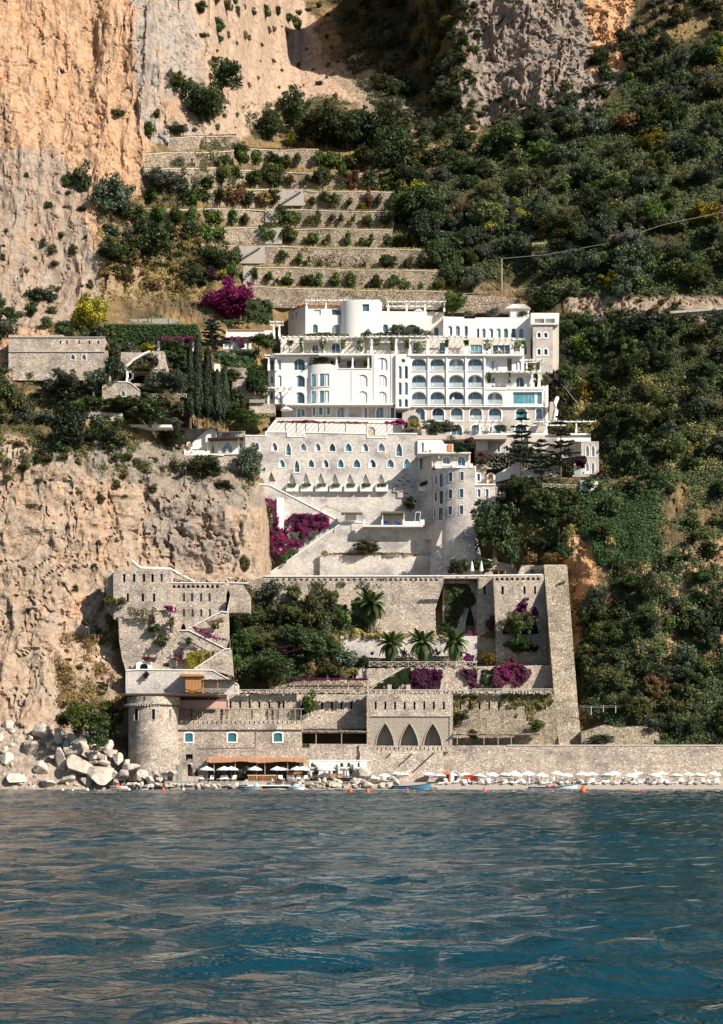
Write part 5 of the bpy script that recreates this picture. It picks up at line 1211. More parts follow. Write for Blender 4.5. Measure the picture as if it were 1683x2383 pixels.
def lattice_mat():
    m, N, L, B = nodes('pierced_brick'); p = posn(N, L, (1,.001,1)); v = N.new('ShaderNodeTexVoronoi'); v.inputs['Scale'].default_value = 2.9; v.inputs['Randomness'].default_value = .12
    rot = N.new('ShaderNodeMapping'); rot.inputs['Rotation'].default_value = (0, R(45), 0); L.new(p, rot.inputs['Vector']); L.new(rot.outputs[0], v.inputs['Vector'])
    r = ramp(N, [(.2,(.045,.038,.03)),(.34,(.43,.37,.3))]); L.new(v.outputs['Distance'], r.inputs[0]); L.new(r.outputs[0], B.inputs['Base Color']); B.inputs['Roughness'].default_value = .95  # dark spots paint the shade of the holes; nothing is cut through
    bump(N, L, B, r.outputs[0], .8, .2); return m
LATTICE = lattice_mat()
def arch_house():
    L_, M_ = VL, VM; Y0 = 315.0
    t = thing('three_arch_house', 'tan stone front with pierced brick panel and three pointed arches', 'building', P(957, 1735, Y0))
    H = slots(L_, (146,247,349,450,553,655,756,860), 238, 320, 20); arcs = [L_.og(162,462,348,702,235), L_.og(415,462,602,702,235), L_.og(662,466,847,702,232)]
    wall(t, 'upper_wall', L_.poly([(62,155),(965,155),(965,392),(62,392)])[::-1], Y0, 6, H, TANST, 1.0); embrasures(t, H, Y0+.9)
    wall(t, 'pierced_panel', L_.poly([(62,392),(965,392),(965,700),(62,700)])[::-1], Y0+.02, 6, arcs, LATTICE, 2.6)
    for a in arcs:
        part('arch_rim', MB().ring(a, Y0-.15, .3, -2.6), LEDGE, t); part('arch_back', pane_mb(a, Y0+2.5), RENDERED, t)
    for a in (62, 930): part('side_pier', MB().pbox(*L_.q(a,392,a+36,702), Y0-.12, .3), TANST, t)
    part('ledge', MB().pbox(*L_.q(60,386,968,394), Y0-.2, .4), TANST, t)
    w2 = thing('slit_wall', 'overgrown rubble terrace wall with slits right of the three arches', 'wall', P(1180, 1735, 318))
    H = slots(L_, (1035,1137,1237,1338,1438), 240, 322, 18) + [M_.rect(290,240,304,310), M_.rect(386,240,402,318)]
    wall(w2, 'wall', [L_.p(962,155), M_.p(490,150), M_.p(530,690), L_.p(962,700)][::-1], 318, 7, H, MOSSST, 1.0); embrasures(w2, H, 318.9)
    b = thing('stone_parapet', 'strip of loose pale stones edging the terrace above slit walls', 'parapet', P(900,1612,317)); r = rng_(8); mb = MB(); x = 560.
    while x < 1285:
        wd = r.uniform(2,5); c = P(x, 1611+r.normal(0,1.0), 317.2+r.normal(0,.2)); s = wd*.045; h = r.uniform(.12,.3)
        mb.add([(c[0]-s,c[1]-.3,c[2]-h),(c[0]+s,c[1]-.3,c[2]-h),(c[0]+s*.8,c[1]-.3,c[2]+h),(c[0]-s*.7,c[1]-.3,c[2]+h*.8),(c[0]-s,c[1]+.4,c[2]-h),(c[0]+s,c[1]+.4,c[2]-h),(c[0]+s*.8,c[1]+.4,c[2]+h),(c[0]-s*.7,c[1]+.4,c[2]+h*.8)], [(0,1,2,3),(3,2,6,7),(0,3,7,4),(1,5,6,2),(4,7,6,5),(0,4,5,1)]); x += wd*.8
    part('loose_stones', mb, LEDGE, b, kind='stuff')
    reed_canopy('flat brown reed canopy on thin posts right of three pointed arches', L_.x(972), M_.x(345), L_.y(572), L_.y(582), L_.y(690), 314, 3.4, [L_.x(1010),L_.x(1290),L_.x(1438),L_.x(1578),M_.x(42)], GREYWOOD)
    # sea walls
    s = thing('sea_wall', 'long tan rubble sea wall behind the white beach umbrellas', 'sea wall', P(1300, 1810, 312))
    part('wall', MB().slab([(1032,1830),(1760,1830),(1760,1736),(1240,1734),(1032,1735)], 312, 6), TANST, s)
    part('coping', MB().pbox(M_.x(0),1733,1760,1736,311.9,.8), LEDGE, s)
    for i in range(13): part('drain_slot', pane_mb(rect(L_.x(1040+i*58), L_.y(742), L_.x(1046+i*58), L_.y(757)), 311.98), DARKROOM, s)
    s2 = thing('crenellated_wall', 'battered sea wall with crenellated top under the three arches', 'sea wall', P(950, 1810, 311))
    a = lambda x, y, Y: P(*L_.p(x,y), Y)
    mb = MB(); f = [a(-10,1090,310.0), a(890,1090,310.0), a(862,758,311.2), a(-10,758,311.2)]; mb.add(f + [(v[0],v[1]+4,v[2]) for v in f], [(0,1,2,3),(1,5,6,2),(3,2,6,7),(0,3,7,4)]); part('wall', mb, TANST, s2)
    x = 132
    while x < 905:
        part('merlon', MB().pbox(*L_.q(x,700,x+36,760), 311.25, .6), TANST, s2); x += 45
    part('parapet', MB().pbox(*L_.q(-20,690,130,760), 311.25, .6), TANST, s2)
    part('parapet_base', MB().pbox(*L_.q(-10,748,925,762), 311.22, .7), TANST, s2)
    for x, y, d in ((312,786,.9),(535,788,2.4),(765,778,3.8)): part('spout_beam', MB().bar(a(x,y,311.2), (a(x,y,311.2)[0], 311.2-d, a(x,y,311.2)[2]), .22), GREYWOOD, s2)
arch_house()

def upper_terraces():
    G, H_, I = VG, VH, VI
    w = thing('terrace_wall', 'pale rubble terrace wall with stair below the palms', 'wall', P(1050, 1608, 328))
    part('wall', MB().slab([H_.p(-30,1300),(1290,1608),(1288,1548),H_.p(360,1050),H_.p(-30,1062)], 328, 5), TANST, w)
    part('wall', MB().slab([G.p(1310,1300),H_.p(-30,1300),H_.p(-30,1060),G.p(1330,1045),G.p(1300,1160)], 328.6, 5), GREYST, w)
    part('stair_coping', MB().bar(P(*H_.p(10,1250),327.8), P(*H_.p(365,1050),327.8), .3), LEDGE, w)
    for a, b in ((190,232),(385,430)): part('gate_pier', MB().pbox(*H_.q(a,1232,b,1300), 327.2, .5), LEDGE, w)
    part('doorway', MB().pbox(*H_.q(235,1220,285,1298), 327.9, .1), DARKROOM, w)
    part('doorway', MB().pbox(*H_.q(335,1225,385,1298), 327.85, .1), CONCRETE, w)
    part('doorway', MB().pbox(*H_.q(140,1225,188,1298), 327.85, .1), CONCRETE, w)
    xfence('long plain rail fence along the terrace above three arches', H_.x(15), 1608.5, H_.x(1060), 1608.5, 3.5, 316.8, 12)
    xfence('crossed rail fence above overgrown slit wall left of buttress', H_.x(1080), 1609, 1285, 1609, 6, 316.8, 9)
    xfence('crossed rail fence in front of the three palms', H_.x(0), H_.y(1045), H_.x(1120), H_.y(1045), 12, 327.6, 11)
    xfence('crossed rail fence along the terrace edge below shrub garden', VK.x(395), VK.y(138), VK.x(1480), VK.y(138), 9, 316.6, 12)
    p = thing('frame_pergola', 'thin white frame pergola with purple blossom roof below the garden', 'pergola', P(770, 1608, 321))
    for x in (650,905,1222,1428): part('post', MB().bar(P(*G.p(x,1310),320.5), P(*G.p(x,1185),320.5), .12), PALEWOOD, p)
    part('front_beam', MB().bar(P(*G.p(645,1186),320.5), P(*G.p(1432,1186),320.5), .13), PALEWOOD, p); part('rear_beam', MB().bar(P(*G.p(645,1186),323.5), P(*G.p(1432,1186),323.5), .13), PALEWOOD, p)
    for i in range(17): x = 650+778*i/16; part('rafter', MB().bar(P(*G.p(x,1183),320.3), P(*G.p(x,1183),323.7), .08), PALEWOOD, p)
    part('rear_wall', MB().slab(G.poly([(470,1300),(1440,1300),(1440,1190),(1000,1188),(640,1200),(440,1260)]), 324.4, 1.5), DRYST, p)
    w = thing('terrace_wall', 'pale rubble wall behind the row of three palms', 'wall', P(990, 1550, 335))
    part('wall', MB().slab([G.p(1140,940),H_.p(1130,1000),H_.p(1130,720),G.p(1450,725),G.p(1140,722)], 335, 5), GREYST, w)
    r = rng_(4); mb = MB()
    for i in range(420):
        x = r.uniform(-20,1010); y0 = 930 + (25 if x < 200 else 0) + 20*math.sin(x*.01); y = r.uniform(y0, 1042); c = P(*H_.p(x,y), 331 + (1042-y)*.012 + r.normal(0,.2)); s = r.uniform(.12,.28)
        v = [Vector(c) + Vector(q)*s*r.uniform(.7,1.2) for q in ((1,0,0),(-1,0,0),(0,1,0),(0,-1,0),(0,0,1),(0,0,-1))]
        mb.add([tuple(q) for q in v], [(0,2,4),(2,1,4),(1,3,4),(3,0,4),(2,0,5),(1,2,5),(3,1,5),(0,3,5)])
    rb = thing('rubble_bank', 'bank of loose pale stones at the foot of the three palms', 'rubble', P(960,1550,332)); part('loose_stones', mb, CANVAS if 0 else LEDGE, rb, kind='stuff')
    part('bank', MB().slab([H_.p(-20,1045),H_.p(1015,1045),H_.p(980,935),H_.p(650,930),H_.p(200,955),H_.p(-20,945)], 333.2, 1.5), DRYST, rb)
    # big retaining wall with blind arcade
    w = thing('retaining_wall', 'great rubble retaining wall with blind arcade under white-edged terrace', 'wall', P(850, 1480, 341))
    arc = [G.og(475+i*62-18, 112, 475+i*62+18, 143, 26) for i in range(19)] + [H_.og(x-17,110,x+17,145,28) for x in (50-0+0,)][:0] + [H_.og(115+53*i-17,110,115+53*i+17,145,28) for i in range(12)]
    wall(w, 'wall', [G.p(150,420),G.p(560,600),G.p(900,720),H_.p(700,720),H_.p(690,440),H_.p(778,160),H_.p(778,98),G.p(340,98),G.p(150,160)], 341, 8, arc, GREYST if 0 else TANST, .35)
    part('wall', MB().slab(G.poly([(-60,430),(330,430),(300,120),(-60,185)]), 342.0, 6, [G.og(x-14,196,x+14,225,24) for x in (35,85,133,178,210)], .6), TANST, w)
    coping(w, [G.p(345,100), H_.p(800,96)], 340.9, 2.6); coping(w, [H_.p(795,97), I.p(445,160)], 336.9, 2.6)
    H = [H_.og(1000,400,1112,730,300)] + [H_.og(815+40*i-13,112,815+40*i+13,143,24) for i in range(9)]
    wall(w, 'recess_wall', H_.poly([(770,760),(1150,760),(1150,98),(770,98)]), 344, 5, H, TANST, .9); embrasures(w, H[:1], 344.8)
    slt = [H_.rect(1198,200,1220,285)]
    wall(w, 'pier', H_.poly([(1130,1000),(1330,1000),(1305,98),(1145,98)]), 339.5, 7, slt, TANST, .9); embrasures(w, slt, 340.3)
    big = ogive(I.x(38), I.y(440), I.x(395), I.y(735), rise=68, p=1.7)
    sl = [H_.rect(1385,200,1410,285), H_.rect(1500,200,1525,285), I.rect(140,268,160,346), I.rect(245,268,265,346), I.rect(348,268,368,346)]
    nar = [H_.og(1338+53*i-17,103,1338+53*i+17,138,28) for i in range(5)] + [I.og(x-17,178,x+17,208,26) for x in (240,290,340,388)]
    wall(w, 'block', [H_.p(1300,98), I.p(445,160), I.p(470,500), I.p(540,1300), H_.p(1320,1310), H_.p(1330,760)][::-1], 336, 9, [big]+sl+nar, TANST, 1.0)
    embrasures(w, [big]+sl, 336.9)
    part('grass_ledge', MB().pbox(H_.x(1330), H_.y(1010), I.x(400), H_.y(1025), 334.6, 1.3), LEDGE, w)
    b = thing('buttress', 'tall leaning stone buttress running from terrace down to sea wall', 'buttress', P(1328, 1735, 316))
    q = [(1266,1314,337.5),(1320,1314,337.5),(1345,1640,322),(1355,1742,316.5),(1302,1742,316.5),(1289,1608,323)]
    f = [P(*v) for v in q]; mb = MB(); n = 6
    mb.add(f + [(v[0]+.6,346,v[2]) for v in f], [(0,5,2,1),(5,4,3,2),(1,7,6,0),(0,6,11,5),(5,11,10,4),(1,2,8,7),(2,3,9,8)]); part('body', mb, MOSSST, b)
    part('cap', MB().pbox(1266,1314,1320,1321,337.3,7), TANST, b)
    # terrace floor on the big wall, parasols and hut at its back
    struct('terrace_ground', MB().slab([(640,1346),(1266,1346),(1266,1345),(640,1345)], 342, 14), LEDGE)
    h = thing('dark_shelter', 'dark open timber shelter on the terrace beside closed parasols', 'shelter', P(*VE.p(435,1608), 345))
    part('roof', MB().pbox(*VE.q(365,1553,502,1566), 344.6, 3), DARKWOOD, h)
    for x in (370, 430, 497): part('post', MB().pbox(*VE.q(x-4,1566,x+4,1612), 344.8, .2), WOOD, h)
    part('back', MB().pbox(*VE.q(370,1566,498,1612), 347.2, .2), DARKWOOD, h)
    part('wall', MB().slab(VE.poly([(620,1612),(885,1612),(885,1515),(660,1515)]), 346, 6, [VE.rect(745,1560,790,1608)], 1), TANST, h)
    part('rear_rock_wall', MB().slab([(1003,1345),(1270,1345),(1270,1318),(1180,1312),(1120,1296),(1100,1180),(1060,1150),(1003,1300)], 353.5, 3), GREYST, h)
    for i, x in enumerate((165, 258)):
        u = thing('closed_parasol', 'closed white parasol on big wall terrace, %s of two' % ('left' if i == 0 else 'right'), 'parasol', P(*VE.p(x,1612), 341.8), 'closed parasols on the terrace')
        c = P(*VE.p(x,1610), 341.8); k = .082
        part('canopy', MB().lathe(c, [(.06,.6),(.42,.75),(.36,1.2),(.24,2.0),(.08,2.7),(.02,2.9)], 10), CANVAS, u); part('pole', MB().tube([c,(c[0],c[1],c[2]+2.6)], .05), GREYWOOD, u)
    # lower right rough wall, fence
    w = thing('rough_wall', 'low crumbling rubble wall right of the leaning buttress', 'wall', P(1440, 1735, 315.5))
    part('wall', MB().slab(VM.poly([(765,690),(1560,690),(1560,560),(1500,500),(1380,480),(1150,500),(1000,470),(860,515),(765,540)]), 315.6, 3), MOSSST, w)
    f = thing('wire_fence', 'sagging wire fence on pale posts right of buttress', 'fence', P(1430, 1660, 319))
    ps = [(865,372,278),(990,340,272),(1116,350,272),(1358,330,276)]
    for x, a, b_ in ps: part('post', MB().bar(P(*VM.p(x,a),318.5), P(*VM.p(x,b_),318.5), .12), PALEWOOD, f)
    for k in (0, 14): part('wire', MB().tube([P(*VM.p(742,272+k),318.5)]+[P(*VM.p(x,b_+4+k),318.5) for x,a,b_ in ps]+[P(*VM.p(1440,284+k),318.5)], .03, 4), STEEL, f)
upper_terraces()

# ------------------------------------------------------------------ hillside terraces behind the hotel
def wall_depth(x, y, d=3.0): return float(terr_raw(np.array([(x-CX)*400/F]), np.array([CH+(HY-y)*400/F]))[0]) if 0 else ground_raw(x, y) - d
def ground_raw(x, y):
    X = (x-CX)*_YS/F; Z = CH+(HY-y)*_YS/F; g = terr_raw(X, Z) - _YS
    return float(_YS[np.argmax(g <= 0)])
TER = [  # x0, top y0, x1, top y1, foot y0, foot y1
 (571,668,1043,681,706,712),(565,622,1024,632,664,678),(468,571,983,582,614,627),(406,530,914,536,566,577),(278,485,917,493,523,530),
 (400,438,917,449,477,489),(420,394,880,407,433,444),(575,347,741,350,386,388),(389,322,549,316,349,346),(334,359,543,351,390,388),(334,393,549,391,432,430)]
WORD = ['lowest','second','third','fourth','fifth','sixth','seventh','eighth','topmost left','upper left','middle left']
TY = []
def terrace_y(i):
    x0,t0,x1,t1,b0,b1 = TER[i]; xs = np.linspace(x0, x1, 13); ys = np.linspace(b0, b1, 13)
    yv = np.array([ground_raw(x, y) for x, y in zip(xs, ys)]) - 1.3
    yv = np.convolve(np.pad(yv, 2, 'edge'), np.ones(5)/5, 'valid'); return lambda x: float(np.interp(x, xs, yv))
for i, (x0,t0,x1,t1,b0,b1) in enumerate(TER):
    fy = terrace_y(i); TY.append(fy); xm = (x0+x1)/2
    o = thing('hillside_wall', '%s dry stone terrace wall on the slope above the hotel' % WORD[i], 'terrace wall', P(xm, max(b0,b1), fy(xm)), 'hillside terrace walls')
    n = 36; xs = [x0+(x1-x0)*k/n for k in range(n+1)]; r = rng_(i+40); mb = MB()
    tops = [(x, t0+(t1-t0)*k/n + r.normal(0,.55) + 1.3*math.sin(x*.03+i*2) ) for k, x in enumerate(xs)]
    for k, (x, y) in enumerate(tops):
        Yk = fy(x); a_, c_ = P(x, b0+(b1-b0)*k/n+9, Yk), P(x, y, Yk); mb.v += [a_, c_, (c_[0], Yk+9, c_[2]), (a_[0], Yk+9, a_[2])]
    for k in range(n): q = 4*k; mb.f += [(q,q+4,q+5,q+1),(q+1,q+5,q+6,q+2),(q+3,q+7,q+4,q)]
    mb.f += [(0,1,2,3),(4*n+3,4*n+2,4*n+1,4*n)]
    part('wall', mb, DRYST, o)
    for k in range(0, n, 4): part('coping', MB().bar(P(*tops[k],fy(tops[k][0])+.2), P(*tops[k+4],fy(tops[k+4][0])+.2), .55, .2), LEDGE, o)
    climber('weeds rooted in the %s terrace wall' % WORD[i], [(x0,t0),(x1,t1),(x1,b1),(x0,b0)], fy(xm)-.2, 900, 'scrub', .5, .22, seed=200+i, thresh=.12, clump=20)['kind'] = 'stuff'
    # dry grass fringe on the ledge
    m = int((x1-x0)*5); gx_ = r.uniform(x0,x1,m); tt = (gx_-x0)/(x1-x0); gy_ = t0+(t1-t0)*tt - .5; Yg = np.array([fy(q) for q in gx_]) + r.uniform(.1,1.2,m)
    pts = np.stack([(gx_-CX)*Yg/F, Yg, CH+(HY-gy_)*Yg/F + r.uniform(0,.3,m)], 1)
    cover('ledge_grass', 'dry grass growing along the %s terrace ledge' % WORD[i], 'grass', pts, r.normal(0,.5,(m,3))+np.array([0,-1,0]), .3, 'ochre', stuff=True, up=True, aspect=1.8, seed=i)
def stair_panel(label, x0, y0, x1, y1, s0, s1, Y, n=9):
    """smooth rendered panel with cantilevered steps"""
    o = thing('terrace_stair', label, 'stairs', P((x0+x1)/2, y1, Y), 'plastered stairs between the terraces')
    part('panel', MB().pbox(x0,y0,x1,y1,Y,1), RENDERED, o)
    for k in range(n):
        t = (k+.5)/n; x = s0[0]+(s1[0]-s0[0])*t; y = s0[1]+(s1[1]-s0[1])*t; wd = abs(s1[0]-s0[0])/n*.55
        part('step', MB().pbox(x-wd,y-.8,x+wd,y+1.4,Y-.6,.62), CONCRETE, o)
stair_panel('plastered stair panel with steps on the sixth terrace wall', *VQ.q(345,938,530,1056), VQ.p(350,1045), VQ.p(510,945), TY[5](680)-.9)
stair_panel('plastered stair panel with steps at the left end of third terrace', *VQ.q(-25,1354,240,1484), VQ.p(60,1450), VQ.p(210,1358), TY[2](575)-.9)
stair_panel('small plastered stair panel on the fifth terrace wall', *VQ.q(246,1080,340,1180), VQ.p(330,1170), VQ.p(260,1090), TY[4](630)-.9, 5)
stair_panel('plastered stair panel on the fourth terrace wall', *VQ.q(122,1222,370,1340), VQ.p(150,1335), VQ.p(260,1240), TY[3](615)-.9, 6)
stair_panel('short plastered stair panel on the second terrace wall', *VQ.q(82,1516,160,1640), VQ.p(90,1600), VQ.p(140,1525), TY[1](578)-.9, 4)

KIND = {'olive':('olive_tree','olive tree','tree'),'evergreen':('evergreen_tree','dark evergreen tree','tree'),'citrus':('lemon_tree','bright green lemon tree','tree'),'scrub':('bush','olive green bush','bush'),'dry':('dry_bush','dry brown bush','bush'),
 'yellow':('yellow_bush','yellow leaved bush','bush'),'grey':('grey_bush','pale grey-green bush','bush'),'purple':('bougainvillea','purple bougainvillea','bougainvillea'),'magenta':('bougainvillea','magenta bougainvillea','bougainvillea'),'plum':('bougainvillea','faded plum bougainvillea','bougainvillea'),
 'reedgreen':('cane_clump','pale green cane clump','bush'),'cypress':('conifer','dense dark conifer','tree'),'ivy':('bush','deep green bush','bush'),'cedar':('conifer','grey-green conifer','tree'),'ochre':('dry_bush','ochre grassy bush','bush')}
def plant(x, y, wpx, hpx, kind, where, Y=None, group=None, low=False, trunk=True, name=None):
    b = ground_at(x, y) if Y is None else P(x, y, Y); k = b[1]/F; n, lab, cat = KIND[kind]
    return tree(name or n, '%s %s' % (lab, where), cat, b, wpx*k, hpx*k, kind, group=group, low=low, trunk=trunk)
# lemon trees in rows along the terraces: count from the left
def row(level, v, items, where):
    items = sorted(items, key=lambda q: q[0]); fy = TY[level]
    for i, it in enumerate(items):
        x, y, w_, h_ = it[:4]; kd = it[4] if len(it) > 4 else 'citrus'; p = v.p(x, y)
        plant(p[0], p[1]+1, w_/v.k*1.2, h_/v.k*1.12, kd, 'standing %s from left along the %s' % (NTH[i], where), fy(p[0]) - .9, 'terrace trees')
row(1, VQ, [(165,1635,80,115),(275,1632,65,85),(330,1630,30,40),(420,1652,80,85),(550,1652,82,85),(640,1652,62,92),(775,1657,65,102),(880,1662,65,105),(990,1668,25,30),(1090,1672,85,95),(1200,1674,75,105),(1290,1682,62,85),(1390,1686,42,55),(1530,1692,85,95),(30,1630,90,150)], 'second terrace')
row(2, VQ, [(30,1480,90,120,'evergreen'),(375,1482,75,95),(500,1497,65,85),(570,1492,26,65),(655,1502,28,48),(805,1506,22,42),(980,1512,28,55),(1165,1517,105,95,'evergreen'),(1300,1527,75,85),(1430,1532,95,95,'evergreen')], 'third terrace')
row(3, VQ, [(270,1335,140,150),(420,1335,115,115),(555,1335,50,45),(610,1338,75,85),(710,1335,50,65),(855,1347,55,85),(960,1345,30,60),(1000,1357,50,45),(1030,1320,50,50),(1160,1352,65,85),(1230,1362,85,85,'evergreen'),(1290,1372,115,105),(-90,1345,110,130),(-190,1345,110,150),(-310,1345,120,160,'evergreen')], 'fourth terrace')
row(4, VQ, [(350,1195,95,125,'evergreen'),(420,1197,105,115),(490,1180,60,80,'scrub'),(560,1190,60,60,'scrub'),(640,1202,45,105),(745,1170,50,50,'scrub'),(810,1190,50,70),(890,1180,35,50),(1030,1212,85,85),(1140,1222,110,105,'evergreen'),(110,1200,60,80),(10,1200,60,110),(-130,1205,110,120),(-260,1210,100,130),(-410,1205,140,130),(-540,1205,130,150),(-670,1205,120,150),(-800,1205,130,170)], 'fifth terrace')
row(5, VQ, [(20,1060,140,150,'dry'),(110,1060,120,140,'scrub'),(220,1062,105,115,'dry'),(310,1052,75,125,'evergreen'),(600,1050,60,60,'scrub'),(690,1040,70,90,'scrub'),(760,1052,100,90,'scrub'),(870,1060,50,60,'scrub'),(965,1092,60,55,'yellow'),(1020,1070,60,130,'dry'),(1090,1080,60,110,'scrub'),(1190,1085,60,110,'evergreen'),(-90,1060,120,130,'scrub'),(-230,1060,110,150,'evergreen'),(-330,1060,120,140,'citrus')], 'sixth terrace')
row(6, VQ, [(20,900,120,130),(150,915,95,115),(300,925,190,180),(430,915,85,85,'dry'),(560,890,70,60,'scrub'),(660,915,120,140,'evergreen'),(700,880,80,90),(820,900,70,150),(880,935,150,135,'dry'),(1020,945,105,135,'evergreen'),(1135,957,95,115)], 'seventh terrace')
row(7, VQ, [(60,765,115,105,'evergreen'),(190,745,85,95),(310,772,120,105,'evergreen'),(410,775,70,90),(485,772,62,105,'evergreen'),(650,772,110,110),(760,780,110,120),(850,785,100,110),(1000,770,200,150,'scrub')], 'eighth terrace')
row(10, VO, [(790,975,270,170,'grey'),(1100,965,120,115),(1230,925,210,220,'scrub'),(1450,905,105,105),(905,930,80,90,'evergreen')], 'middle left terrace')
row(9, VO, [(905,805,95,95,'grey'),(1370,775,115,115),(1250,770,100,80,'scrub')], 'upper left terrace')
row(8, VO, [(1170,692,115,115,'grey'),(1370,695,125,95,'evergreen')], 'topmost left terrace')
for k, (v, x, y, w_, h_, kd, wh) in enumerate([
 (VO,400,1190,270,310,'olive','with broad crown under the orange cliff foot'),(VO,700,1070,140,130,'citrus','above the broad olive by the cliff'),(VO,970,1080,115,160,'evergreen','between brown bushes below the left terraces'),(VO,1090,1065,110,120,'citrus','beside brown bushes left of stair panel'),
 (VO,700,1520,340,310,'evergreen','largest on the bank left of third terrace'),(VO,430,1500,210,130,'evergreen','low on the bank below broad olive'),(VO,380,1335,130,115,'olive','right below the broad olive by cliff'),(VO,530,1335,115,105,'grey','right of the small olive below cliff'),
 (VO,1190,1570,230,200,'evergreen','just above the large purple bougainvillea'),(VO,1040,1680,170,150,'evergreen','in deep shade left of purple bougainvillea'),(VO,1230,1640,90,90,'yellow','above the purple bougainvillea'),(VO,1130,1640,120,110,'plum','behind the large purple bougainvillea'),
 (VO,1190,225,290,230,'evergreen','highest on the pale scree slope'),(VO,1080,460,310,290,'evergreen','largest on the pale scree by the grey rock'),(VO,870,215,170,150,'scrub','at the foot of grey upper cliff'),(VO,680,570,120,110,'citrus','in the gully beside orange cliff'),(VO,870,530,160,70,'grey','at lower edge of pale scree'),(VO,740,420,60,70,'scrub','on the leaning boulder by the scree'),
 (VO,190,970,120,190,'evergreen','hanging in the crack of the left cliff'),(VO,75,950,75,110,'evergreen','at the left edge of cracked cliff'),(VO,460,415,110,60,'scrub','on a ledge of orange cliff'),(VO,95,1440,75,75,'scrub','low on the grey left cliff'),(VO,240,1690,55,65,'scrub','near the foot of grey left cliff'),(VO,630,890,55,95,'evergreen','on the right edge of orange cliff'),(VO,20,110,50,60,'evergreen','at the top left of orange cliff'),
 (VQ,240,575,260,190,'evergreen','leftmost of the dark band below scree'),(VQ,440,530,250,290,'evergreen','tallest of the dark band below scree'),(VQ,570,600,240,230,'evergreen','right of the tallest in the dark band'),(VQ,700,640,270,260,'evergreen','middle of the dark band below scree'),(VQ,860,660,250,270,'evergreen','right middle of the dark band below scree'),(VQ,1060,660,310,290,'evergreen','broadest right of the dark band'),
 (VQ,1200,780,270,270,'evergreen','at the right end of seventh terrace'),(VQ,1250,930,310,310,'evergreen','big one right of the sixth terrace'),(VQ,1340,990,230,210,'evergreen','above the right end of fifth terrace'),(VQ,730,405,135,135,'scrub','thin and lone on the pale scree'),(VQ,885,500,160,130,'evergreen','leaning at lower right of the scree'),
 (VQ,1330,1230,330,300,'evergreen','right of the fourth terrace end'),(VQ,1420,1400,260,240,'olive','right of third terrace end'),(VQ,1560,1560,200,230,'evergreen','at the right end of second terrace'),(VQ,1500,1300,260,260,'evergreen','behind the trees at third terrace end'),(VQ,600,640,80,90,'dry','orange brown below the dark band'),(VQ,440,620,90,90,'yellow','below the tallest dark tree'),
 (VR,980,1490,185,175,'olive','left of the pair under the upper wire'),(VR,1150,1478,165,165,'olive','right of the pair under the upper wire'),(VR,1420,1510,230,235,'olive','large and round below the upper wire'),(VR,1330,1650,135,165,'olive','below the large round olive at right'),(VR,1190,1240,215,170,'olive','beside the small dry wall on right slope'),(VR,990,1195,165,145,'evergreen','round beside yellow bush on right slope'),
 (VR,610,1360,185,160,'olive','left of the white pole'),(VR,300,1595,155,165,'olive','dense and round at right end of lowest terrace'),(VR,150,1570,150,210,'evergreen','at right end of the lowest terrace'),(VR,160,1725,190,140,'citrus','right of the hotel roof pergola'),(VR,790,1730,240,175,'evergreen','fig-like and broad behind the hotel tower'),(VR,740,1470,115,115,'olive','right of the white pole'),
 (VR,750,550,175,210,'evergreen','tall below the upper right cliff'),(VR,1190,490,115,165,'citrus','bright in the shade of upper right slope'),(VR,1310,470,85,145,'citrus','slim and bright on upper right slope'),(VR,1500,480,185,160,'citrus','loose and bright at upper right edge'),(VR,560,460,135,115,'evergreen','at the left foot of upper right cliff'),
 (VR,480,660,310,210,'reedgreen','upper one on right slope'),(VR,680,930,155,180,'reedgreen','middle one on right slope'),(VR,400,1180,290,250,'reedgreen','lower one on right slope'),(VR,900,740,225,170,'olive','greyish in the middle of right slope'),(VR,1150,1100,265,205,'evergreen','spreading above the round olive'),(VR,640,1090,100,80,'yellow','on the right slope below canes'),(VR,1380,715,60,60,'yellow','small at the far right slope'),(VR,800,1185,90,80,'yellow','beside the dry wall on right slope'),(VR,390,1690,90,90,'scrub','on the wall behind gallery roof'),(VR,270,1750,90,40,'grey','on the hotel gallery roof'),(VR,450,1750,120,45,'grey','on the hotel roof by the hut'),(VR,640,1752,110,35,'grey','in front of the hotel roof hut'),
 (VS,590,1260,200,210,'yellow','on the slope right of hotel'),(VS,820,1250,140,210,'citrus','bright beside the yellow bush'),(VS,920,1700,120,200,'citrus','slim above right villa'),(VS,1150,1700,115,120,'yellow','small above the right villa'),(VS,430,560,260,260,'evergreen','glossy right of the hotel tower'),(VS,620,440,260,180,'evergreen','glossy below the road wall'),(VS,800,700,340,300,'evergreen','dense right of the hotel tower'),(VS,540,720,200,230,'citrus','bright green in front of dense trees'),(VS,1300,560,420,320,'olive','large and grey right of the road'),(VS,1100,2170,330,400,'evergreen','in the gully beside right villa'),(VS,380,1400,200,330,'cedar','at the right corner of hotel stair'),
 ]):
    p = v.p(x, y)
    Yf = {'right of the hotel roof pergola':YH+9,'broad behind':None}.get(wh)
    if v is VR and 1720 <= y <= 1760 and x < 700: Yf = YH + 9
    f = 1.22 if kd in ('evergreen','olive') else 1.1; plant(p[0], p[1], w_/v.k*f, h_/v.k*f, kd, wh, Yf, 'slope trees')
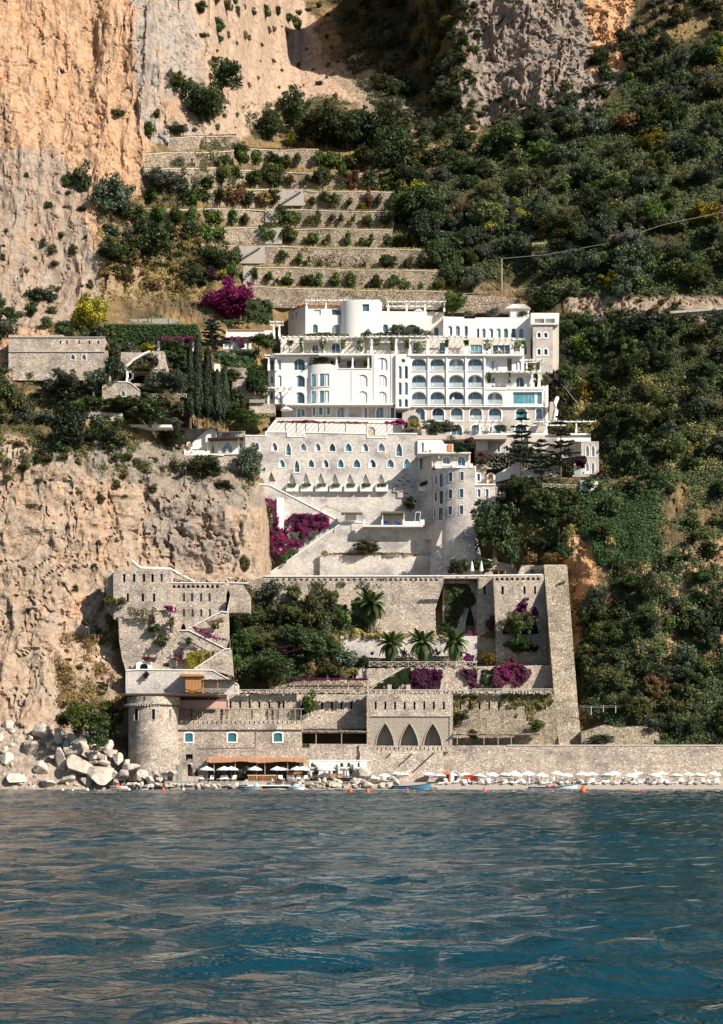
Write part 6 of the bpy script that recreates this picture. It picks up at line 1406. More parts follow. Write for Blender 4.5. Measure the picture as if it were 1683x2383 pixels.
def scatter(poly, n, kinds, wr, label, group, seed, asp=(.75,1.1), mind=10):
    """trees of a thicket, each its own object; nothing tells them apart"""
    r = random.Random(seed); xs = [p[0] for p in poly]; ys = [p[1] for p in poly]; got = []; tries = 0
    while len(got) < n and tries < n*60:
        tries += 1; x = r.uniform(min(xs),max(xs)); y = r.uniform(min(ys),max(ys))
        if not in_poly(np.array([x]), np.array([y]), poly)[0]: continue
        if any((x-a)**2+(y-b)**2 < mind**2 for a, b in got): continue
        got.append((x, y))
    L = []
    for x, y in got:
        kd = r.choices([k for k,_ in kinds], [q for _,q in kinds])[0]
        tx = (x-min(xs))/(max(xs)-min(xs)); ty = (y-min(ys))/(max(ys)-min(ys))
        L.append((x, y, kd, ['upper','middle','lower'][min(2,int(ty*3))] + ' ' + ['left','centre','right'][min(2,int(tx*3))]))
    cnt = {}
    for x, y, kd, cell in sorted(L):
        k = cnt[(kd,cell)] = cnt.get((kd,cell), 0) + 1; b = ground_at(x, y); w_ = r.uniform(*wr)
        nm, lb = (KIND[kd][0], KIND[kd][1]) if kd != 'evergreen' or w_ > 4.4 else ('small_evergreen_tree', 'dark evergreen shrub')  # narrower evergreens are the same trees, named apart by width
        tree(nm, '%s, %s from left in the %s %s' % (lb, NTH[k-1], cell, label), KIND[kd][2], b, w_, w_*r.uniform(*asp), kd, group=group + ', ' + KIND[kd][1], rnd=r, low=kd in ('scrub','dry') and r.random() < .4)
RS = [(1000,320),(1090,310),(1380,300),(1470,150),(1720,100),(1720,690),(1330,690),(1200,640),(1060,660),(1000,560),(930,440),(960,380)]
scatter(RS, 235, [('evergreen',5),('olive',3.4),('scrub',3),('citrus',2),('reedgreen',1.2),('grey',.5),('yellow',.35),('dry',.25)], (2.4,8.2), 'of right slope thicket', 'right slope thicket', 3, mind=14)
scatter([(1270,745),(1720,745),(1720,1090),(1410,1085),(1400,1010),(1310,980),(1270,920)], 95, [('evergreen',5),('olive',2.4),('scrub',3.4),('citrus',2),('reedgreen',.7),('ochre',.6)], (2.2,7), 'of thicket beside hotel', 'thicket right of hotel', 5, mind=14)
scatter([(790,-40),(1080,-40),(1060,300),(980,330),(880,260),(830,150)], 70, [('evergreen',6),('olive',2),('scrub',2)], (3,6.5), 'of wood beside pale scree', 'wood beside the scree', 8, mind=14)
scatter([(1360,1440),(1480,1420),(1720,1420),(1720,1735),(1530,1735),(1400,1650),(1360,1600)], 90, [('evergreen',7),('scrub',3),('citrus',1.4),('olive',1.4),('ochre',.9)], (2.2,6.2), 'of scrub right of buttress', 'scrub right of buttress', 9, mind=12)
scatter([(1480,-40),(1760,-40),(1760,140),(1480,140)], 16, [('evergreen',6),('scrub',2)], (4,7), 'of the top right ridge', 'top right ridge', 10, mind=22)
scatter([(140,1470),(280,1470),(280,1690),(140,1650)], 20, [('scrub',4),('dry',1.5),('ochre',2),('citrus',1)], (.9,2.0), 'of bank left of round tower', 'bank left of round tower', 12, mind=14)
scatter([(-60,1000),(200,1010),(380,1040),(480,1080),(520,1110),(420,1110),(200,1090),(-60,1180)], 22, [('scrub',4),('dry',1),('evergreen',1)], (1.2,3), 'of the lower cliff rim', 'rim of the left cliff', 13, mind=22)
scatter([(-60,1200),(200,1150),(260,1330),(250,1500),(-60,1480)], 16, [('scrub',4),('ochre',1)], (.8,1.8), 'of the left lower cliff', 'left cliff face', 14, mind=28)
scatter([(-60,560),(130,480),(225,700),(-60,760)], 12, [('scrub',4),('evergreen',1)], (1,2.6), 'of the grey left cliff', 'upper left cliff', 15, mind=25)
scatter([(230,560),(480,560),(480,690),(250,690)], 44, [('scrub',4),('ochre',2),('evergreen',2.5),('dry',1)], (1.4,4), 'of bank above long hedge', 'bank above the hedge', 16, mind=13)
scatter([(960,290),(1100,290),(1130,340),(1040,420),(940,400),(880,300),(820,250)], 34, [('dry',3),('scrub',3),('grey',3),('ochre',2)], (1,2.6), 'of dry patch by scree', 'dry patch right of scree', 17, mind=13)
scatter([(450,60),(760,60),(830,240),(600,220),(480,190)], 30, [('scrub',3),('grey',3),('ochre',3)], (.8,2.4), 'of the pale scree', 'scree bushes', 18, mind=24)
scatter([(1060,250),(1400,200),(1400,300),(1080,310)], 26, [('scrub',3),('evergreen',4),('olive',1)], (1.6,4), 'of upper right rock wall', 'upper right rock', 19, mind=18)
scatter([(1290,690),(1600,690),(1600,735),(1320,735)], 16, [('scrub',3),('ochre',3),('evergreen',1)], (.8,2.2), 'of the road bank', 'road wall bushes', 20, mind=14)
# ground cover between the trees, too much to count
def ground_cover(name, label, poly, n, per, kind, size, seed, thresh=-.15, clump=26, rad=.6):
    x, y = poly_points(poly, n, seed, clump, thresh); g = ground_many(x, y); r = rng_(seed); k = len(g)
    d = r.normal(size=(k,per,3))*np.array([.9,.6,.6])*rad; d[:,:,1] -= .35; d[:,:,2] += .25
    pts = (g[:,None,:] + d).reshape(-1,3); nr = d.reshape(-1,3) + np.array([0,-.8,.5]) + r.normal(0,.4,(k*per,3))
    tone = np.repeat(r.normal(0,.15,k), per)
    return cover(name, label, 'undergrowth', pts, nr, size, kind, stuff=True, tone=tone, seed=seed)
ground_cover('undergrowth', 'dark undergrowth between the trees of the right slope', RS, 9000, 9, 'evergreen', .36, 31)
ground_cover('undergrowth', 'olive green undergrowth on the right slope', RS, 3600, 8, 'scrub', .32, 32, .02)
ground_cover('undergrowth', 'dark undergrowth on the slope right of hotel', [(1260,735),(1740,735),(1740,1095),(1400,1095),(1300,980),(1260,920)], 5200, 9, 'evergreen', .32, 33)
ground_cover('undergrowth', 'ochre grass on the slope right of hotel', [(1260,880),(1740,880),(1740,1095),(1400,1095),(1300,980),(1260,920)], 1300, 8, 'ochre', .28, 34, .08)
ground_cover('undergrowth', 'dark undergrowth of the wood beside pale scree', [(770,-60),(1080,-60),(1070,300),(980,340),(880,260),(800,150)], 3600, 9, 'evergreen', .4, 35)
ground_cover('undergrowth', 'dark undergrowth right of the leaning buttress', [(1345,1400),(1480,1380),(1740,1400),(1740,1738),(1520,1738),(1370,1680)], 4200, 9, 'evergreen', .3, 36)
ground_cover('undergrowth', 'ochre and rust grass on the rocks right of buttress', [(1325,1330),(1740,1280),(1740,1620),(1360,1560)], 1000, 8, 'ochre', .28, 37, .1)
ground_cover('undergrowth', 'dry rusty grass on the bank left of round tower', [(135,1480),(290,1480),(290,1680),(135,1660)], 900, 8, 'ochre', .25, 38, .0)
ground_cover('undergrowth', 'low scrub between the terrace trees', [(330,400),(900,400),(960,690),(430,700),(230,560),(230,470)], 2400, 8, 'scrub', .3, 39, .05)
ground_cover('undergrowth', 'low dry grass on the upper left bank', [(225,540),(470,540),(470,700),(240,700)], 900, 8, 'ochre', .28, 40, .05)
ground_cover('undergrowth', 'sparse scrub along the rim of the left lower cliff', [(-80,990),(200,1005),(420,1045),(600,1130),(560,1140),(400,1100),(-80,1110)], 1100, 8, 'scrub', .28, 41, .05)
ground_cover('ivy_slope', 'thick green ivy hanging over the slope below right villa', VE.poly([(1090,900),(1200,790),(1622,800),(2000,760),(2000,1500),(1450,1530),(1380,1380),(1330,1290),(1160,1150)]), 4200, 9, 'ivy', .27, 42, -.45)
ground_cover('undergrowth', 'mixed scrub on the slope under the right villa', VE.poly([(430,820),(1000,740),(1250,800),(1160,1150),(1000,1500),(560,1500),(400,1200)]), 2300, 9, 'scrub', .28, 43, -.1)

scatter([(1130,1130),(1330,1140),(1345,1230),(1290,1290),(1240,1310),(1130,1300)], 30, [('evergreen',5),('scrub',4),('ochre',1),('citrus',1)], (2,4.2), 'of slope under right villa', 'slope under villa', 51, mind=14)
scatter([(1340,1120),(1760,1090),(1760,1430),(1480,1430),(1420,1380),(1400,1300)], 44, [('evergreen',6),('scrub',3),('ivy',3),('ochre',1)], (2.4,5), 'of right gully scrub', 'right gully', 52, mind=17)
scatter([(140,800),(330,780),(420,850),(600,880),(600,960),(430,980),(180,990),(120,950)], 44, [('evergreen',4),('olive',4),('citrus',2),('scrub',2)], (2.2,4.6), 'of left garden', 'left garden', 53, mind=17)
scatter([(-60,700),(130,690),(130,780),(-60,800)], 14, [('evergreen',4),('olive',3)], (2.5,5), 'of bank beyond stone house', 'bank left of stone house', 54, mind=18)
scatter([(-60,880),(140,880),(140,1000),(-60,1010)], 20, [('evergreen',4),('olive',3),('scrub',2)], (2.5,5), 'of bank below stone house', 'bank below stone house', 55, mind=18)
scatter([(560,1360),(700,1380),(880,1470),(880,1590),(560,1600)], 34, [('evergreen',4),('scrub',4),('ivy',2),('olive',1)], (1.6,3.4), 'of shrub garden', 'shrub garden', 56, mind=15)
ground_cover('undergrowth', 'mixed low plants under the left garden trees', [(130,760),(420,780),(620,870),(600,990),(420,1010),(140,1010),(-60,1000),(-60,860)], 3000, 9, 'scrub', .28, 57, -.1)
ground_cover('undergrowth', 'deep green undergrowth of the right gully', [(1330,1110),(1760,1080),(1760,1440),(1450,1430),(1400,1300)], 2600, 9, 'evergreen', .3, 58, -.05)
ground_cover('undergrowth', 'green undergrowth of the shrub garden', [(545,1350),(700,1370),(900,1470),(880,1610),(545,1610)], 2200, 9, 'evergreen', .26, 59, -.2)
ground_cover('undergrowth', 'dark undergrowth of the band below pale scree', [(560,250),(760,220),(960,300),(960,420),(760,340),(590,320)], 1500, 9, 'evergreen', .34, 60, -.05)
scatter([(1040,-30),(1110,-30),(1110,290),(1060,300)], 20, [('evergreen',5),('scrub',3)], (2,5), 'of rock left edge', 'rock left edge', 61, mind=16)
scatter([(1370,170),(1480,60),(1560,-30),(1600,60),(1480,190),(1400,240)], 24, [('evergreen',6),('scrub',2)], (2.5,6), 'of rock right edge', 'rock right edge', 62, mind=17)
scatter([(430,330),(560,330),(700,250),(520,250)], 10, [('grey',3),('scrub',3)], (1,2.2), 'of lower scree edge', 'lower scree edge', 63, mind=18)
scatter([(60,400),(200,420),(230,640),(60,640)], 14, [('scrub',4),('evergreen',2)], (1,2.8), 'of cracked grey cliff', 'cracked grey cliff', 64, mind=26)
scatter([(140,1050),(330,1040),(420,1110),(330,1180),(160,1180)], 16, [('scrub',5),('evergreen',1),('ochre',1)], (1,2.6), 'of cliff shoulder', 'cliff shoulder', 65, mind=24)
scatter([(440,-30),(760,-30),(790,60),(640,90),(480,110)], 26, [('evergreen',4),('scrub',4),('ochre',2)], (1.6,4.2), 'of the upper scree', 'upper scree', 66, mind=20)

# ------------------------------------------------------------------ gardens left of the hotel
def garden():
    N = VN
    t = thing('castle_house', 'square stone house with small pointed windows at the left edge', 'building', P(200, 880, 354))
    H = [N.og(96,462,126,504), N.og(178,462,210,506)]; S_ = [N.rect(x,362,x+13,386) for x in (12,60,152,228,294)]
    wall(t, 'wall', [(20,885),(VN.x(372),885)] + N.poly([(372,436),(346,436),(346,336),(345,336)])[:3] + [(20,VN.y(338))], 354, 9, H+S_, TANST, .5)
    embrasures(t, S_, 354.45)
    for h in H: win(t, h, 354, .3, fr=.5, sur=1.2)
    part('string_course', MB().pbox(20, N.y(438), N.x(350), N.y(446), 353.8, .3), LEDGE, t); coping(t, [(20,N.y(338)), N.p(348,338)], 353.9, 1.6, mat=LEDGE)
    part('roof_block', MB().pbox(20,N.y(318),N.x(38),N.y(338),356,4), TANST, t)
    t2 = thing('garden_wall', 'stone garden wall with white pointed window and curved white coping', 'wall', P(270, 925, 352))
    h = N.og(470,732,502,778)
    wall(t2, 'wall', N.poly([(330,800),(612,800),(612,735),(540,676),(370,668),(330,690)]), 352, 5, [h], TANST, .4); win(t2, h, 352, .2, fr=.6, sur=1.2)
    coping(t2, N.poly([(368,672),(520,674),(545,682),(612,738)]), 351.95, 2.2)
    part('lower_wall', MB().slab(N.poly([(185,960),(480,965),(480,905),(190,890)]), 349, 4), TANST, t2)
    part('arch_dark', pane_mb(N.arch(230,730,265,775,16), 351.9), DARKROOM, t2)
    t3 = thing('white_stair', 'curving white stair parapet between garden terraces', 'stairs', P(*N.p(520,665), 354))
    part('parapet', MB().tube([P(*N.p(x,y),353.5) for x,y in ((690,443),(640,462),(560,510),(515,550),(505,580))], .28, 6), TRIM, t3)
    part('parapet', MB().tube([P(*N.p(x,y),353.3) for x,y in ((535,590),(562,615),(560,640),(530,662),(510,668))], .28, 6), TRIM, t3)
    part('parapet', MB().tube([P(*N.p(x,y),353) for x,y in ((515,590),(518,630),(512,665))], .28, 6), TRIM, t3)
    part('stair_wall', MB().slab(N.poly([(468,670),(700,690),(720,600),(600,590),(560,600),(505,575),(560,520),(640,465),(700,448),(700,440),(790,440),(790,470),(820,580),(820,700),(468,700)][::1]), 354.2, 4), TANST, t3)
    t4 = thing('terrace_wall', 'low white garden path wall beside the cypresses', 'wall', P(*N.p(720,1000), 353))
    part('wall', MB().slab(N.poly([(480,1008),(850,1010),(850,990),(480,988)]), 352, 4), WHITE, t4)
    part('stone_wall', MB().slab(N.poly([(860,1150),(1000,1170),(1060,1120),(1190,1060),(1190,1020),(960,1015),(780,1000),(780,1060)]), 361.6, 8), TANST, t4)
    part('stone_wall', MB().slab(N.poly([(470,560),(660,560),(660,452),(470,448)]), 357, 3), TANST, t4)
    t5 = thing('terrace_wall', 'stone garden walls stepping up to the hotel left side', 'wall', P(*N.p(1420,860), 366))
    part('wall', MB().slab(N.poly([(1270,640),(1410,640),(1410,570),(1270,560)]), 368, 3), TANST, t5); part('wall', MB().slab(N.poly([(1300,800),(1560,800),(1560,700),(1410,640),(1300,660)]), 367, 4), TANST, t5)
    part('wall', MB().slab(N.poly([(1430,900),(1620,900),(1620,835),(1430,825)]), 364.5, 4), TANST, t5); part('white_pier', MB().pbox(*N.q(1168,535,1210,590), 366, 1), WHITE, t5)
    part('grey_top', MB().pbox(*N.q(1285,614,1395,632), 366.8, 1), CONCRETE, t5); part('grey_top', MB().pbox(*N.q(1432,802,1545,826), 364, 1), CONCRETE, t5)
    t6 = thing('white_gallery', 'white wall with red tile edge and arched gallery left of hotel', 'wall', P(*N.p(1350,425), 374))
    part('wall', MB().slab(N.poly([(1250,345),(1600,350),(1600,285),(1260,285)]), 375, 2), WHITE, t6); part('tile_edge', MB().pbox(*N.q(1275,274,1545,286), 374.8, 1.2), REDROOF, t6)
    part('arcade', MB().slab(N.poly([(1235,425),(1445,425),(1445,352),(1235,352)]), 373, .5, [N.arch(1245,362,1292,424,20), N.arch(1312,362,1350,424,18), N.arch(1388,362,1425,424,18)], .3), WHITE, t6)
    part('side_stair', MB().slab(N.poly([(1530,350),(1622,345),(1622,280),(1605,280),(1605,320)]), 374, 1.2), WHITE, t6)
    p = thing('vine_pergola', 'pergola with red and purple vines on white posts left of cypresses', 'pergola', P(*N.p(880,438), 362))
    for x in (752,1015): part('post', MB().pbox(*N.q(x-10,362,x+10,440), 362, .6), WHITE, p)
    part('beam', MB().pbox(*N.q(742,346,1030,358), 361.8, .3), REDROOF, p); part('beam', MB().pbox(*N.q(742,346,1030,358), 364.8, .3), REDROOF, p)
    g = thing('netting_fence', 'pale netting fence on the bank above the long hedge', 'fence', P(*N.p(600,240), 378))
    part('net', MB().slab(N.poly([(380,242),(830,240),(905,215),(905,205),(830,195),(380,205)]), 378.5, .05), CONCRETE, g)
    for x in (380,480,535,605,680,705,830): part('post', MB().bar(P(*N.p(x,244),378.4), P(*N.p(x,192),378.4), .1), STEEL, g)
    r = rng_(77); n = 9000; x = r.uniform(345,1045,n); y = r.uniform(240,412,n); d = r.random(n)*1.0; Yv = 368.5 - d
    px, py = N.ox+x/N.k, N.oy+y/N.k; pts = np.stack([(px-CX)*Yv/F, Yv, CH+(HY-py)*Yv/F], 1)
    cover('hedge', 'long tall clipped hedge above the garden pergola', 'hedge', pts, np.stack([r.normal(0,.5,n), np.full(n,-1.), r.normal(.35,.4,n)],1), .3, 'ivy', seed=78)
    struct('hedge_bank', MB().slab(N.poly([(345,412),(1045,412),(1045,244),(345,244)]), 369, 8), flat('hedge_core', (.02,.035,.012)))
    xfence('crossed rail fence among olive trees in the left garden', *N.p(690,790), *N.p(960,790), 9, 352.5, 5)
    xfence('crossed rail fence beside the hotel lower left corner', *N.p(1375,935), *N.p(1600,930), 9, 363, 4)
    xfence('crossed rail fence on the slope edge below right villa', *VE.p(870,745), *VE.p(1520,770), 9, 350.5, 8)
    xfence('crossed rail fence at far right below the dry wall', *VS.p(1130,2205), *VS.p(1620,2195), 9, 356, 7)
    xfence('long pole fence on the road bank right of hotel', *VS.p(365,130), *VS.p(900,105), 8, 388, 6)
    w = thing('road_wall', 'grey concrete road edge climbing right of hotel', 'wall', P(1440, 750, 384))
    a = [ground_at(x, y) for x, y in ((1380,752),(1450,745),(1550,735),(1720,722))]
    part('edge', MB().tube([(p_[0],p_[1]-1.6,p_[2]) for p_ in a], .55, 5), CONCRETE, w)
    w = thing('hillside_wall', 'dry stone wall behind the long gallery roof', 'terrace wall', P(1120,722,391)); part('wall', MB().slab([(1043,728),(1210,728),(1210,694),(1150,688),(1043,686)], 390, 8), DRYST, w)
    w = thing('hillside_wall', 'small dry stone wall below white flowers on right slope', 'terrace wall', ground_at(1290,590)); yy = ground_raw(1290,595)-1; part('wall', MB().slab(VR.poly([(705,1330),(1060,1300),(1065,1222),(710,1238)]), yy, 5), DRYST, w)
    w = thing('hillside_wall', 'grey dry stone wall at the far right beside the gully', 'terrace wall', ground_at(1480,1090)); yy = ground_raw(1500,1085)-1; part('wall', MB().slab(VS.poly([(1270,2100),(1640,2060),(1640,1880),(1400,1890),(1270,1930)]), yy, 5), DRYST, w)
    for lab, x, y0, y1 in (('tall white utility pole on the right slope', VR.x(498), VR.y(1345), VR.y(1555)), ('slim grey pole behind the hotel roof hut', VR.x(714), VR.y(1540), VR.y(1715)), ('leaning pale pole on the slope right of villa', VS.x(1180), VS.y(1790), VS.y(2000)), ('white pole on the rocks below right villa', VE.x(1030), VE.y(1140), VE.y(1355)), ('thin dark pole behind the hotel round tower', VQ.x(1290), VQ.y(1665), VQ.y(1762))):
        g = ground_at(x, y1); o = thing('utility_pole', lab, 'pole', g); Yp = g[1]-.8
        part('shaft', MB().tube([P(x,y1+3,Yp), P(x,y0,Yp)], [.13,.09], 7), PALEWOOD if 'dark' not in lab else GREYWOOD, o); part('cap', MB().tube([P(x-1.5,y0+1.5,Yp), P(x+1.5,y0+1.5,Yp)], .06, 5), IRON, o)
    def wire(lab, pts):
        o = solo('overhead_wire', MB().tube(pts, .045, 4), flat('wire_%d' % len(MAT), (.45,.43,.4), .6), lab, 'wire')
    wire('pale overhead wire rising right from white utility pole', [P(*VR.p(498,1348),398), P(*VR.p(800,1322),396), P(*VR.p(1200,1248),394), P(*VR.p(1622,1112),392), P(1700,490,390)])
    wire('pale overhead wire running right from grey pole', [P(*VR.p(714,1545),388), P(*VR.p(1100,1558),388), P(*VR.p(1622,1522),388), P(1700,650,388)])
    wire('pale overhead wire running left from the grey pole', [P(*VR.p(714,1545),388), P(*VR.p(560,1568),388), P(*VR.p(145,1598),388)])
    wire('thin wire slanting down the slope right of hotel', [P(*VS.p(365,1095),371), P(*VS.p(640,1440),368), P(*VS.p(1080,1780),362)])
garden()

# cypress, cedar, palm
def cypress(label, x, y1, y0, wpx, Y, seed):
    r = rng_(seed); n = 5200; h = (y1-y0)*Y/F; w_ = wpx*Y/F; t = r.random(n)**.85; prof = np.minimum(1, 6*t)*np.clip(1-t, 0, 1)**.55*1.1
    a = r.uniform(0,6.283,n); lump = 1 + .28*vnoise(np.stack([np.cos(a)*2.2, np.sin(a)*2.2, t*h*.55], 1), seed); rad = w_/2*prof*lump*(.7+.3*r.random(n)**.5)
    pts = np.stack([np.cos(a)*rad, np.sin(a)*rad, .1*h + t*h*.9], 1); nr = np.stack([np.cos(a), np.sin(a), np.full(n,.3)], 1) + r.normal(0,.4,(n,3))
    o = thing('cypress_tree', label, 'tree', P(x,y1,Y), 'cypresses left of hotel')
    inst('crown', leaf_mesh('crown', pts, nr, .3*(.6+.8*r.random(n)), np.clip(r.normal(.42,.2,n)+.25*(lump-1),0,1), LEAF['cypress'], 1.9, True), o)
    inst('trunk', mesh_of(MB().tube([(0,0,-.3),(0,0,h*.25),(0,0,h*.85)], [.3,.22,.05], 7), 'trunk', BARK), o)
for i, (x, y1, y0, w_) in enumerate(((990,1010,388,88),(1045,1015,325,118),(1118,1005,410,108),(1190,1012,580,118),(1240,1008,560,120))):
    cypress('tall dark cypress, %s from left in the row beside hotel garden' % NTH[i], VN.x(x), VN.y(y1), VN.y(y0), w_/VN.k, 356 + .6*i, 90+i)
def cedar(label, x, y1, y0, wpx, Y, seed, tiers=9, start=.3):
    r = rng_(seed); h = (y1-y0)*Y/F; w_ = wpx*Y/F; o = thing('cedar_tree', label, 'tree', P(x,y1,Y), 'cedars in front of villa'); br = MB(); Pp, Nn = [], []
    for k in range(tiers):
        t = start + (1-start)*(k+.5*r.random())/tiers; z = h*t; L = w_/2*(1.15-(t-start)/(1-start))**.8*r.uniform(.75,1.1)
        for m in range(5):
            a = 6.283*m/5 + k*1.1 + r.normal(0,.25); l = L*r.uniform(.45,1.2); e = (math.cos(a)*l, math.sin(a)*l, z + .06*l)
            br.tube([(0,0,z-.25), (e[0]*.5,e[1]*.5,z), e], [.09,.06,.02], 5); n = int(60+60*l); s = r.random(n)**.6
            Pp.append(np.stack([e[0]*s + r.normal(0,.16+.3*s*(1-s)*l*.5,n), e[1]*s + r.normal(0,.16+.3*s*(1-s)*l*.5,n), z + .06*l*s + r.normal(0,.06,n) - .12*(s*l*.2)], 1)); Nn.append(r.normal(0,.5,(n,3)) + np.array([0,0,1]))
    Pp = np.concatenate(Pp); Nn = np.concatenate(Nn); n = len(Pp)
    inst('crown', leaf_mesh('crown', Pp, Nn, .24*(.6+.8*r.random(n)), np.clip(r.normal(.45,.2,n),0,1), LEAF['cedar'], 1.5), o)
    br.tube([(0,0,-.4),(.1,0,h*.5),(0,0,h*1.02)], [.24,.15,.03], 7); inst('trunk', mesh_of(br, 'trunk', BARK), o)
cedar('tall tiered cedar, left of three in front of right villa', VE.x(655), VE.y(690), VE.y(-40), 390/VE.k, 353.0, 5, 9, .25)
cedar('shorter tiered cedar, middle of three in front of right villa', VE.x(850), VE.y(700), VE.y(235), 370/VE.k, 352.5, 6, 7, .22)
cedar('tall tiered cedar, right of three in front of right villa', VE.x(1045), VE.y(700), VE.y(10), 400/VE.k, 352.8, 7, 9, .25)
cedar('spreading grey-green pine rising behind the cypress row', VN.x(1150), VN.y(560), VN.y(195), 235/VN.k, 361, 8, 9, .45)
cedar('grey-green conifer at the left edge below stone house', VN.x(55), VN.y(900), VN.y(620), 170/VN.k, 350, 9, 8, .15)
def frond_mesh(seed, droop):
    r = rng_(seed); mb = MB(); n = 15; pts = []
    for i in range(n+1):
        t = i/n; pts.append(Vector((0, t*(1-.18*droop*t), .55*t*(1-.2*droop) - droop*.85*t*t)))
    mb.tube(pts[:n], [.018*(1-.8*i/n)+.004 for i in range(n)], 4)
    for i in range(1, n):
        for k in (0, .5):
            p = pts[i].lerp(pts[i+1], k); d = (pts[min(i+1,n)]-pts[i-1]).normalized(); L = .26*math.sin(math.pi*(.12+.83*(i+k)/n))**.7
            for s in (-1, 1):
                q = p + Vector((s*L*.75,0,0)) + d*L*.6 - Vector((0,0,L*.35)); wv = d*.03
                mb.add([tuple(p-wv), tuple(p+wv), tuple(q)], [(0,1,2)])
    me = mesh_of(mb, 'frond', LEAF['palm']); a = me.attributes.new('tone','FLOAT','POINT'); a.data.foreach_set('value', np.clip(r.normal(.5,.15,len(me.vertices)),0,1).astype('f4')); return me
FRONDS = [frond_mesh(i, d) for i, d in enumerate((.35,.7,1.05,1.4))]
def palm(label, x, yb, yc, rpx, Y, seed, n=44, fruit=False):
    r = rng_(seed); o = thing('palm_tree', label, 'palm', P(x,yb,Y), 'palms on the terraces'); h = (yb-yc)*Y/F; L = rpx*Y/F; mb = MB()
    rings = 16; mb.tube([(0.06*h*.1*math.sin(i),0,h*i/rings-.2*(i==0)) for i in range(rings+1)], [.34*(1-.25*i/rings)*(1.12 if i % 2 else .92) for i in range(rings+1)], 9)
    inst('trunk', mesh_of(mb, 'trunk', BARK), o)
    inst('crown_base', mesh_of(MB().lathe((0,0,h-.3), [(.3,-.4),(.45,0),(.42,.4),(.15,.7)], 9), 'crown_base', WOOD if fruit else BARK), o)
    for i in range(n):
        t = (i+.5)/n; el = R(82 - 118*t**.85); az = i*2.39996 + r.normal(0,.15); f = FRONDS[min(3,int(t*4))]; s = L*r.uniform(.9,1.12)
        inst('frond', f, o, (0,0,h+.2), (el*.75 - R(18), 0, az), (s,s,s))
palm('tallest palm standing alone against the great retaining wall', VG.x(1460), VG.y(690), VG.y(400), 44, 338.5, 1, 46, True)
palm('date palm, leftmost of the row of three on the lower terrace', VH.x(222), VH.y(990), VH.y(815), 40, 329.3, 2)
palm('date palm, middle of the row of three on the lower terrace', VH.x(547), VH.y(990), VH.y(800), 41, 329.3, 3)
palm('date palm, rightmost of the row of three on the lower terrace', VH.x(885), VH.y(985), VH.y(800), 40, 329.5, 4)
palm('small fan-like palm on the cliff house terrace', VF.x(1010), VF.y(650), VF.y(560), 14, 320, 5, 24)
def agave(label, x, y, rpx, Y, seed):
    r = rng_(seed); mb = MB(); L = rpx*Y/F; o = thing('agave', label, 'agave', P(x,y,Y), 'agaves on the walls'); mb = MB()
    for i in range(16):
        a = i*2.4; el = R(20+60*r.random()); e = Vector((math.cos(a)*math.cos(el), math.sin(a)*math.cos(el), math.sin(el)))*L*r.uniform(.7,1.1); s = e.cross(Vector((0,0,1))).normalized()*L*.1
        mb.add([tuple(-s), tuple(s), tuple(e*.5+s*1.1+Vector((0,0,.08))), tuple(e), tuple(e*.5-s*1.1+Vector((0,0,.08)))], [(0,1,2,4),(4,2,3)])
    me = mesh_of(mb, 'leaves', LEAF['grey']); inst('leaves', me, o)
agave('grey agave left of the palm row', VH.x(30), VH.y(925), 14, 331, 1); agave('grey agave between left and middle palms', VH.x(360), VH.y(930), 22, 331.6, 2); agave('grey agave between middle and right palms', VH.x(715), VH.y(925), 21, 331.6, 3)
agave('blue-grey agave beside the white shrine arch', VF.x(640), VF.y(985), 10, 319.6, 4); agave('spiky aloe on the ledge of the grey wall', VD.x(500), VD.y(1490), 26, 356.8, 5)

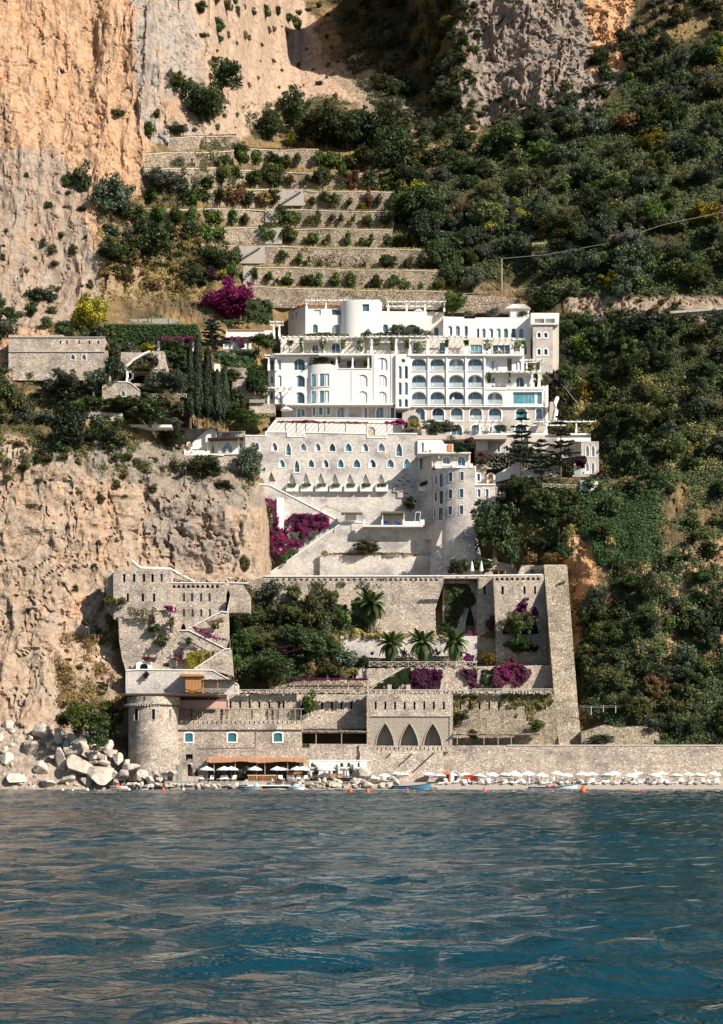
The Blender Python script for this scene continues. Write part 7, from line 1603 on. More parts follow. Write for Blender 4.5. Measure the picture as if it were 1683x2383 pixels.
for k, (v, x, y, w_, h_, kd, wh, Yf) in enumerate([
 (VN,245,335,240,300,'yellow','large and bright above the stone house',None),(VN,30,335,120,140,'evergreen','clipped behind the stone house roof',360),(VN,195,340,70,85,'evergreen','small clipped behind stone house roof',358),(VN,90,345,70,75,'evergreen','low clipped behind stone house roof',358),
 (VN,410,655,150,170,'olive','right of the square stone house',352),(VN,265,770,225,185,'olive','in front of the square stone house',350.5),(VN,60,740,190,160,'olive','at the left below square stone house',349),(VN,400,540,130,150,'evergreen','behind stone house corner',356),(VN,760,750,220,160,'olive','left of the dark pair in garden',353),(VN,890,750,200,160,'olive','right of the dark pair in garden',353),
 (VN,690,990,330,200,'evergreen','broad below the garden fence',350.5),(VN,380,1220,300,280,'evergreen','hanging over the cliff below garden',None),(VN,820,1170,215,170,'evergreen','on the cliff rim left of white villa',None),(VN,90,1190,250,320,'cypress','large at the left edge above cliff',None),(VN,280,860,140,80,'evergreen','umbrella-shaped on garden terrace',349.5),(VN,470,880,220,100,'citrus','spreading over the garden arbour',349.5),
 (VN,1400,1010,340,110,'citrus','flat-topped above the white villa',360.5),(VN,1330,900,130,160,'evergreen','right of the cypress row',359),(VN,1470,750,150,170,'ivy','hanging beside hotel left corner',364.5),(VN,900,1005,130,60,'grey','low beside the cypress trunks',353.5),(VN,1300,690,140,110,'evergreen','behind the last cypress',362),(VN,1500,420,130,100,'citrus','round beside white gallery',370),
 (VN,540,1000,60,50,'yellow','small on the garden path',352),(VN,670,440,100,50,'yellow','low at the foot of long hedge',361),(VN,850,430,150,80,'citrus','under the red vine pergola',362.5),(VN,640,600,150,40,'citrus','low in the stair garden',353),(VN,880,560,180,160,'evergreen','in shade behind the cypresses',362),(VN,1560,430,120,120,'citrus','beside hotel left porch',368),
 (VC,820,745,270,370,'olive','tall against the stone wing left corner',356),(VC,320,705,300,245,'evergreen','flat-topped on the cliff below white villa',None),(VC,550,840,180,120,'evergreen','low on the cliff below flat-topped tree',None),(VC,1010,1130,90,130,'scrub','on the cliff edge beside bougainvillea',None),(VC,760,1660,100,140,'scrub','on the lower cliff above terrace path',None),
 (VE,390,1430,560,600,'evergreen','huge and dark against the grey tower',347.5),(VE,600,860,260,220,'evergreen','below the tiered cedars',349),(VE,950,1110,340,320,'evergreen','large on the slope under villa',None),(VE,700,1000,230,180,'scrub','between huge tree and slope',None),(VE,900,1410,210,160,'evergreen','low on rocks below villa',None),(VE,1130,1500,210,210,'evergreen','above the buttress top',None),(VE,560,1510,240,290,'evergreen','below the huge dark tree',348),(VE,720,1500,120,100,'dry','reddish above the small terrace wall',346.5),(VE,950,1505,230,100,'ochre','orange on top of the buttress wall',345),(VE,640,430,260,90,'evergreen','low hedge behind the tiered cedars',358.5),(VE,460,210,200,90,'evergreen','clipped hedge under hotel base',YH-6),(VE,1120,650,120,120,'evergreen','beside villa porch',356),(VE,60,390,150,60,'ivy','clipped dome on tower terrace',354.5),(VE,125,360,110,55,'ivy','round clipped dome behind tower terrace',355.5),(VE,270,520,110,50,'evergreen','low on tower side terrace',354.5),(VE,1480,720,150,110,'grey','round at the foot of villa',353),(VE,50,1615,200,160,'evergreen','dark at the left of closed parasols',347),
 (VE,280,1590,230,130,'evergreen','low under the huge dark tree',349.5),(VD,1240,250,290,160,'olive','spreading on the hotel terrace corner',364),(VD,1040,190,120,100,'yellow','beside the garden arch',363),(VD,980,240,150,80,'grey','drooping over the wall corner',360.5),(VD,1400,300,120,60,'ivy','spiky by terrace room',362),(VD,1430,200,120,90,'evergreen','dark under hotel base',366),(VD,970,1030,170,130,'evergreen','dark growing from the shaded wall',358.6),(VD,500,1485,240,140,'scrub','wild on the wall ledge',356.8),
 (VI,1430,450,250,290,'evergreen','glossy in the rock hollow at right',None),(VI,970,520,220,260,'olive','grey on rocks right of buttress',None),(VI,1550,1190,110,110,'yellow','bright in the dark right scrub',None),(VI,900,1420,150,70,'ochre','orange at the wire fence',None),
 (VJ,260,560,340,290,'citrus','broad in front of round tower shadow',306.5),(VJ,400,720,200,220,'evergreen','feathery among the boulders',304.5),(VJ,60,500,150,150,'scrub','at the left behind boulders',308),(VJ,600,360,200,180,'ochre','yellowish beside round tower',311),(VJ,480,360,160,130,'citrus','behind the broad shore bush',310),(VJ,560,620,220,300,'evergreen','in deep shade left of round tower',311.5),
 (VF,450,440,160,130,'scrub','on the left corner of cliff house',320),(VF,560,430,110,90,'scrub','hanging from cliff house wall',320.8),(VF,470,700,140,260,'scrub','draping the rock left of cliff house',None),(VF,515,830,80,100,'scrub','low draping left of cliff house',None),(VF,240,600,60,80,'scrub','lone on the pale cliff',None),(VF,360,700,80,110,'scrub','lower on the pale cliff',None),(VF,905,650,90,70,'evergreen','on the cliff house wall ledge',320.5),(VF,925,830,130,170,'evergreen','hanging below the cliff house ledge',320.6),(VF,1165,770,90,75,'ivy','round on the stair terrace',320.5),(VF,820,655,70,70,'scrub','left on the cliff house ledge',320.6),(VF,965,980,70,60,'evergreen','beside the white shrine arch',319.5),(VF,790,1065,70,65,'evergreen','hanging under white terrace coping',318.2),
 (VG,390,440,270,290,'olive','highest under the blind arcade',338.5),(VG,500,620,270,210,'evergreen','upper middle of the shrub garden',335.5),(VG,240,660,310,240,'evergreen','upper left of the shrub garden',334.5),(VG,50,760,210,240,'ivy','left edge of the shrub garden',332.5),(VG,90,950,270,260,'ivy','lower left of shrub garden',330),(VG,700,640,230,200,'scrub','spiky middle of the shrub garden',335),(VG,880,660,200,340,'scrub','tall spiky in the shrub garden',335.5),(VG,650,850,290,240,'evergreen','centre of the shrub garden',332),(VG,920,1000,340,280,'evergreen','right of centre in shrub garden',329.5),(VG,400,1210,510,330,'evergreen','broadest at the foot of shrub garden',326),(VG,1190,1060,230,190,'olive','grey right foot of shrub garden',328.5),(VG,1000,1160,270,170,'scrub','right foot of shrub garden',326.5),(VG,1160,700,160,240,'citrus','bright near the tall palm',336.5),(VG,1310,490,140,150,'evergreen','in the shade of the tall palm',338.5),(VG,640,350,130,160,'scrub','high on the retaining wall',339.5),(VG,1060,830,160,120,'dry','rust brown in shrub garden',332.5),(VG,1385,1045,115,105,'ivy','small round left of palm fence',327.5),(VG,1270,1155,140,95,'ochre','ochre tuft beside frame pergola',326),(VG,860,1140,130,130,'dry','brown at the foot of shrub garden',326.5),(VG,330,890,250,150,'scrub','olive brown left of centre shrubs',330.5),(VG,40,1100,140,170,'citrus','light green at the left foot',326),(VG,560,950,270,120,'plum','faded in the shrub garden',329.8),(VG,1000,400,200,160,'scrub','loose on the retaining wall face',339),(VG,770,1130,130,100,'citrus','light green above frame pergola',325.5),(VG,820,400,140,120,'scrub','small on the retaining wall face',339.6),
 (VH,1550,740,330,260,'scrub','yellowish under the big pointed arch',333.5),(VH,1560,900,240,170,'ivy','below the big arch ledge',333.8),(VH,1230,1010,150,120,'yellow','at the foot of shaded pier',331.5),(VH,760,720,180,130,'ivy','behind the right palm',335.5),(VH,1260,680,100,160,'plum','growing on the shaded pier',338),(VK,1060,330,140,200,'citrus','leafy beside the pointed gate',317),(VL,1050,440,140,100,'evergreen','growing on the overgrown slit wall',316.8),(VL,1175,650,130,110,'evergreen','under the brown reed canopy',315.5),(VM,300,560,200,130,'citrus','bright climbing beside the brown canopy',315.5),(VM,960,680,260,110,'olive','at the foot of the crumbling wall',313.6),
 ]):
    p = v.p(x, y); f = 1.0 if v is VF or wh.startswith('huge') or 'clipped' in wh else 1.14; plant(p[0], p[1], w_/v.k*f, h_/v.k*f, kd, wh, Yf, 'garden plants', trunk=h_ > w_*.5)
# climbers: outlines in the photo, depth of the wall they grow on
plant(530, 752, 108, 110, 'purple', 'great mound on the bank left of the hotel', 384)
plant(560, 740, 60, 70, 'magenta', 'brighter lobe at right of the great purple mound', 383)
plant(*VE.p(1475,690), 160/VE.k, 105/VE.k, 'magenta', 'round at the foot of right villa', 354)
C_ = climber
C_('bright purple bougainvillea sheet on the wall under the diagonal stair', VC.poly([(1185,1150),(1240,1080),(1440,1060),(1622,1070),(1650,1180),(1600,1220),(1540,1230),(1560,1260),(1480,1300),(1300,1310),(1250,1240)]), 358.7, 4200, 'plum', 1.0, .24, seed=2, thresh=-.3, clump=9, mix=('magenta',-.1))
C_('purple bougainvillea climbing the white pier below villa stair', VC.poly([(975,900),(1060,900),(1110,1100),(1120,1230),(1230,1210),(1230,1330),(1390,1340),(1380,1410),(1230,1420),(1180,1500),(1040,1480),(1010,1330),(1060,1180),(1050,1050)]), 358.2, 4200, 'plum', 1.0, .24, seed=3, thresh=-.3, clump=9, mix=('magenta',-.1))
C_('green planting between the purple bougainvilleas', VC.poly([(1240,1260),(1500,1240),(1560,1270),(1480,1310),(1430,1380),(1300,1320),(1240,1300)]), 358.4, 1200, 'olive', .8, .24, seed=4)
C_('green creeper along the foot of the diagonal coping', VC.poly([(1180,1500),(1260,1440),(1300,1470),(1150,1600),(1080,1640),(1060,1570)]), 358, 900, 'ivy', .8, .24, seed=5)
C_('purple bougainvillea spilling from the big pointed arch', VI.poly([(150,520),(240,390),(290,380),(300,430),(350,450),(390,530),(370,600),(330,690),(260,740),(220,660),(160,580)]), 336, 3000, 'plum', 1.4, .24, seed=6, mix=('magenta',-.32))
C_('mauve bougainvillea mat on the terrace wall right of white doorways', VH.poly([(440,1080),(560,1060),(770,1090),(740,1280),(600,1300),(440,1290)]), 328, 3200, 'plum', .8, .24, seed=7, thresh=-.5, clump=9, mix=('purple',.0))
C_('purple bougainvillea mat left of dark gap on terrace wall', VH.poly([(940,1080),(1060,1070),(1130,1130),(1120,1290),(1020,1200)]), 328, 1300, 'plum', .8, .24, seed=8, thresh=-.5, clump=9, mix=('purple',.0))
C_('purple bougainvillea mat at right of terrace wall', VH.poly([(1290,1060),(1400,1020),(1500,940),(1560,1000),(1700,1080),(1680,1170),(1560,1250),(1440,1200),(1380,1290),(1290,1280)]), 328, 3600, 'plum', 1.0, .24, seed=9, thresh=-.5, clump=9, mix=('purple',.0))
C_('dark creeper filling the gap of terrace wall', VH.poly([(1070,1060),(1300,1060),(1290,1295),(1120,1295)]), 328.4, 2200, 'evergreen', .8, .26, seed=10, thresh=-.6)
C_('clipped green ivy triangle beside the terrace stair', VH.poly([(15,1295),(350,1055),(432,1055),(432,1230),(330,1225),(290,1290),(235,1225),(140,1230),(130,1295)]), 327.9, 4200, 'ivy', .35, .2, seed=11, thresh=-.9)
C_('dark ivy hanging in the shaded wall recess', VH.poly([(790,170),(1040,180),(1110,320),(1080,420),(1000,420),(900,640),(800,620)]), 344, 3600, 'evergreen', .7, .26, seed=12, thresh=-.6)
C_('magenta bougainvillea at the foot of shaded arch', VH.poly([(1015,700),(1060,650),(1145,690),(1130,735),(1040,735)]), 338.5, 700, 'magenta', .8, .22, seed=13)
C_('magenta bougainvillea on the stones right of palm row', VH.poly([(910,890),(1000,900),(1100,930),(1080,980),(1000,985)]), 331.5, 900, 'plum', .8, .22, seed=14, mix=('magenta',-.2))
C_('dry vines hanging over the overgrown slit wall', VM.poly([(-60,160),(480,165),(460,260),(300,330),(250,420),(100,380),(-40,330)]), 318, 3400, 'scrub', .5, .24, seed=15, mix=('ochre',.0))
C_('dry vines on the left of the overgrown slit wall', VL.poly([(965,165),(1230,190),(1200,280),(1050,260),(1030,420),(970,500)]), 318, 1500, 'ochre', .5, .22, seed=16, mix=('scrub',.0))
C_('creepers rooted on the leaning buttress top', VI.poly([(450,260),(560,260),(670,210),(640,300),(560,400),(690,560),(620,640),(480,700),(470,420)]), 335.5, 1700, 'scrub', .7, .24, seed=17, mix=('ochre',.05))
C_('green hanging plants under the big pointed arch', VI.poly([(110,840),(240,770),(400,800),(380,900),(250,900),(180,930)]), 335.6, 1300, 'ivy', .8, .24, seed=18)
C_('purple blossom along the frame pergola roof', VG.poly([(650,1172),(900,1165),(1250,1170),(1420,1162),(1425,1184),(650,1186)]), 321.0, 1300, 'purple', 1.8, .2, seed=19, thresh=-.8)
C_('blossom and vine along the rustic pole pergola', VC.poly([(1105,88),(1300,84),(1430,78),(1560,95),(1900,95),(2060,105),(2060,118),(1110,104)]), 362.8, 2400, 'ochre', 2.4, .2, seed=20, thresh=-.8, mix=('magenta',.05))
C_('bright magenta mound at the right end of pole pergola', VD.poly([(700,105),(760,92),(860,78),(930,95),(945,150),(905,170),(890,124),(710,120)]), 363, 1300, 'magenta', 2.0, .22, seed=21, thresh=-.9)
C_('dark plum creeper up the tower pier of hotel', VB.poly([(1410,800),(1490,760),(1495,860),(1540,870),(1535,1040),(1480,1060),(1470,960),(1490,880),(1420,830)]), YH+3.8, 1500, 'plum', .8, .22, seed=22, thresh=-.5)
C_('plum creeper mound on the villa porch', VE.poly([(1150,445),(1250,430),(1305,450),(1300,510),(1270,555),(1220,550),(1200,500)]), 360.6, 1200, 'plum', 1.4, .22, seed=23, thresh=-.6)
C_('faded red shrub on the tower side terrace', VE.poly([(195,390),(260,380),(340,420),(355,470),(200,470)]), 356, 900, 'plum', 1.2, .22, seed=24, thresh=-.5)
C_('pink flowering shrub beside the terrace room', VE.poly([(60,295),(120,255),(180,245),(180,310),(80,312)]), 360.5, 600, 'plum', 1, .22, seed=25, mix=('magenta',.1), thresh=-.6)
C_('red vine over the garden pergola', VN.poly([(745,340),(1030,332),(1030,360),(970,400),(930,372),(745,362)]), 362, 1500, 'plum', 1.6, .22, seed=26, thresh=-.6, mix=('magenta',-.1))
C_('red vine over the white gallery', VN.poly([(1220,335),(1530,330),(1520,350),(1400,352),(1395,420),(1360,420),(1350,352),(1222,365)]), 373, 1500, 'plum', 1.2, .22, seed=27, thresh=-.6, mix=('magenta',-.15))
C_('climbing greenery on the garden wall beside hotel', VN.poly([(1170,440),(1480,430),(1500,470),(1420,560),(1370,600),(1250,560),(1180,520)]), 369, 3200, 'ivy', .9, .26, seed=28, thresh=-.5, mix=('grey',.15))
C_('plum shrub bank inside the curving white stair', VN.poly([(520,570),(600,500),(700,455),(750,470),(750,530),(700,590),(600,585)]), 354.2, 1500, 'scrub', .9, .24, seed=29, mix=('plum',.0), thresh=-.6)
C_('hanging shrubs along the terrace below long hedge', VN.poly([(780,440),(960,430),(960,560),(820,570),(790,500)]), 361, 1800, 'evergreen', 1, .26, seed=30, thresh=-.6)
C_('green hedge bank below the great bougainvillea', VN.poly([(1420,40),(1600,60),(1610,230),(1240,240),(1200,215),(1400,200)]), 379, 2600, 'ivy', 1.2, .28, seed=31, thresh=-.6)
C_('flowering hedge on the roof edge above restaurant pergola', VA.poly([(490,440),(640,420),(800,430),(950,440),(960,464),(490,464)]), YH+4.4, 1500, 'citrus', 2.2, .2, seed=32, thresh=-.8, mix=('yellow',.15))
C_('tall shrubs in front of the upper hotel block', VA.poly([(1075,430),(1150,390),(1200,440),(1340,420),(1420,350),(1500,330),(1560,380),(1680,360),(1800,420),(1850,460),(1075,462)]), YH+4.2, 2800, 'olive', 2.2, .22, seed=33, thresh=-.5, mix=('citrus',.1))
C_('shrubs on the round bow terrace of hotel', VA.poly([(530,770),(540,710),(640,670),(740,690),(740,745),(600,755)]), YH+1.2, 900, 'olive', 1.5, .2, seed=34, thresh=-.8)
for i, (v, q) in enumerate([(VA,(300,500,370,560)),(VA,(440,480,480,640)),(VA,(640,490,720,640)),(VA,(860,490,930,600)),(VA,(1040,490,1120,620)),(VA,(1210,480,1290,560)),(VA,(1380,480,1440,620)),(VB,(0,470,60,560)),(VB,(60,480,230,600)),(VB,(400,470,450,540)),(VB,(590,470,650,540)),(VB,(780,470,880,580)),(VB,(1085,480,1165,590)),(VB,(1170,480,1210,560)),(VA,(840,670,865,740)),(VA,(1110,710,1150,780))]):
    a, b, c, d = q
    C_('green vine, %s from left twining on the restaurant terrace posts' % NTH[i] if i < 14 else ('green vine on the bow loggia post' if i == 14 else 'potted green plant inside the bow loggia'), v.poly([(a,b),(c,b),((a+c)/2+(c-a)*.3,d),((a+c)/2-(c-a)*.3,d)]), YH+.2 if i < 14 else YH, 420, 'citrus', 1.0, .18, seed=60+i, thresh=-.4, group='terrace vines')
for i, (v, q, Yv) in enumerate([(VB,(1195,700,1290,775),YH+1.4),(VB,(1320,690,1350,770),YH+1),(VB,(820,800,870,900),YH-.4),(VB,(1040,790,1062,900),YH-.4),(VB,(1375,820,1445,915),YH-.3),(VB,(1285,810,1330,900),YH+.5)]):
    a, b, c, d = q
    C_('green vine %s on the right end balconies of hotel' % ('at the tower foot','on the small pergola post','at left of the lower pergola','on the middle post','on the outer corner','between right posts')[i], v.poly([(a,b),(c,b),(c,d),(a,d)]), Yv, 420, 'citrus', .8, .18, seed=80+i, thresh=-.3)
for i, x in enumerate((1250,1405,1562,1712,1870,2030,2195)):
    C_('trailing plants in the %s white planter from left' % NTH[i], VC.poly([(x-40,742),(x+58,742),(x+52,775),(x-32,778)]), YG-.9, 220, 'citrus', .5, .16, seed=110+i, thresh=-.9, group='planter plants')
C_('dark plant in the shaded planter', VD.poly([(1065,780),(1075,740),(1170,710),(1172,740),(1120,770)]), YG-2.2, 250, 'evergreen', .5, .2, seed=120, thresh=-.9)
C_('ochre grass strip along the grey wall ledge', VD.poly([(30,1495),(30,1470),(80,1445),(130,1475),(600,1465),(820,1465),(1060,1475),(1060,1496)]), 357.3, 1700, 'ochre', .8, .2, seed=121, thresh=-.7, mix=('scrub',.1))
C_('planting in the white villa terrace box', VC.poly([(140,360),(160,345),(200,385),(370,385),(370,402),(140,400)]), 357.6, 420, 'grey', .6, .18, seed=122, thresh=-.8)
C_('ochre grass strip on top of palm wall', VG.poly([(1190,715),(1300,640),(1420,690),(1900,700),(2380,720),(2380,745),(1190,735)]), 335.5, 2400, 'ochre', 1.6, .22, seed=123, thresh=-.7)
C_('ochre grass strip on the big arch ledge', VH.poly([(1330,1025),(1400,985),(1620,1005),(1880,1015),(1860,1040),(1340,1040)]), 335, 1200, 'ochre', 1.2, .22, seed=124, thresh=-.7)
C_('rusty plants on the pier ledge', VH.poly([(1120,735),(1200,700),(1300,670),(1400,700),(1440,760),(1300,745)]), 338, 800, 'dry', 1, .22, seed=125, thresh=-.5)
for i, (x0, y0, x1, y1) in enumerate(((215,275,240,385),(265,285,285,385),(505,290,520,380),(640,275,665,395),(690,270,715,390),(745,285,765,380),(865,290,885,385),(915,295,935,390),(-70,290,-45,420),(-10,300,12,440))):
    C_('vine twining up the %s pole of roof terrace pergola' % NTH[i], VK.poly([(x0,y0),(x1,y0),(x1,y1),(x0,y1)]), 312.9, 160, 'scrub' if i not in (0,3,4) else 'plum', .5, .16, seed=130+i, thresh=-.9, group='pergola vines')
C_('purple vines on the cliff house wall', VF.poly([(930,420),(1050,420),(1050,510),(1010,510),(960,450)]), 321.4, 500, 'purple', .5, .2, seed=141, thresh=-.3)
C_('faded purple vines lower on the cliff house wall', VF.poly([(810,500),(860,500),(870,570),(820,580)]), 321.4, 250, 'plum', .5, .2, seed=142, thresh=-.3)
C_('purple vine along the zigzag stair rail', VF.poly([(1190,590),(1300,630),(1420,700),(1510,700),(1500,730),(1400,730),(1280,680),(1190,620)]), 319.8, 420, 'plum', .6, .18, seed=143, mix=('magenta',.0), thresh=-.3)
C_('purple shrub over the white shrine arch', VF.poly([(740,890),(800,870),(870,880),(860,920),(780,915)]), 320, 400, 'plum', .6, .2, seed=144, thresh=-.5)
C_('yellow-green creeper sheet beside the lower stair', VF.poly([(1125,850),(1200,820),(1380,830),(1390,870),(1290,920),(1210,980),(1140,975)]), 320.8, 2600, 'yellow', .5, .2, seed=145, thresh=-.8)
C_('purple shrub left of the yellow-green creeper', VF.poly([(1020,810),(1110,790),(1120,930),(1060,930),(1030,860)]), 321, 600, 'plum', .6, .2, seed=146, thresh=-.3)
C_('mixed weeds on the cliff house base wall', VF.poly([(500,430),(700,440),(830,430),(1000,540),(1060,640),(940,660),(800,560),(650,530),(520,530)]), 320.6, 900, 'scrub', .5, .2, seed=147, thresh=.05)
C_('weeds on the stair flank of cliff house', VF.poly([(1260,560),(1490,520),(1480,690),(1330,640)]), 320.6, 500, 'scrub', .5, .2, seed=148, thresh=.0, mix=('ochre',.0))
C_('plants under the blind arcade of great wall', VG.poly([(480,150),(1400,150),(1600,200),(1000,300),(700,260),(500,190)]), 340.8, 900, 'scrub', .5, .2, seed=149, thresh=.08)
C_('small green plant on palm canopy edge beside white pavilion', VK.poly([(990,612),(1060,612),(1060,640),(990,640)]), 311.5, 150, 'citrus', .4, .16, seed=150, thresh=-.9)
C_('dark garden hedge under the long pale villa wall', VE.poly([(200,430),(350,400),(960,430),(960,600),(650,560),(600,520),(400,610),(330,540),(200,520)]), 361.5, 3600, 'evergreen', 1.6, .26, seed=161, thresh=-.6, mix=('olive',.1))
C_('green shrubs spilling over the wall below cedars', VE.poly([(500,690),(700,640),(960,640),(1180,700),(1240,760),(900,770),(520,800)]), 352.6, 2600, 'evergreen', 1.6, .24, seed=162, thresh=-.3, mix=('scrub',.05))
C_('climbing greenery filling the corner beside hotel porch', VN.poly([(1440,600),(1560,580),(1580,800),(1440,760),(1400,680)]), 366.5, 1500, 'ivy', 1.0, .26, seed=163, thresh=-.5)

# ------------------------------------------------------------------ shore: boulders
def boulder_mesh(seed):
    r = rng_(seed); bm = bmesh.new(); bmesh.ops.create_icosphere(bm, subdivisions=3, radius=1); V = np.array([v.co[:] for v in bm.verts])
    for _ in range(15):
        d = r.normal(size=3); d /= np.linalg.norm(d); k = r.uniform(.38,.72); s = V@d; m = s > k; V[m] -= np.outer(s[m]-k, d)
    V *= 1 + .07*vnoise(V*2.2+seed, seed)[:,None] + .03*vnoise(V*6+seed, seed+1)[:,None]
    V /= np.abs(V).max(0)
    for v, c in zip(bm.verts, V): v.co = c
    me = bpy.data.meshes.new('boulder'); bm.to_mesh(me); bm.free(); me.materials.append(BOULDER); return me
BM = [boulder_mesh(i) for i in range(9)]
def boulders(items, where, group, Yf):
    items = sorted(items); cnt = {}
    for i, (x, y, w_, h_) in enumerate(items):
        Y = Yf(x, y); c = P(x, y, Y); k = Y/F; me = BM[RND.randrange(9)]
        o = bpy.data.objects.new('boulder', me); COL.objects.link(o); o.location = c; s = w_*k/2; o.scale = (s, s*RND.uniform(.7,1.0), h_*k/2); o.rotation_euler = (RND.uniform(-.25,.25), RND.uniform(-.25,.25), RND.choice((0,3.14))+RND.uniform(-.3,.3))
        big = 'large' if w_ > 36 else ('middling' if w_ > 17 else 'small')
        cnt[big] = cnt.get(big, 0) + 1
        props(o, '%s %s pale limestone boulder from left %s' % (NTH[cnt[big]-1], big, where), 'boulder', group)
J = VJ
bl = [J.p(a,b)+(c/J.k,d/J.k) for a,b,c,d in ((135,600,150,100),(85,660,90,90),(225,690,180,190),(150,790,230,180),(240,910,320,220),(430,990,430,200),(355,800,140,110),(120,1040,220,90),(515,700,180,110),(625,840,130,160),(490,870,170,80),(690,980,150,150),(745,930,230,110),(10,580,120,190),(15,820,140,300),(300,1060,170,90),(420,720,130,80),(540,770,150,90),(580,1000,120,110),(820,1020,170,100),(360,700,110,70),(440,810,90,70),(720,870,90,90),(240,590,100,60),(300,570,90,50))]
bl += [(15,1768,44,36),(70,1740,42,36),(90,1790,46,36),(40,1812,50,30),(110,1825,44,24),(-10,1720,44,40),(100,1700,50,50),(20,1690,40,40)]
_q = random.Random(9)
for _ in range(44): _x = _q.uniform(0,290); bl.append((_x, _q.uniform(1690 + .35*_x*.6, 1832), _q.uniform(10,24), _q.uniform(8,18)))
boulders(bl, 'in the heap left of round tower', 'heap of boulders left of the tower', lambda x, y: 303.6 + max(0, (1835-y))*.05)
r = random.Random(4); bs = []
for x in range(740, 1640, 46): bs.append(J.p(x+r.uniform(-10,10), 1105+r.uniform(-14,14)) + (r.uniform(50,105)/J.k, r.uniform(45,75)/J.k))
for x in range(900, 1250, 52): bs.append(J.p(x+r.uniform(-10,10), 1010+r.uniform(-45,35)) + (r.uniform(70,140)/J.k, r.uniform(50,110)/J.k))
boulders(bs, 'along waterline under round tower', 'waterline boulders under the tower', lambda x, y: 303.4 + max(0, (1832-y))*.06)
bs = [VK.p(x+r.uniform(-8,8), 1015+r.uniform(-10,12)) + (r.uniform(50,90)/VK.k, r.uniform(45,70)/VK.k) for x in range(10, 400, 40)]
boulders(bs, 'along the bathing platform foot', 'boulders at the platform foot', lambda x, y: 303.6)
bs = [VK.p(r.uniform(860,1560), r.uniform(955,1045)) + (r.uniform(35,95)/VK.k, r.uniform(32,70)/VK.k) for _ in range(46)]
boulders(bs, 'in the bank before white pavilion', 'boulders before the pavilion', lambda x, y: 303.4 + (1842-y)*.07)
bs = [VL.p(a,b)+(c/VL.k,d/VL.k) for a,b,c,d in ((30,1000,300,170),(130,1050,180,110),(60,1120,150,90),(130,1140,130,80),(210,1130,110,90),(290,1120,130,100),(260,1150,100,60),(760,1140,150,60),(20,1080,120,70),(350,1080,120,80),(330,1040,100,60))]
boulders(bs, 'in the rocks left of blue boat', 'rocks left of the blue boat', lambda x, y: 303.5 + max(0, (1838-y))*.07)

# ------------------------------------------------------------------ bathing platform and beach
def open_parasol():
    o = thing('beach_umbrella', 'x', 'umbrella', (0,0,0), 'white beach umbrellas'); mb = MB(); n = 16; rings = [(0,2.62),(.35,2.5),(.85,2.28),(1.22,2.05)]
    mb.v.append((0,0,2.66))
    for rr, z in rings[1:]:
        for k in range(n): a = 6.283*k/n; d = 1 if k % 2 == 0 else .965; mb.v.append((math.cos(a)*rr*d, math.sin(a)*rr*d, z - (0 if k % 2 == 0 else .03*rr)))
    for k in range(n): mb.f.append((0, 1+k, 1+(k+1)%n))
    for j in range(2):
        for k in range(n): mb.f.append((1+j*n+k, 1+(j+1)*n+k, 1+(j+1)*n+(k+1)%n, 1+j*n+(k+1)%n))
    b0 = len(mb.v)
    for k in range(n): x, y, z = mb.v[1+2*n+k]; mb.v.append((x,y,z-.13))
    for k in range(n): mb.f.append((1+2*n+k, b0+k, b0+(k+1)%n, 1+2*n+(k+1)%n))
    c = part('canopy', mb, CANVAS, o); part('pole', MB().tube([(0,0,-.1),(0,0,2.6)], .035, 6), WOOD, o); part('base', MB().lathe((0,0,0), [(.28,0),(.28,.07),(.06,.1)], 10), CONCRETE, o); return o
PAR = open_parasol(); used = [False]
def put(proto, flag, loc, rz, label, group=None, tilt=None, scale=None):
    if not flag[0]:
        flag[0] = True; o = proto; o.location = loc; o.rotation_euler = (0,0,rz); o['label'] = label
        if group: o['group'] = group
        if scale: o.scale = scale
    else: o = copy_tree(proto, None, loc, rz, label, group, scale)
    if tilt: o.rotation_euler = (tilt[0], tilt[1], rz)
    return o
def beach_z(Y): return float(np.interp(Y, [301,303,305.5,308,310,313], [-.7,.02,.75,1.25,1.5,1.6]))
ku = sorted([VK.p(x,0)[0] for x in (85,252,318,540,752,800,938,990,1190,1240)])
for i, x in enumerate(ku):
    Y = 306.6 if i not in (5,9) else 308.4; put(PAR, used, ((x-CX)*Y/F, Y, 1.6), RND.random(), 'white parasol on the bathing platform, %s from left' % NTH[i], 'white parasols', (RND.uniform(-.03,.03), RND.uniform(-.03,.03)), (1.13,1.13,1.04))
bu = sorted([VL.x(x) for x in (245,380,450,705,830,1090,1240,1370,1510,1605)] + [VM.x(x) for x in (85,215,350,510,610,770,812,875,1030,1100,1270,1350,1510,1590)] + [1574,1602,1628,1660])
for i, x in enumerate(bu):
    Y = 307.2 + 1.6*(i % 2); put(PAR, used, ((x-CX)*Y/F, Y, beach_z(Y)-.35), RND.random(), 'white parasol on the beach before sea wall, %s from left' % NTH[i], 'white parasols', (RND.uniform(-.22,.14), RND.uniform(-.18,.18)), (1.08,1.08,RND.uniform(.84,.98)))
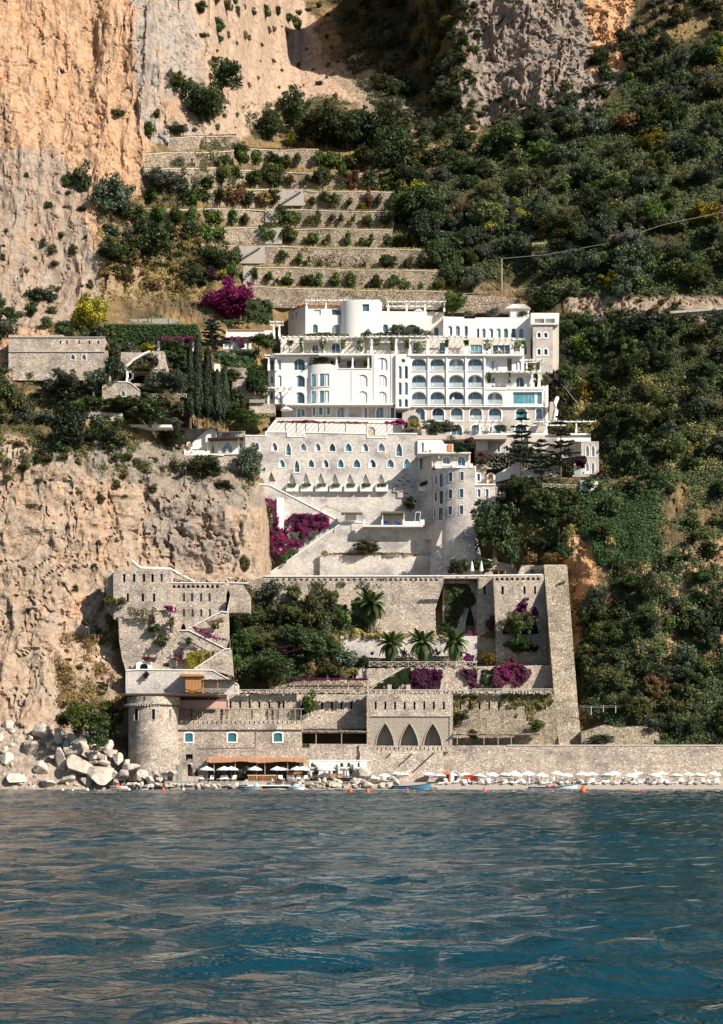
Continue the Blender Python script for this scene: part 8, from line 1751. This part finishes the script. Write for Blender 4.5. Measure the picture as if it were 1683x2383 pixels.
def lounger(mat_base, name):
    o = thing('sun_lounger', 'x', 'sun lounger', (0,0,0), 'white sun loungers')
    part('seat', MB().box((-.33,-.95,.30), (.33,.25,.38)), CANVAS, o)
    mb = MB(); mb.add([(-.33,.25,.32),(.33,.25,.32),(.33,.72,.98),(-.33,.72,.98),(-.33,.31,.28),(.33,.31,.28),(.33,.78,.94),(-.33,.78,.94)], [(0,1,2,3),(7,6,5,4),(0,4,5,1),(1,5,6,2),(2,6,7,3),(3,7,4,0)]); part('backrest', mb, CANVAS, o)
    for x in (-.3,.3):
        for y in (-.85,.2): part('leg', MB().bar((x,y,0),(x,y,.31),.05), mat_base, o)
        part('side_rail', MB().bar((x,-.95,.28),(x,.3,.28),.05), mat_base, o)
    part('rear_strut', MB().bar((-.25,.75,.8),(-.25,.95,0),.04).bar((.25,.75,.8),(.25,.95,0),.04), mat_base, o); return o
LG = lounger(CANVAS, 'beach'); lu = [False]
ls = sorted([VL.x(x) for x in (190,260,312,850,905,1000,1095,1165,1230,1300,1350,1402,1500,1540,1595)] + [VM.x(x) for x in (20,70,110,190,250,330,380,440,510,560,620,690,800,840,890,940,1010,1060,1130,1200,1280,1330,1370,1450,1500,1540,1590)] + [1556,1572,1590,1606,1622,1640,1656,1672])
for i, x in enumerate(ls):
    Y = 306.2 + 1.1*(i % 3)*.5; 
    if x < 930: Y = 308.5
    lab = 'white lounger on the beach, %s from left' % (NTH[i] if i < len(NTH) else 'last'); put(LG, lu, ((x-CX)*Y/F, Y, beach_z(Y)), RND.choice((-.9,-.6,.5,.8,.2))+RND.uniform(-.2,.2), lab, 'white beach loungers', None, (1.05,1.05,1.05))
LW = lounger(WOOD, 'platform'); lw = [False]
for i, x in enumerate(sorted(VK.x(v) for v in (40,125,220,275,335,790,870,905,960,1010))):
    Y = 306.0; put(LW, lw, ((x-CX)*Y/F, Y, 1.6), RND.choice((-.35,.3)), 'white cushioned wooden lounger on the bathing platform, %s from left' % NTH[i], 'platform loungers', None, (1.15,1.15,1.1))

def waterfront():
    K, J, L_ = VK, VJ, VL
    t = thing('beach_restaurant', 'open beach bar under a long terracotta-coloured awning', 'bar', P(600, 1812, 309))
    r = rng_(6); a = P(K.x(100),K.y(748),310.6); b = P(K.x(1020),K.y(790),306.8); n = 46; mb = MB()
    for i in range(n+1):
        X = a[0]+(b[0]-a[0])*i/n; dz = r.normal(0,.035); zt = P(0,K.y(748),310.6)[2]; zf = P(0,K.y(778 + 6*math.sin(i*.3)),306.8)[2]
        mb.v += [(X,310.9,zt+.1),(X,308.8,(zt+zf)/2+dz),(X,306.8,zf+dz),(X,306.75,zf-.16+dz)]
    for i in range(n):
        for j in range(3): mb.f.append((4*i+j, 4*i+j+1, 4*i+4+j+1, 4*i+4+j))
    part('awning', mb, REDROOF, t)
    for x in (155,355,560,635,850,968): part('post', MB().tube([P(K.x(x),K.y(940),307.3), P(K.x(x),K.y(785),307.3)], .08, 6), GREYWOOD, t)
    part('shade_backing', MB().pbox(K.x(100),K.y(775),K.x(1000),K.y(960),310.8,.15), DARKWOOD, t); part('counter', MB().pbox(*K.q(840,880,1010,930), 308.6, 1), WOOD, t); part('counter', MB().pbox(*K.q(370,900,450,930), 308.8, 1), WOOD, t)  # first part: dark sheet standing in for the shade under the awning
    for lab, x, y, w_, h_ in (('left under the beach bar awning',215,935,110,110),('middle under the beach bar awning',440,935,120,105),('right beside the beach bar counter',990,930,80,60),('slim beside the dark seaside door',-70,935,40,110),('thin by the seaside door',-10,935,25,100)): plant(K.x(x), K.y(y), w_/K.k, h_/K.k, 'olive', lab, 307.6, 'bar plants', trunk=False)
    d = thing('bathing_deck', 'small timber deck with railing in front of the beach bar', 'deck', P(620, 1838, 304))
    part('deck', MB().pbox(*K.q(470,1000,870,1012), 303.4, 3), CANVAS, d)
    for i in range(19): part('slat', MB().pbox(*K.q(478+i*14.5,914,484+i*14.5,972), 305.4, .06), WOOD, d)
    part('rail', MB().pbox(*K.q(470,906,745,914), 305.35, .15), PALEWOOD, d)
    for x in (500,560,620,690,760,850): part('pile', MB().pbox(*K.q(x-5,1010,x+5,1052), 303.8, .3), DARKWOOD, d)
    part('steps', MB().slab(K.poly([(395,1000),(470,1000),(470,948),(455,948)]), 304.3, 1.2), LEDGE, d)
    part('bench', MB().pbox(*K.q(740,955,800,985), 304.8, .5), DARKWOOD, d)
    o = thing('life_ring', 'orange life ring on the deck railing', 'life ring', P(*K.p(605,960), 305.2)); c = P(*K.p(606,940),305.2)
    part('ring', MB().tube([(c[0]+.33*math.cos(q*.5236), c[1], c[2]+.33*math.sin(q*.5236)) for q in range(13)], .09, 6), ORANGE, o)
    p = thing('white_pavilion', 'white lattice pavilion with arched panels beside the beach bar', 'pavilion', P(*K.p(1320,930), 309.6))
    xs = (1060,1130,1200,1335,1405,1470,1535,1590)
    for x in xs: part('post', MB().pbox(*K.q(x-5,768,x+5,935), 308.8, .15), TRIM, p)
    part('top_rail', MB().pbox(*K.q(1052,764,1600,774), 308.7, .2), TRIM, p); part('mid_rail', MB().pbox(*K.q(1052,832,1600,838), 308.8, .1), TRIM, p)
    H = [K.arch(1068,792,1098,835), K.arch(1345,792,1375,835), K.arch(1412,790,1442,835), K.arch(1510,788,1538,835)] + [K.rect(1425+i*26,805,1437+i*26,835) for i in range(2)]
    part('panel', MB().slab(K.poly([(1052,930),(1600,930),(1600,780),(1052,780)]), 310.2, .4, H[:4], .3), WHITE, p)
    for h in H[:4]: part('opening', pane_mb(h, 310.45), DGLASS, p)
    for lab, x in (('leftmost potted in front of white pavilion',1125),('tall potted at the centre of white pavilion',1300),('rightmost potted by the white pavilion',1460)): plant(K.x(x), K.y(920), 60/K.k, 110/K.k, 'olive', lab, 308.2, 'pavilion plants', trunk=True)
    for i, x in enumerate((1285,1355)):
        o = thing('planter_box', '%s terracotta planter box before the white pavilion' % ('left','right')[i], 'planter', P(*K.p(x,920),307.6)); part('box', MB().pbox(*K.q(x-26,897,x+26,920), 307.6, .6), TERRA, o); part('rim', MB().pbox(*K.q(x-29,893,x+29,898), 307.55, .7), TERRA, o)
    g = thing('metal_gate', 'grey metal railing gate on the rocks beside round tower', 'gate', P(*J.p(1195,1040), 306))
    for x in (1107,1130,1160,1188,1212,1275): part('bar', MB().bar(P(*J.p(x,1000 if x < 1250 else 1050),305.6), P(*J.p(x,890 if x < 1250 else 835),305.6), .07), STEEL, g)
    part('top_bar', MB().bar(P(*J.p(1105,893),305.6), P(*J.p(1275,888),305.6), .07), STEEL, g)
    part('wall', MB().pbox(*J.q(1215,890,1285,1060), 306.2, .8), CONCRETE, g)
    s = thing('sofa_row', 'beige cushioned bench row at the left of bathing platform', 'bench', P(*J.p(1375,1058), 306.2))
    for a_, b_ in ((1285,1338),(1342,1415),(1420,1465)): part('cushion', MB().pbox(*J.q(a_,1008,b_,1058), 306.2, .8), BEIGE, s)
    h = thing('beach_hut', 'narrow white changing hut with pointed roof on the beach', 'hut', P(*L_.p(985,1110), 308.6))
    part('wall', MB().slab(L_.poly([(942,1110),(1030,1110),(1030,990),(985,960),(942,990)]), 308.6, 1.8, [L_.rect(978,1015,1012,1060)], .2), TRIM, h); part('window', pane_mb(L_.rect(978,1015,1012,1060), 308.75), DGLASS, h); part('roof', MB().slab(L_.poly([(934,994),(985,966),(1038,994),(1038,988),(985,956),(934,988)]), 308.4, 2.2), TRIM, h)
    h = thing('red_stand', 'red lifeguard stand with canopy beside the white hut', 'stand', P(*L_.p(905,1070), 308.6))
    part('frame', MB().pbox(*L_.q(882,1000,892,1075), 308.6, .1).pbox(*L_.q(922,1000,932,1075), 308.6, .1), REDP, h); part('roof', MB().slab(L_.poly([(866,996),(940,996),(915,978),(884,978)]), 308.2, 1.4), ORANGE, h); part('panel', MB().pbox(*L_.q(892,1040,930,1068), 308.7, .1), REDP, h); part('dark_panel', MB().pbox(*L_.q(893,1002,922,1040), 309.0, .1), DARKROOM, h)
    def kayak(lab, x0, x1, y, mat):
        Y = 307.4; a_, b_ = P(*L_.p(x0,y),Y), P(*L_.p(x1,y),Y); mb = MB(); n = 12; Lk = b_[0]-a_[0]
        mb.tube([(a_[0]+Lk*i/n, Y, a_[2]+.12*abs(2*i/n-1)**3) for i in range(n+1)], [.02+.24*(1-abs(2*i/n-1)**2.2) for i in range(n+1)], 8)
        o = thing('kayak', lab, 'kayak', (a_[0]+Lk/2, Y, a_[2]-.25), 'kayaks on the beach rack'); part('hull', mb, mat, o); part('cockpit', MB().lathe((a_[0]+Lk/2,Y,a_[2]+.2), [(.3,0),(.3,.05),(.22,.06)], 10), DARKROOM, o)
    kayak('orange kayak at the bottom of the beach rack', 1100, 1225, 1056, ORANGE); kayak('orange-red kayak in the middle of beach rack', 1052, 1235, 1038, ORANGE); kayak('dark orange kayak at the top of beach rack', 1075, 1230, 1018, REDP)
    o = thing('kayak_rack', 'low timber rack carrying the orange kayaks', 'rack', P(*L_.p(1140,1090),307.6))
    for x in (1085,1200): part('post', MB().pbox(*L_.q(x-4,1010,x+4,1092), 307.75, .08), GREYWOOD, o)
    for y in (1064,1046,1026): part('arm', MB().pbox(*L_.q(1080,y,1206,y+3), 307.72, .06), GREYWOOD, o)
waterfront()

# ------------------------------------------------------------------ boats, buoys
def hull(label, x0, x1, yw, ytop_bow, ytop_mid, Y, beam, hullmat, trim, inner, bow='right', name='rowing_boat', stripe=None):
    """lofted open boat: hull sides, gunwale, thwarts; length along X"""
    a = P(x0,yw,Y); b = P(x1,yw,Y); L = b[0]-a[0]; k = Y/F; zb = (yw-ytop_bow)*k; zm = (yw-ytop_mid)*k; n = 16; mb = MB(); gun = []; gun2 = []
    o = thing(name, label, 'boat', (a[0]+L/2, Y, a[2]-.15))
    for i in range(n+1):
        t = i/n; tb = t if bow == 'right' else 1-t; X = a[0]+L*t
        w_ = beam/2*(.62+.38*min(1,tb*3))*(1-max(0,(tb-.45)/.55)**2.4); sh = zm + (zb-zm)*max(0,(tb-.25)/.75)**2 + (.18*(zb-zm))*max(0,(.25-tb)/.25)**2
        rake = (.1*L*max(0,tb-.8)/.2)*(1 if bow == 'right' else -1)*.0
        for s, z in ((0,-.25),(.6,-.12),(.88,sh*.45),(1,sh)): mb.v.append((X, Y-w_*s, a[2]+z))
        for s, z in ((.88,sh*.45),(.6,-.12)): mb.v.append((X, Y+w_*s, a[2]+z))
        mb.v.append((X, Y+w_, a[2]+sh)); gun.append((X, Y-w_, a[2]+sh)); gun2.append((X, Y+w_, a[2]+sh))
    for i in range(n):
        q = 7*i; 
        for u, v in ((0,1),(1,2),(2,3),(6,4),(4,5),(5,0)): mb.f.append((q+u, q+7+u, q+7+v, q+v))
    mb.f.append((0,1,2,3,6,4,5)); part('hull', mb, hullmat, o, smooth=True)
    part('gunwale', MB().tube(gun, .06, 5).tube(gun2, .06, 5), trim, o)
    for t in (.3,.55): X = a[0]+L*t; part('thwart', MB().box((X-.14,Y-beam*.4,a[2]+zm*.6), (X+.14,Y+beam*.4,a[2]+zm*.6+.05)), inner, o)
    return o
L_, M_ = VL, VM
b1 = hull('blue wooden boat with dark rim drawn up on the beach', L_.x(332), L_.x(738), L_.y(1166), L_.y(1092), L_.y(1124), 303.6, 2.0, BLUEP, NAVY, WOOD)
b2 = hull('pale lettered restaurant boat moored at the beach edge', M_.x(222), M_.x(724), M_.y(1148), M_.y(1080), M_.y(1112), 302.6, 2.0, PALEBLUE, NAVY, WOOD)
cu = bpy.data.curves.new('lettering', 'FONT'); cu.body = 'Ristorante La Tonnarella'; cu.extrude = .01; cu.size = .62; cu.space_character = 1.12; cu.offset = .012
tmp = bpy.data.objects.new('tmp', cu); COL.objects.link(tmp); bpy.context.view_layer.update(); me = bpy.data.meshes.new_from_object(tmp.evaluated_get(bpy.context.evaluated_depsgraph_get())); bpy.data.objects.remove(tmp); me.materials.append(NAVY)
V = np.zeros(len(me.vertices)*3); me.vertices.foreach_get('co', V); V = V.reshape(-1,3); wT = (M_.x(568)-M_.x(276))*302/F; V *= wT/(V[:,0].max()-V[:,0].min())
lt = bpy.data.objects.new('lettering', me); COL.objects.link(lt); lt.parent = b2; me.vertices.foreach_set('co', V.ravel()); me.update()
c = P(M_.x(276), M_.y(1146), 302.6); o2 = ORG[b2.name]; lt.location = (c[0]-o2[0]-V[:,0].min(), -1.04, c[2]-o2[2]+.42); lt.rotation_euler = (R(97),R(-1.5),R(-.3))
for lab, x in (('left orange buoy lying in the lettered boat',415),('right orange buoy lying in the lettered boat',483)):
    o = thing('fishing_float', lab, 'buoy', P(*M_.p(x,1110),302.6)); part('body', MB().lathe(P(*M_.p(x,1112),302.6), [(.05,0),(.24,.12),(.26,.35),(.12,.5)], 10), ORANGE, o); part('eye', MB().lathe(P(*M_.p(x,1090),302.6), [(.06,0),(.05,.1)], 6), REDP, o)
J = VJ
b3 = hull('small white motorboat with red bottom and canopy frame', J.x(538), J.x(718), J.y(1146), J.y(1108), J.y(1112), 301.8, 1.9, TRIM, TRIM, WOOD, 'left', 'motorboat')
part('boot_stripe', MB().box((ORG[b3.name][0]-1.6,300.95,-.05), (ORG[b3.name][0]+1.6,301.0,.22)), TERRA, b3)
part('canopy_frame', MB().tube([P(*J.p(575,1110),301.8),P(*J.p(578,1045),301.8),P(*J.p(690,1040),301.8),P(*J.p(692,1108),301.8)], .05), STEEL, b3); part('seat', MB().pbox(*J.q(600,1085,635,1106), 301.7, .6), ORANGE, b3)
b4 = hull('grey-blue inflatable dinghy beside the bathing deck', VK.x(395), VK.x(600), VK.y(1056), VK.y(1006), VK.y(1022), 301.9, 2.0, GREYBLUE, GREYBLUE, CANVAS, 'left', 'dinghy')
part('engine_cover', MB().lathe(P(*VK.p(555,1028),301.9), [(.3,0),(.5,.25),(.45,.6),(.15,.9)], 9), PALEBLUE, b4)
b5 = hull('second covered inflatable right of the deck piles', VK.x(860), VK.x(1005), VK.y(1050), VK.y(1015), VK.y(1022), 302.4, 1.8, CANVAS, GREYBLUE, CANVAS, 'right', 'dinghy'); part('cover', MB().lathe(P(*VK.p(920,1030),302.4), [(.5,0),(.75,.2),(.4,.6),(.1,.8)], 9), GREYBLUE, b5)
b6 = hull('tiny pale blue dinghy among white buoys', J.x(855), J.x(932), J.y(1154), J.y(1138), J.y(1142), 300.9, .9, PALEBLUE, TRIM, TRIM, 'right', 'dinghy')
b7 = hull('flat white and yellow paddle board at the beach edge', M_.x(802), M_.x(986), M_.y(1146), M_.y(1130), M_.y(1138), 301.9, .8, TRIM, YELLOW, YELLOW, 'left', 'paddle_board')
BU = [(J,1090,1158,.42,ORANGE),(J,378,1150,.22,ORANGE),(VK,604,1062,.4,ORANGE),(VK,1440,1068,.45,ORANGE),(VK,1606,1072,.45,ORANGE),(VK,1400,1050,.2,ORANGE),(L_,488,1178,.34,ORANGE),(L_,1295,1180,.42,ORANGE),(M_,780,1165,.62,ORANGE),(M_,830,1150,.32,REDP),(M_,490,1155,.2,ORANGE),(M_,1350,1156,.26,ORANGE),(M_,1395,1153,.24,ORANGE),(J,50,1156,.3,CANVAS),(J,152,1156,.2,CANVAS),(J,306,1156,.34,CANVAS),(J,736,1154,.32,CANVAS),(J,1297,1152,.32,CANVAS),(J,690,1156,.24,ORANGE)]
for col in (ORANGE, REDP, CANVAS):
    its = sorted([(v.x(x), v.y(y), s) for v, x, y, s, m in BU if m is col])
    for i, (x, y, s) in enumerate(its):
        Y = CH*F/(y-HY); o = thing('mooring_buoy', ('%s mooring buoy floating off the shore, %s from left' % ({ORANGE:'orange',CANVAS:'white'}[col], NTH[i])) if col is not REDP else 'small red buoy right of the biggest orange buoy', 'buoy', ((x-CX)*Y/F, Y, 0), 'mooring buoys')
        c = ((x-CX)*Y/F, Y, -.1); part('body', MB().lathe(c, [(s*.5,0),(s*.85,s*.25),(s*.8,s*.6),(s*.3,s*1.7),(s*.12,s*1.8)], 12), col, o, smooth=True); part('ring', MB().lathe((c[0],c[1],c[2]+s*1.8), [(s*.12,0),(s*.16,s*.1),(s*.1,s*.25)], 8), IRON, o)
# line of small floats off the beach
x = L_.x(560); i = 0
while x < 1690:
    y = 1842 + .6*math.sin(x*.05); Y = CH*F/(y-HY); mb = MB().lathe(((x-CX)*Y/F, Y, -.06), [(.05,0),(.14,.08),(.12,.16),(.04,.22)], 8)
    solo('line_float', mb, YELLOW, 'tiny yellow float on the swimming line, %s from left' % NTH[i], 'float', 'swimming line floats'); x += 46 if i < 12 else 52; i += 1

# ------------------------------------------------------------------ people
def person_mesh(name, joints, edges, zones):
    """one continuous body grown from its joints; zones give skin, shirt, trousers and hair by material"""
    me = bpy.data.meshes.new(name); me.from_pydata([j[:3] for j in joints], edges, []); o = bpy.data.objects.new(name, me); COL.objects.link(o)
    md = o.modifiers.new('s', 'SKIN'); md.use_smooth_shade = True
    for v, j in zip(me.skin_vertices[0].data, joints): v.radius = (j[3], j[4] if len(j) > 4 else j[3])
    me.skin_vertices[0].data[0].use_root = True; sb = o.modifiers.new('d', 'SUBSURF'); sb.levels = 1; sb.render_levels = 1
    bpy.context.view_layer.update(); out = bpy.data.meshes.new_from_object(o.evaluated_get(bpy.context.evaluated_depsgraph_get())); bpy.data.objects.remove(o)
    out.materials.clear()
    for m in zones[0]: out.materials.append(m)
    for p in out.polygons: p.material_index = zones[1](p.center)
    return out
SKIN = flat('skin', (.5,.3,.2), .6, .06, 4); HAIR = flat('dark_hair', (.03,.02,.015), .7, .2, 8)
def standing(shirt, trousers):
    J_ = [(0,0,.95,.15,.12),(0,0,1.15,.15,.11),(0,0,1.38,.18,.11),(0,0,1.5,.06),(0,-.01,1.6,.085,.1),(0,-.01,1.72,.075,.09),
          (-.2,0,1.4,.065),(-.27,-.02,1.14,.05),(-.25,-.12,.92,.04),(-.25,-.16,.83,.038,.02),(.2,0,1.4,.065),(.28,0,1.14,.05),(.27,-.08,.9,.04),(.27,-.1,.81,.038,.02),
          (-.1,0,.85,.095),(-.11,-.02,.48,.065),(-.12,.02,.08,.05),(-.12,-.12,.04,.045,.03),(.1,0,.85,.095),(.12,0,.48,.065),(.13,.04,.08,.05),(.13,-.1,.04,.045,.03)]
    E_ = [(0,1),(1,2),(2,3),(3,4),(4,5),(2,6),(6,7),(7,8),(8,9),(2,10),(10,11),(11,12),(12,13),(0,14),(14,15),(15,16),(16,17),(0,18),(18,19),(19,20),(20,21)]
    z = lambda c: 0 if (c.z > 1.48 and c.z < 1.68 and c.y < .06) or (c.z < 1.1 and abs(c.x) > .22) or c.z < .4 else (3 if c.z > 1.5 else (1 if c.z > .97 else 2))
    return person_mesh('person', J_, E_, ([SKIN, shirt, trousers, HAIR], z))
def seated(shirt, trousers):
    J_ = [(0,0,.5,.16,.13),(0,.02,.72,.15,.11),(0,0,.95,.18,.11),(0,-.02,1.07,.06),(0,-.04,1.17,.085,.1),(0,-.04,1.29,.075,.09),
          (-.2,0,.97,.065),(-.26,-.08,.72,.05),(-.2,-.3,.64,.04),(-.18,-.37,.63,.038,.02),(.2,0,.97,.065),(.26,-.08,.72,.05),(.2,-.3,.64,.04),(.18,-.37,.63,.038,.02),
          (-.1,-.1,.5,.095),(-.12,-.45,.5,.07),(-.12,-.45,.1,.05),(-.12,-.58,.05,.045,.03),(.1,-.1,.5,.095),(.12,-.45,.5,.07),(.12,-.47,.1,.05),(.12,-.6,.05,.045,.03)]
    E_ = [(0,1),(1,2),(2,3),(3,4),(4,5),(2,6),(6,7),(7,8),(8,9),(2,10),(10,11),(11,12),(12,13),(0,14),(14,15),(15,16),(16,17),(0,18),(18,19),(19,20),(20,21)]
    z = lambda c: 0 if (c.z > 1.06 and c.z < 1.25 and c.y < .04) or (c.y < -.22 and c.z > .58) or c.z < .35 else (3 if c.z > 1.07 else (1 if c.z > .56 else 2))
    return person_mesh('person', J_, E_, ([SKIN, shirt, trousers, HAIR], z))
SH_BLUE = flat('blue_shirt', (.2,.4,.65), .9, .06); SH_GREY = flat('grey_shirt', (.35,.38,.42), .9, .06)
st1 = standing(SH_BLUE, NAVY); st2 = standing(SH_GREY, NAVY); st3 = standing(CANVAS, NAVY); se1 = seated(SH_GREY, BLUECL); se2 = seated(CANVAS, NAVY)
for lab, me, loc, rz in (
  ('person in light blue shirt standing on the restaurant terrace', st1, P(*VA.p(335,640),YH+1.4), .3), ('person in white shirt waiting at the restaurant terrace centre', st3, P(*VB.p(490,618),YH+1.6), -.4), ('person in white shirt standing near the dark restaurant front', st3, P(*VB.p(948,625),YH+2.2), .6),
  ('person in pale clothes standing on a third-row balcony', st3, P(*VB.p(490,1112),YH+.2), .2), ('person in white sitting on a stone-row balcony', se2, P(*VB.p(680,1272),YH+.3), .3),
  ('person in grey shirt walking beside the white pavilion', st2, P(*VK.p(1050,950),306.6), -.5), ('person in dark clothes near the white pavilion post', standing(NAVY, NAVY), P(*VK.p(1092,952),307), .5), ('person in grey bending over on the bathing deck bench', se1, P(*VK.p(705,1000),304.6), .9), ('person in light blue on the road right of hotel', st1, tuple(np.array(ground_at(*VS.p(1055,262))) - np.array([0,.6,0])), 0)):
    o = bpy.data.objects.new('person', me); COL.objects.link(o); o.location = loc; o.rotation_euler = (0,0,rz); props(o, lab, 'person', 'people')

# ------------------------------------------------------------------ terrace furniture
def chair_proto():
    o = thing('terrace_chair', 'x', 'chair', (0,0,0), 'hotel chairs'); part('seat', MB().box((-.24,-.24,.42),(.24,.24,.48)), CANVAS, o); part('backrest', MB().box((-.24,.2,.48),(.24,.26,.92)), CANVAS, o)
    for x in (-.21,.21):
        for y in (-.21,.21): part('leg', MB().bar((x,y,0),(x,y,.43),.05), WOOD, o)
    return o
def table_proto():
    o = thing('terrace_table', 'x', 'table', (0,0,0), 'hotel tables'); part('top', MB().lathe((0,0,.7), [(.5,0),(.52,.02),(.5,.05)], 14), CANVAS, o); part('leg', MB().tube([(0,0,0),(0,0,.7)], .05, 6), STEEL, o); part('foot', MB().lathe((0,0,0), [(.28,0),(.26,.04)], 10), STEEL, o); return o
CH_, TB = chair_proto(), table_proto(); cf, tf = [False], [False]
rows_ = [('top','middle','third'),]
for ri, (yb, wd) in enumerate(((780,'top'),(945,'second'),(1112,'third'))):
    for ci, (a, b) in enumerate(((80,220),(264,405),(450,596),(638,784))):
        Yc = YH+.15; n = 'balcony %s from left in the %s loggia row' % (NTH[ci], wd)
        for k, fx in enumerate((.25,.75)): put(CH_, cf, P(VB.x(a+(b-a)*fx), VB.y(yb), Yc), -1.2 if k else 1.2, '%s white chair on the %s' % (('left','right')[k], n), 'balcony chairs')
        put(TB, tf, P(VB.x((a+b)/2), VB.y(yb), Yc), 0, 'small white table on the %s' % n, 'balcony tables', None, (.7,.7,.9))
for i, x in enumerate([VA.x(v) for v in (390,520,610,740,820,950,1280,1380,1520)] + [VB.x(v) for v in (110,190,300,380,470,560,660,720,930,1010)]):
    Yc = YH + 1.0 + .8*(i % 2); y = VA.y(648)
    put(TB, tf, P(x,y,Yc), 0, 'white table on the restaurant terrace, %s from left' % NTH[i], 'restaurant tables')
    for k, d in enumerate((-8,8)): put(CH_, cf, P(x+d,y,Yc), 1.5 if k == 0 else -1.5, 'white chair %s of the %s restaurant table from left' % (('left','right')[k], NTH[i]), 'restaurant chairs')
for i, x in enumerate((870,900,960,985)): put(CH_, cf, P(VB.x(x), VB.y(945), YH+.6), .6*i, 'chair on the right end terrace of hotel, %s from left' % NTH[i], 'end terrace chairs')
for i, (v, x, y, Yv) in enumerate(((VA,1140,150,YH+8),(VB,150,190,YH+8))): put(PAR, used, P(v.x(x), v.y(y)+22, Yv), 0, 'white parasol on the hotel roof %s of the round tower' % ('behind' if i == 0 else 'right'), 'hotel parasols') if i else None
for i, (x, y) in enumerate(((710,1182),(835,1182))):
    o = thing('blue_armchair', '%s blue cushioned seat on the little shaded balcony' % ('left','right')[i], 'armchair', P(*VD.p(x,y),YG-2.6)); q = VD.q(x-30,1140,x+25,1180)
    part('seat', MB().pbox(q[0],q[3]-5,q[2],q[3],YG-3,.8), BLUECL, o); part('backrest', MB().pbox(q[0],q[1],q[2],q[3]-5,YG-2.3,.2), BLUECL, o)
put(PAR, used, P(*VE.p(215,330), YH-5.2), 0, 'parasol in front of the hotel stone base', 'hotel parasols', None, (1,1,.85))
put(PAR, used, P(*VA.p(300,1330), YH-3), 0, 'white parasol at the lower left corner of hotel', 'hotel parasols')
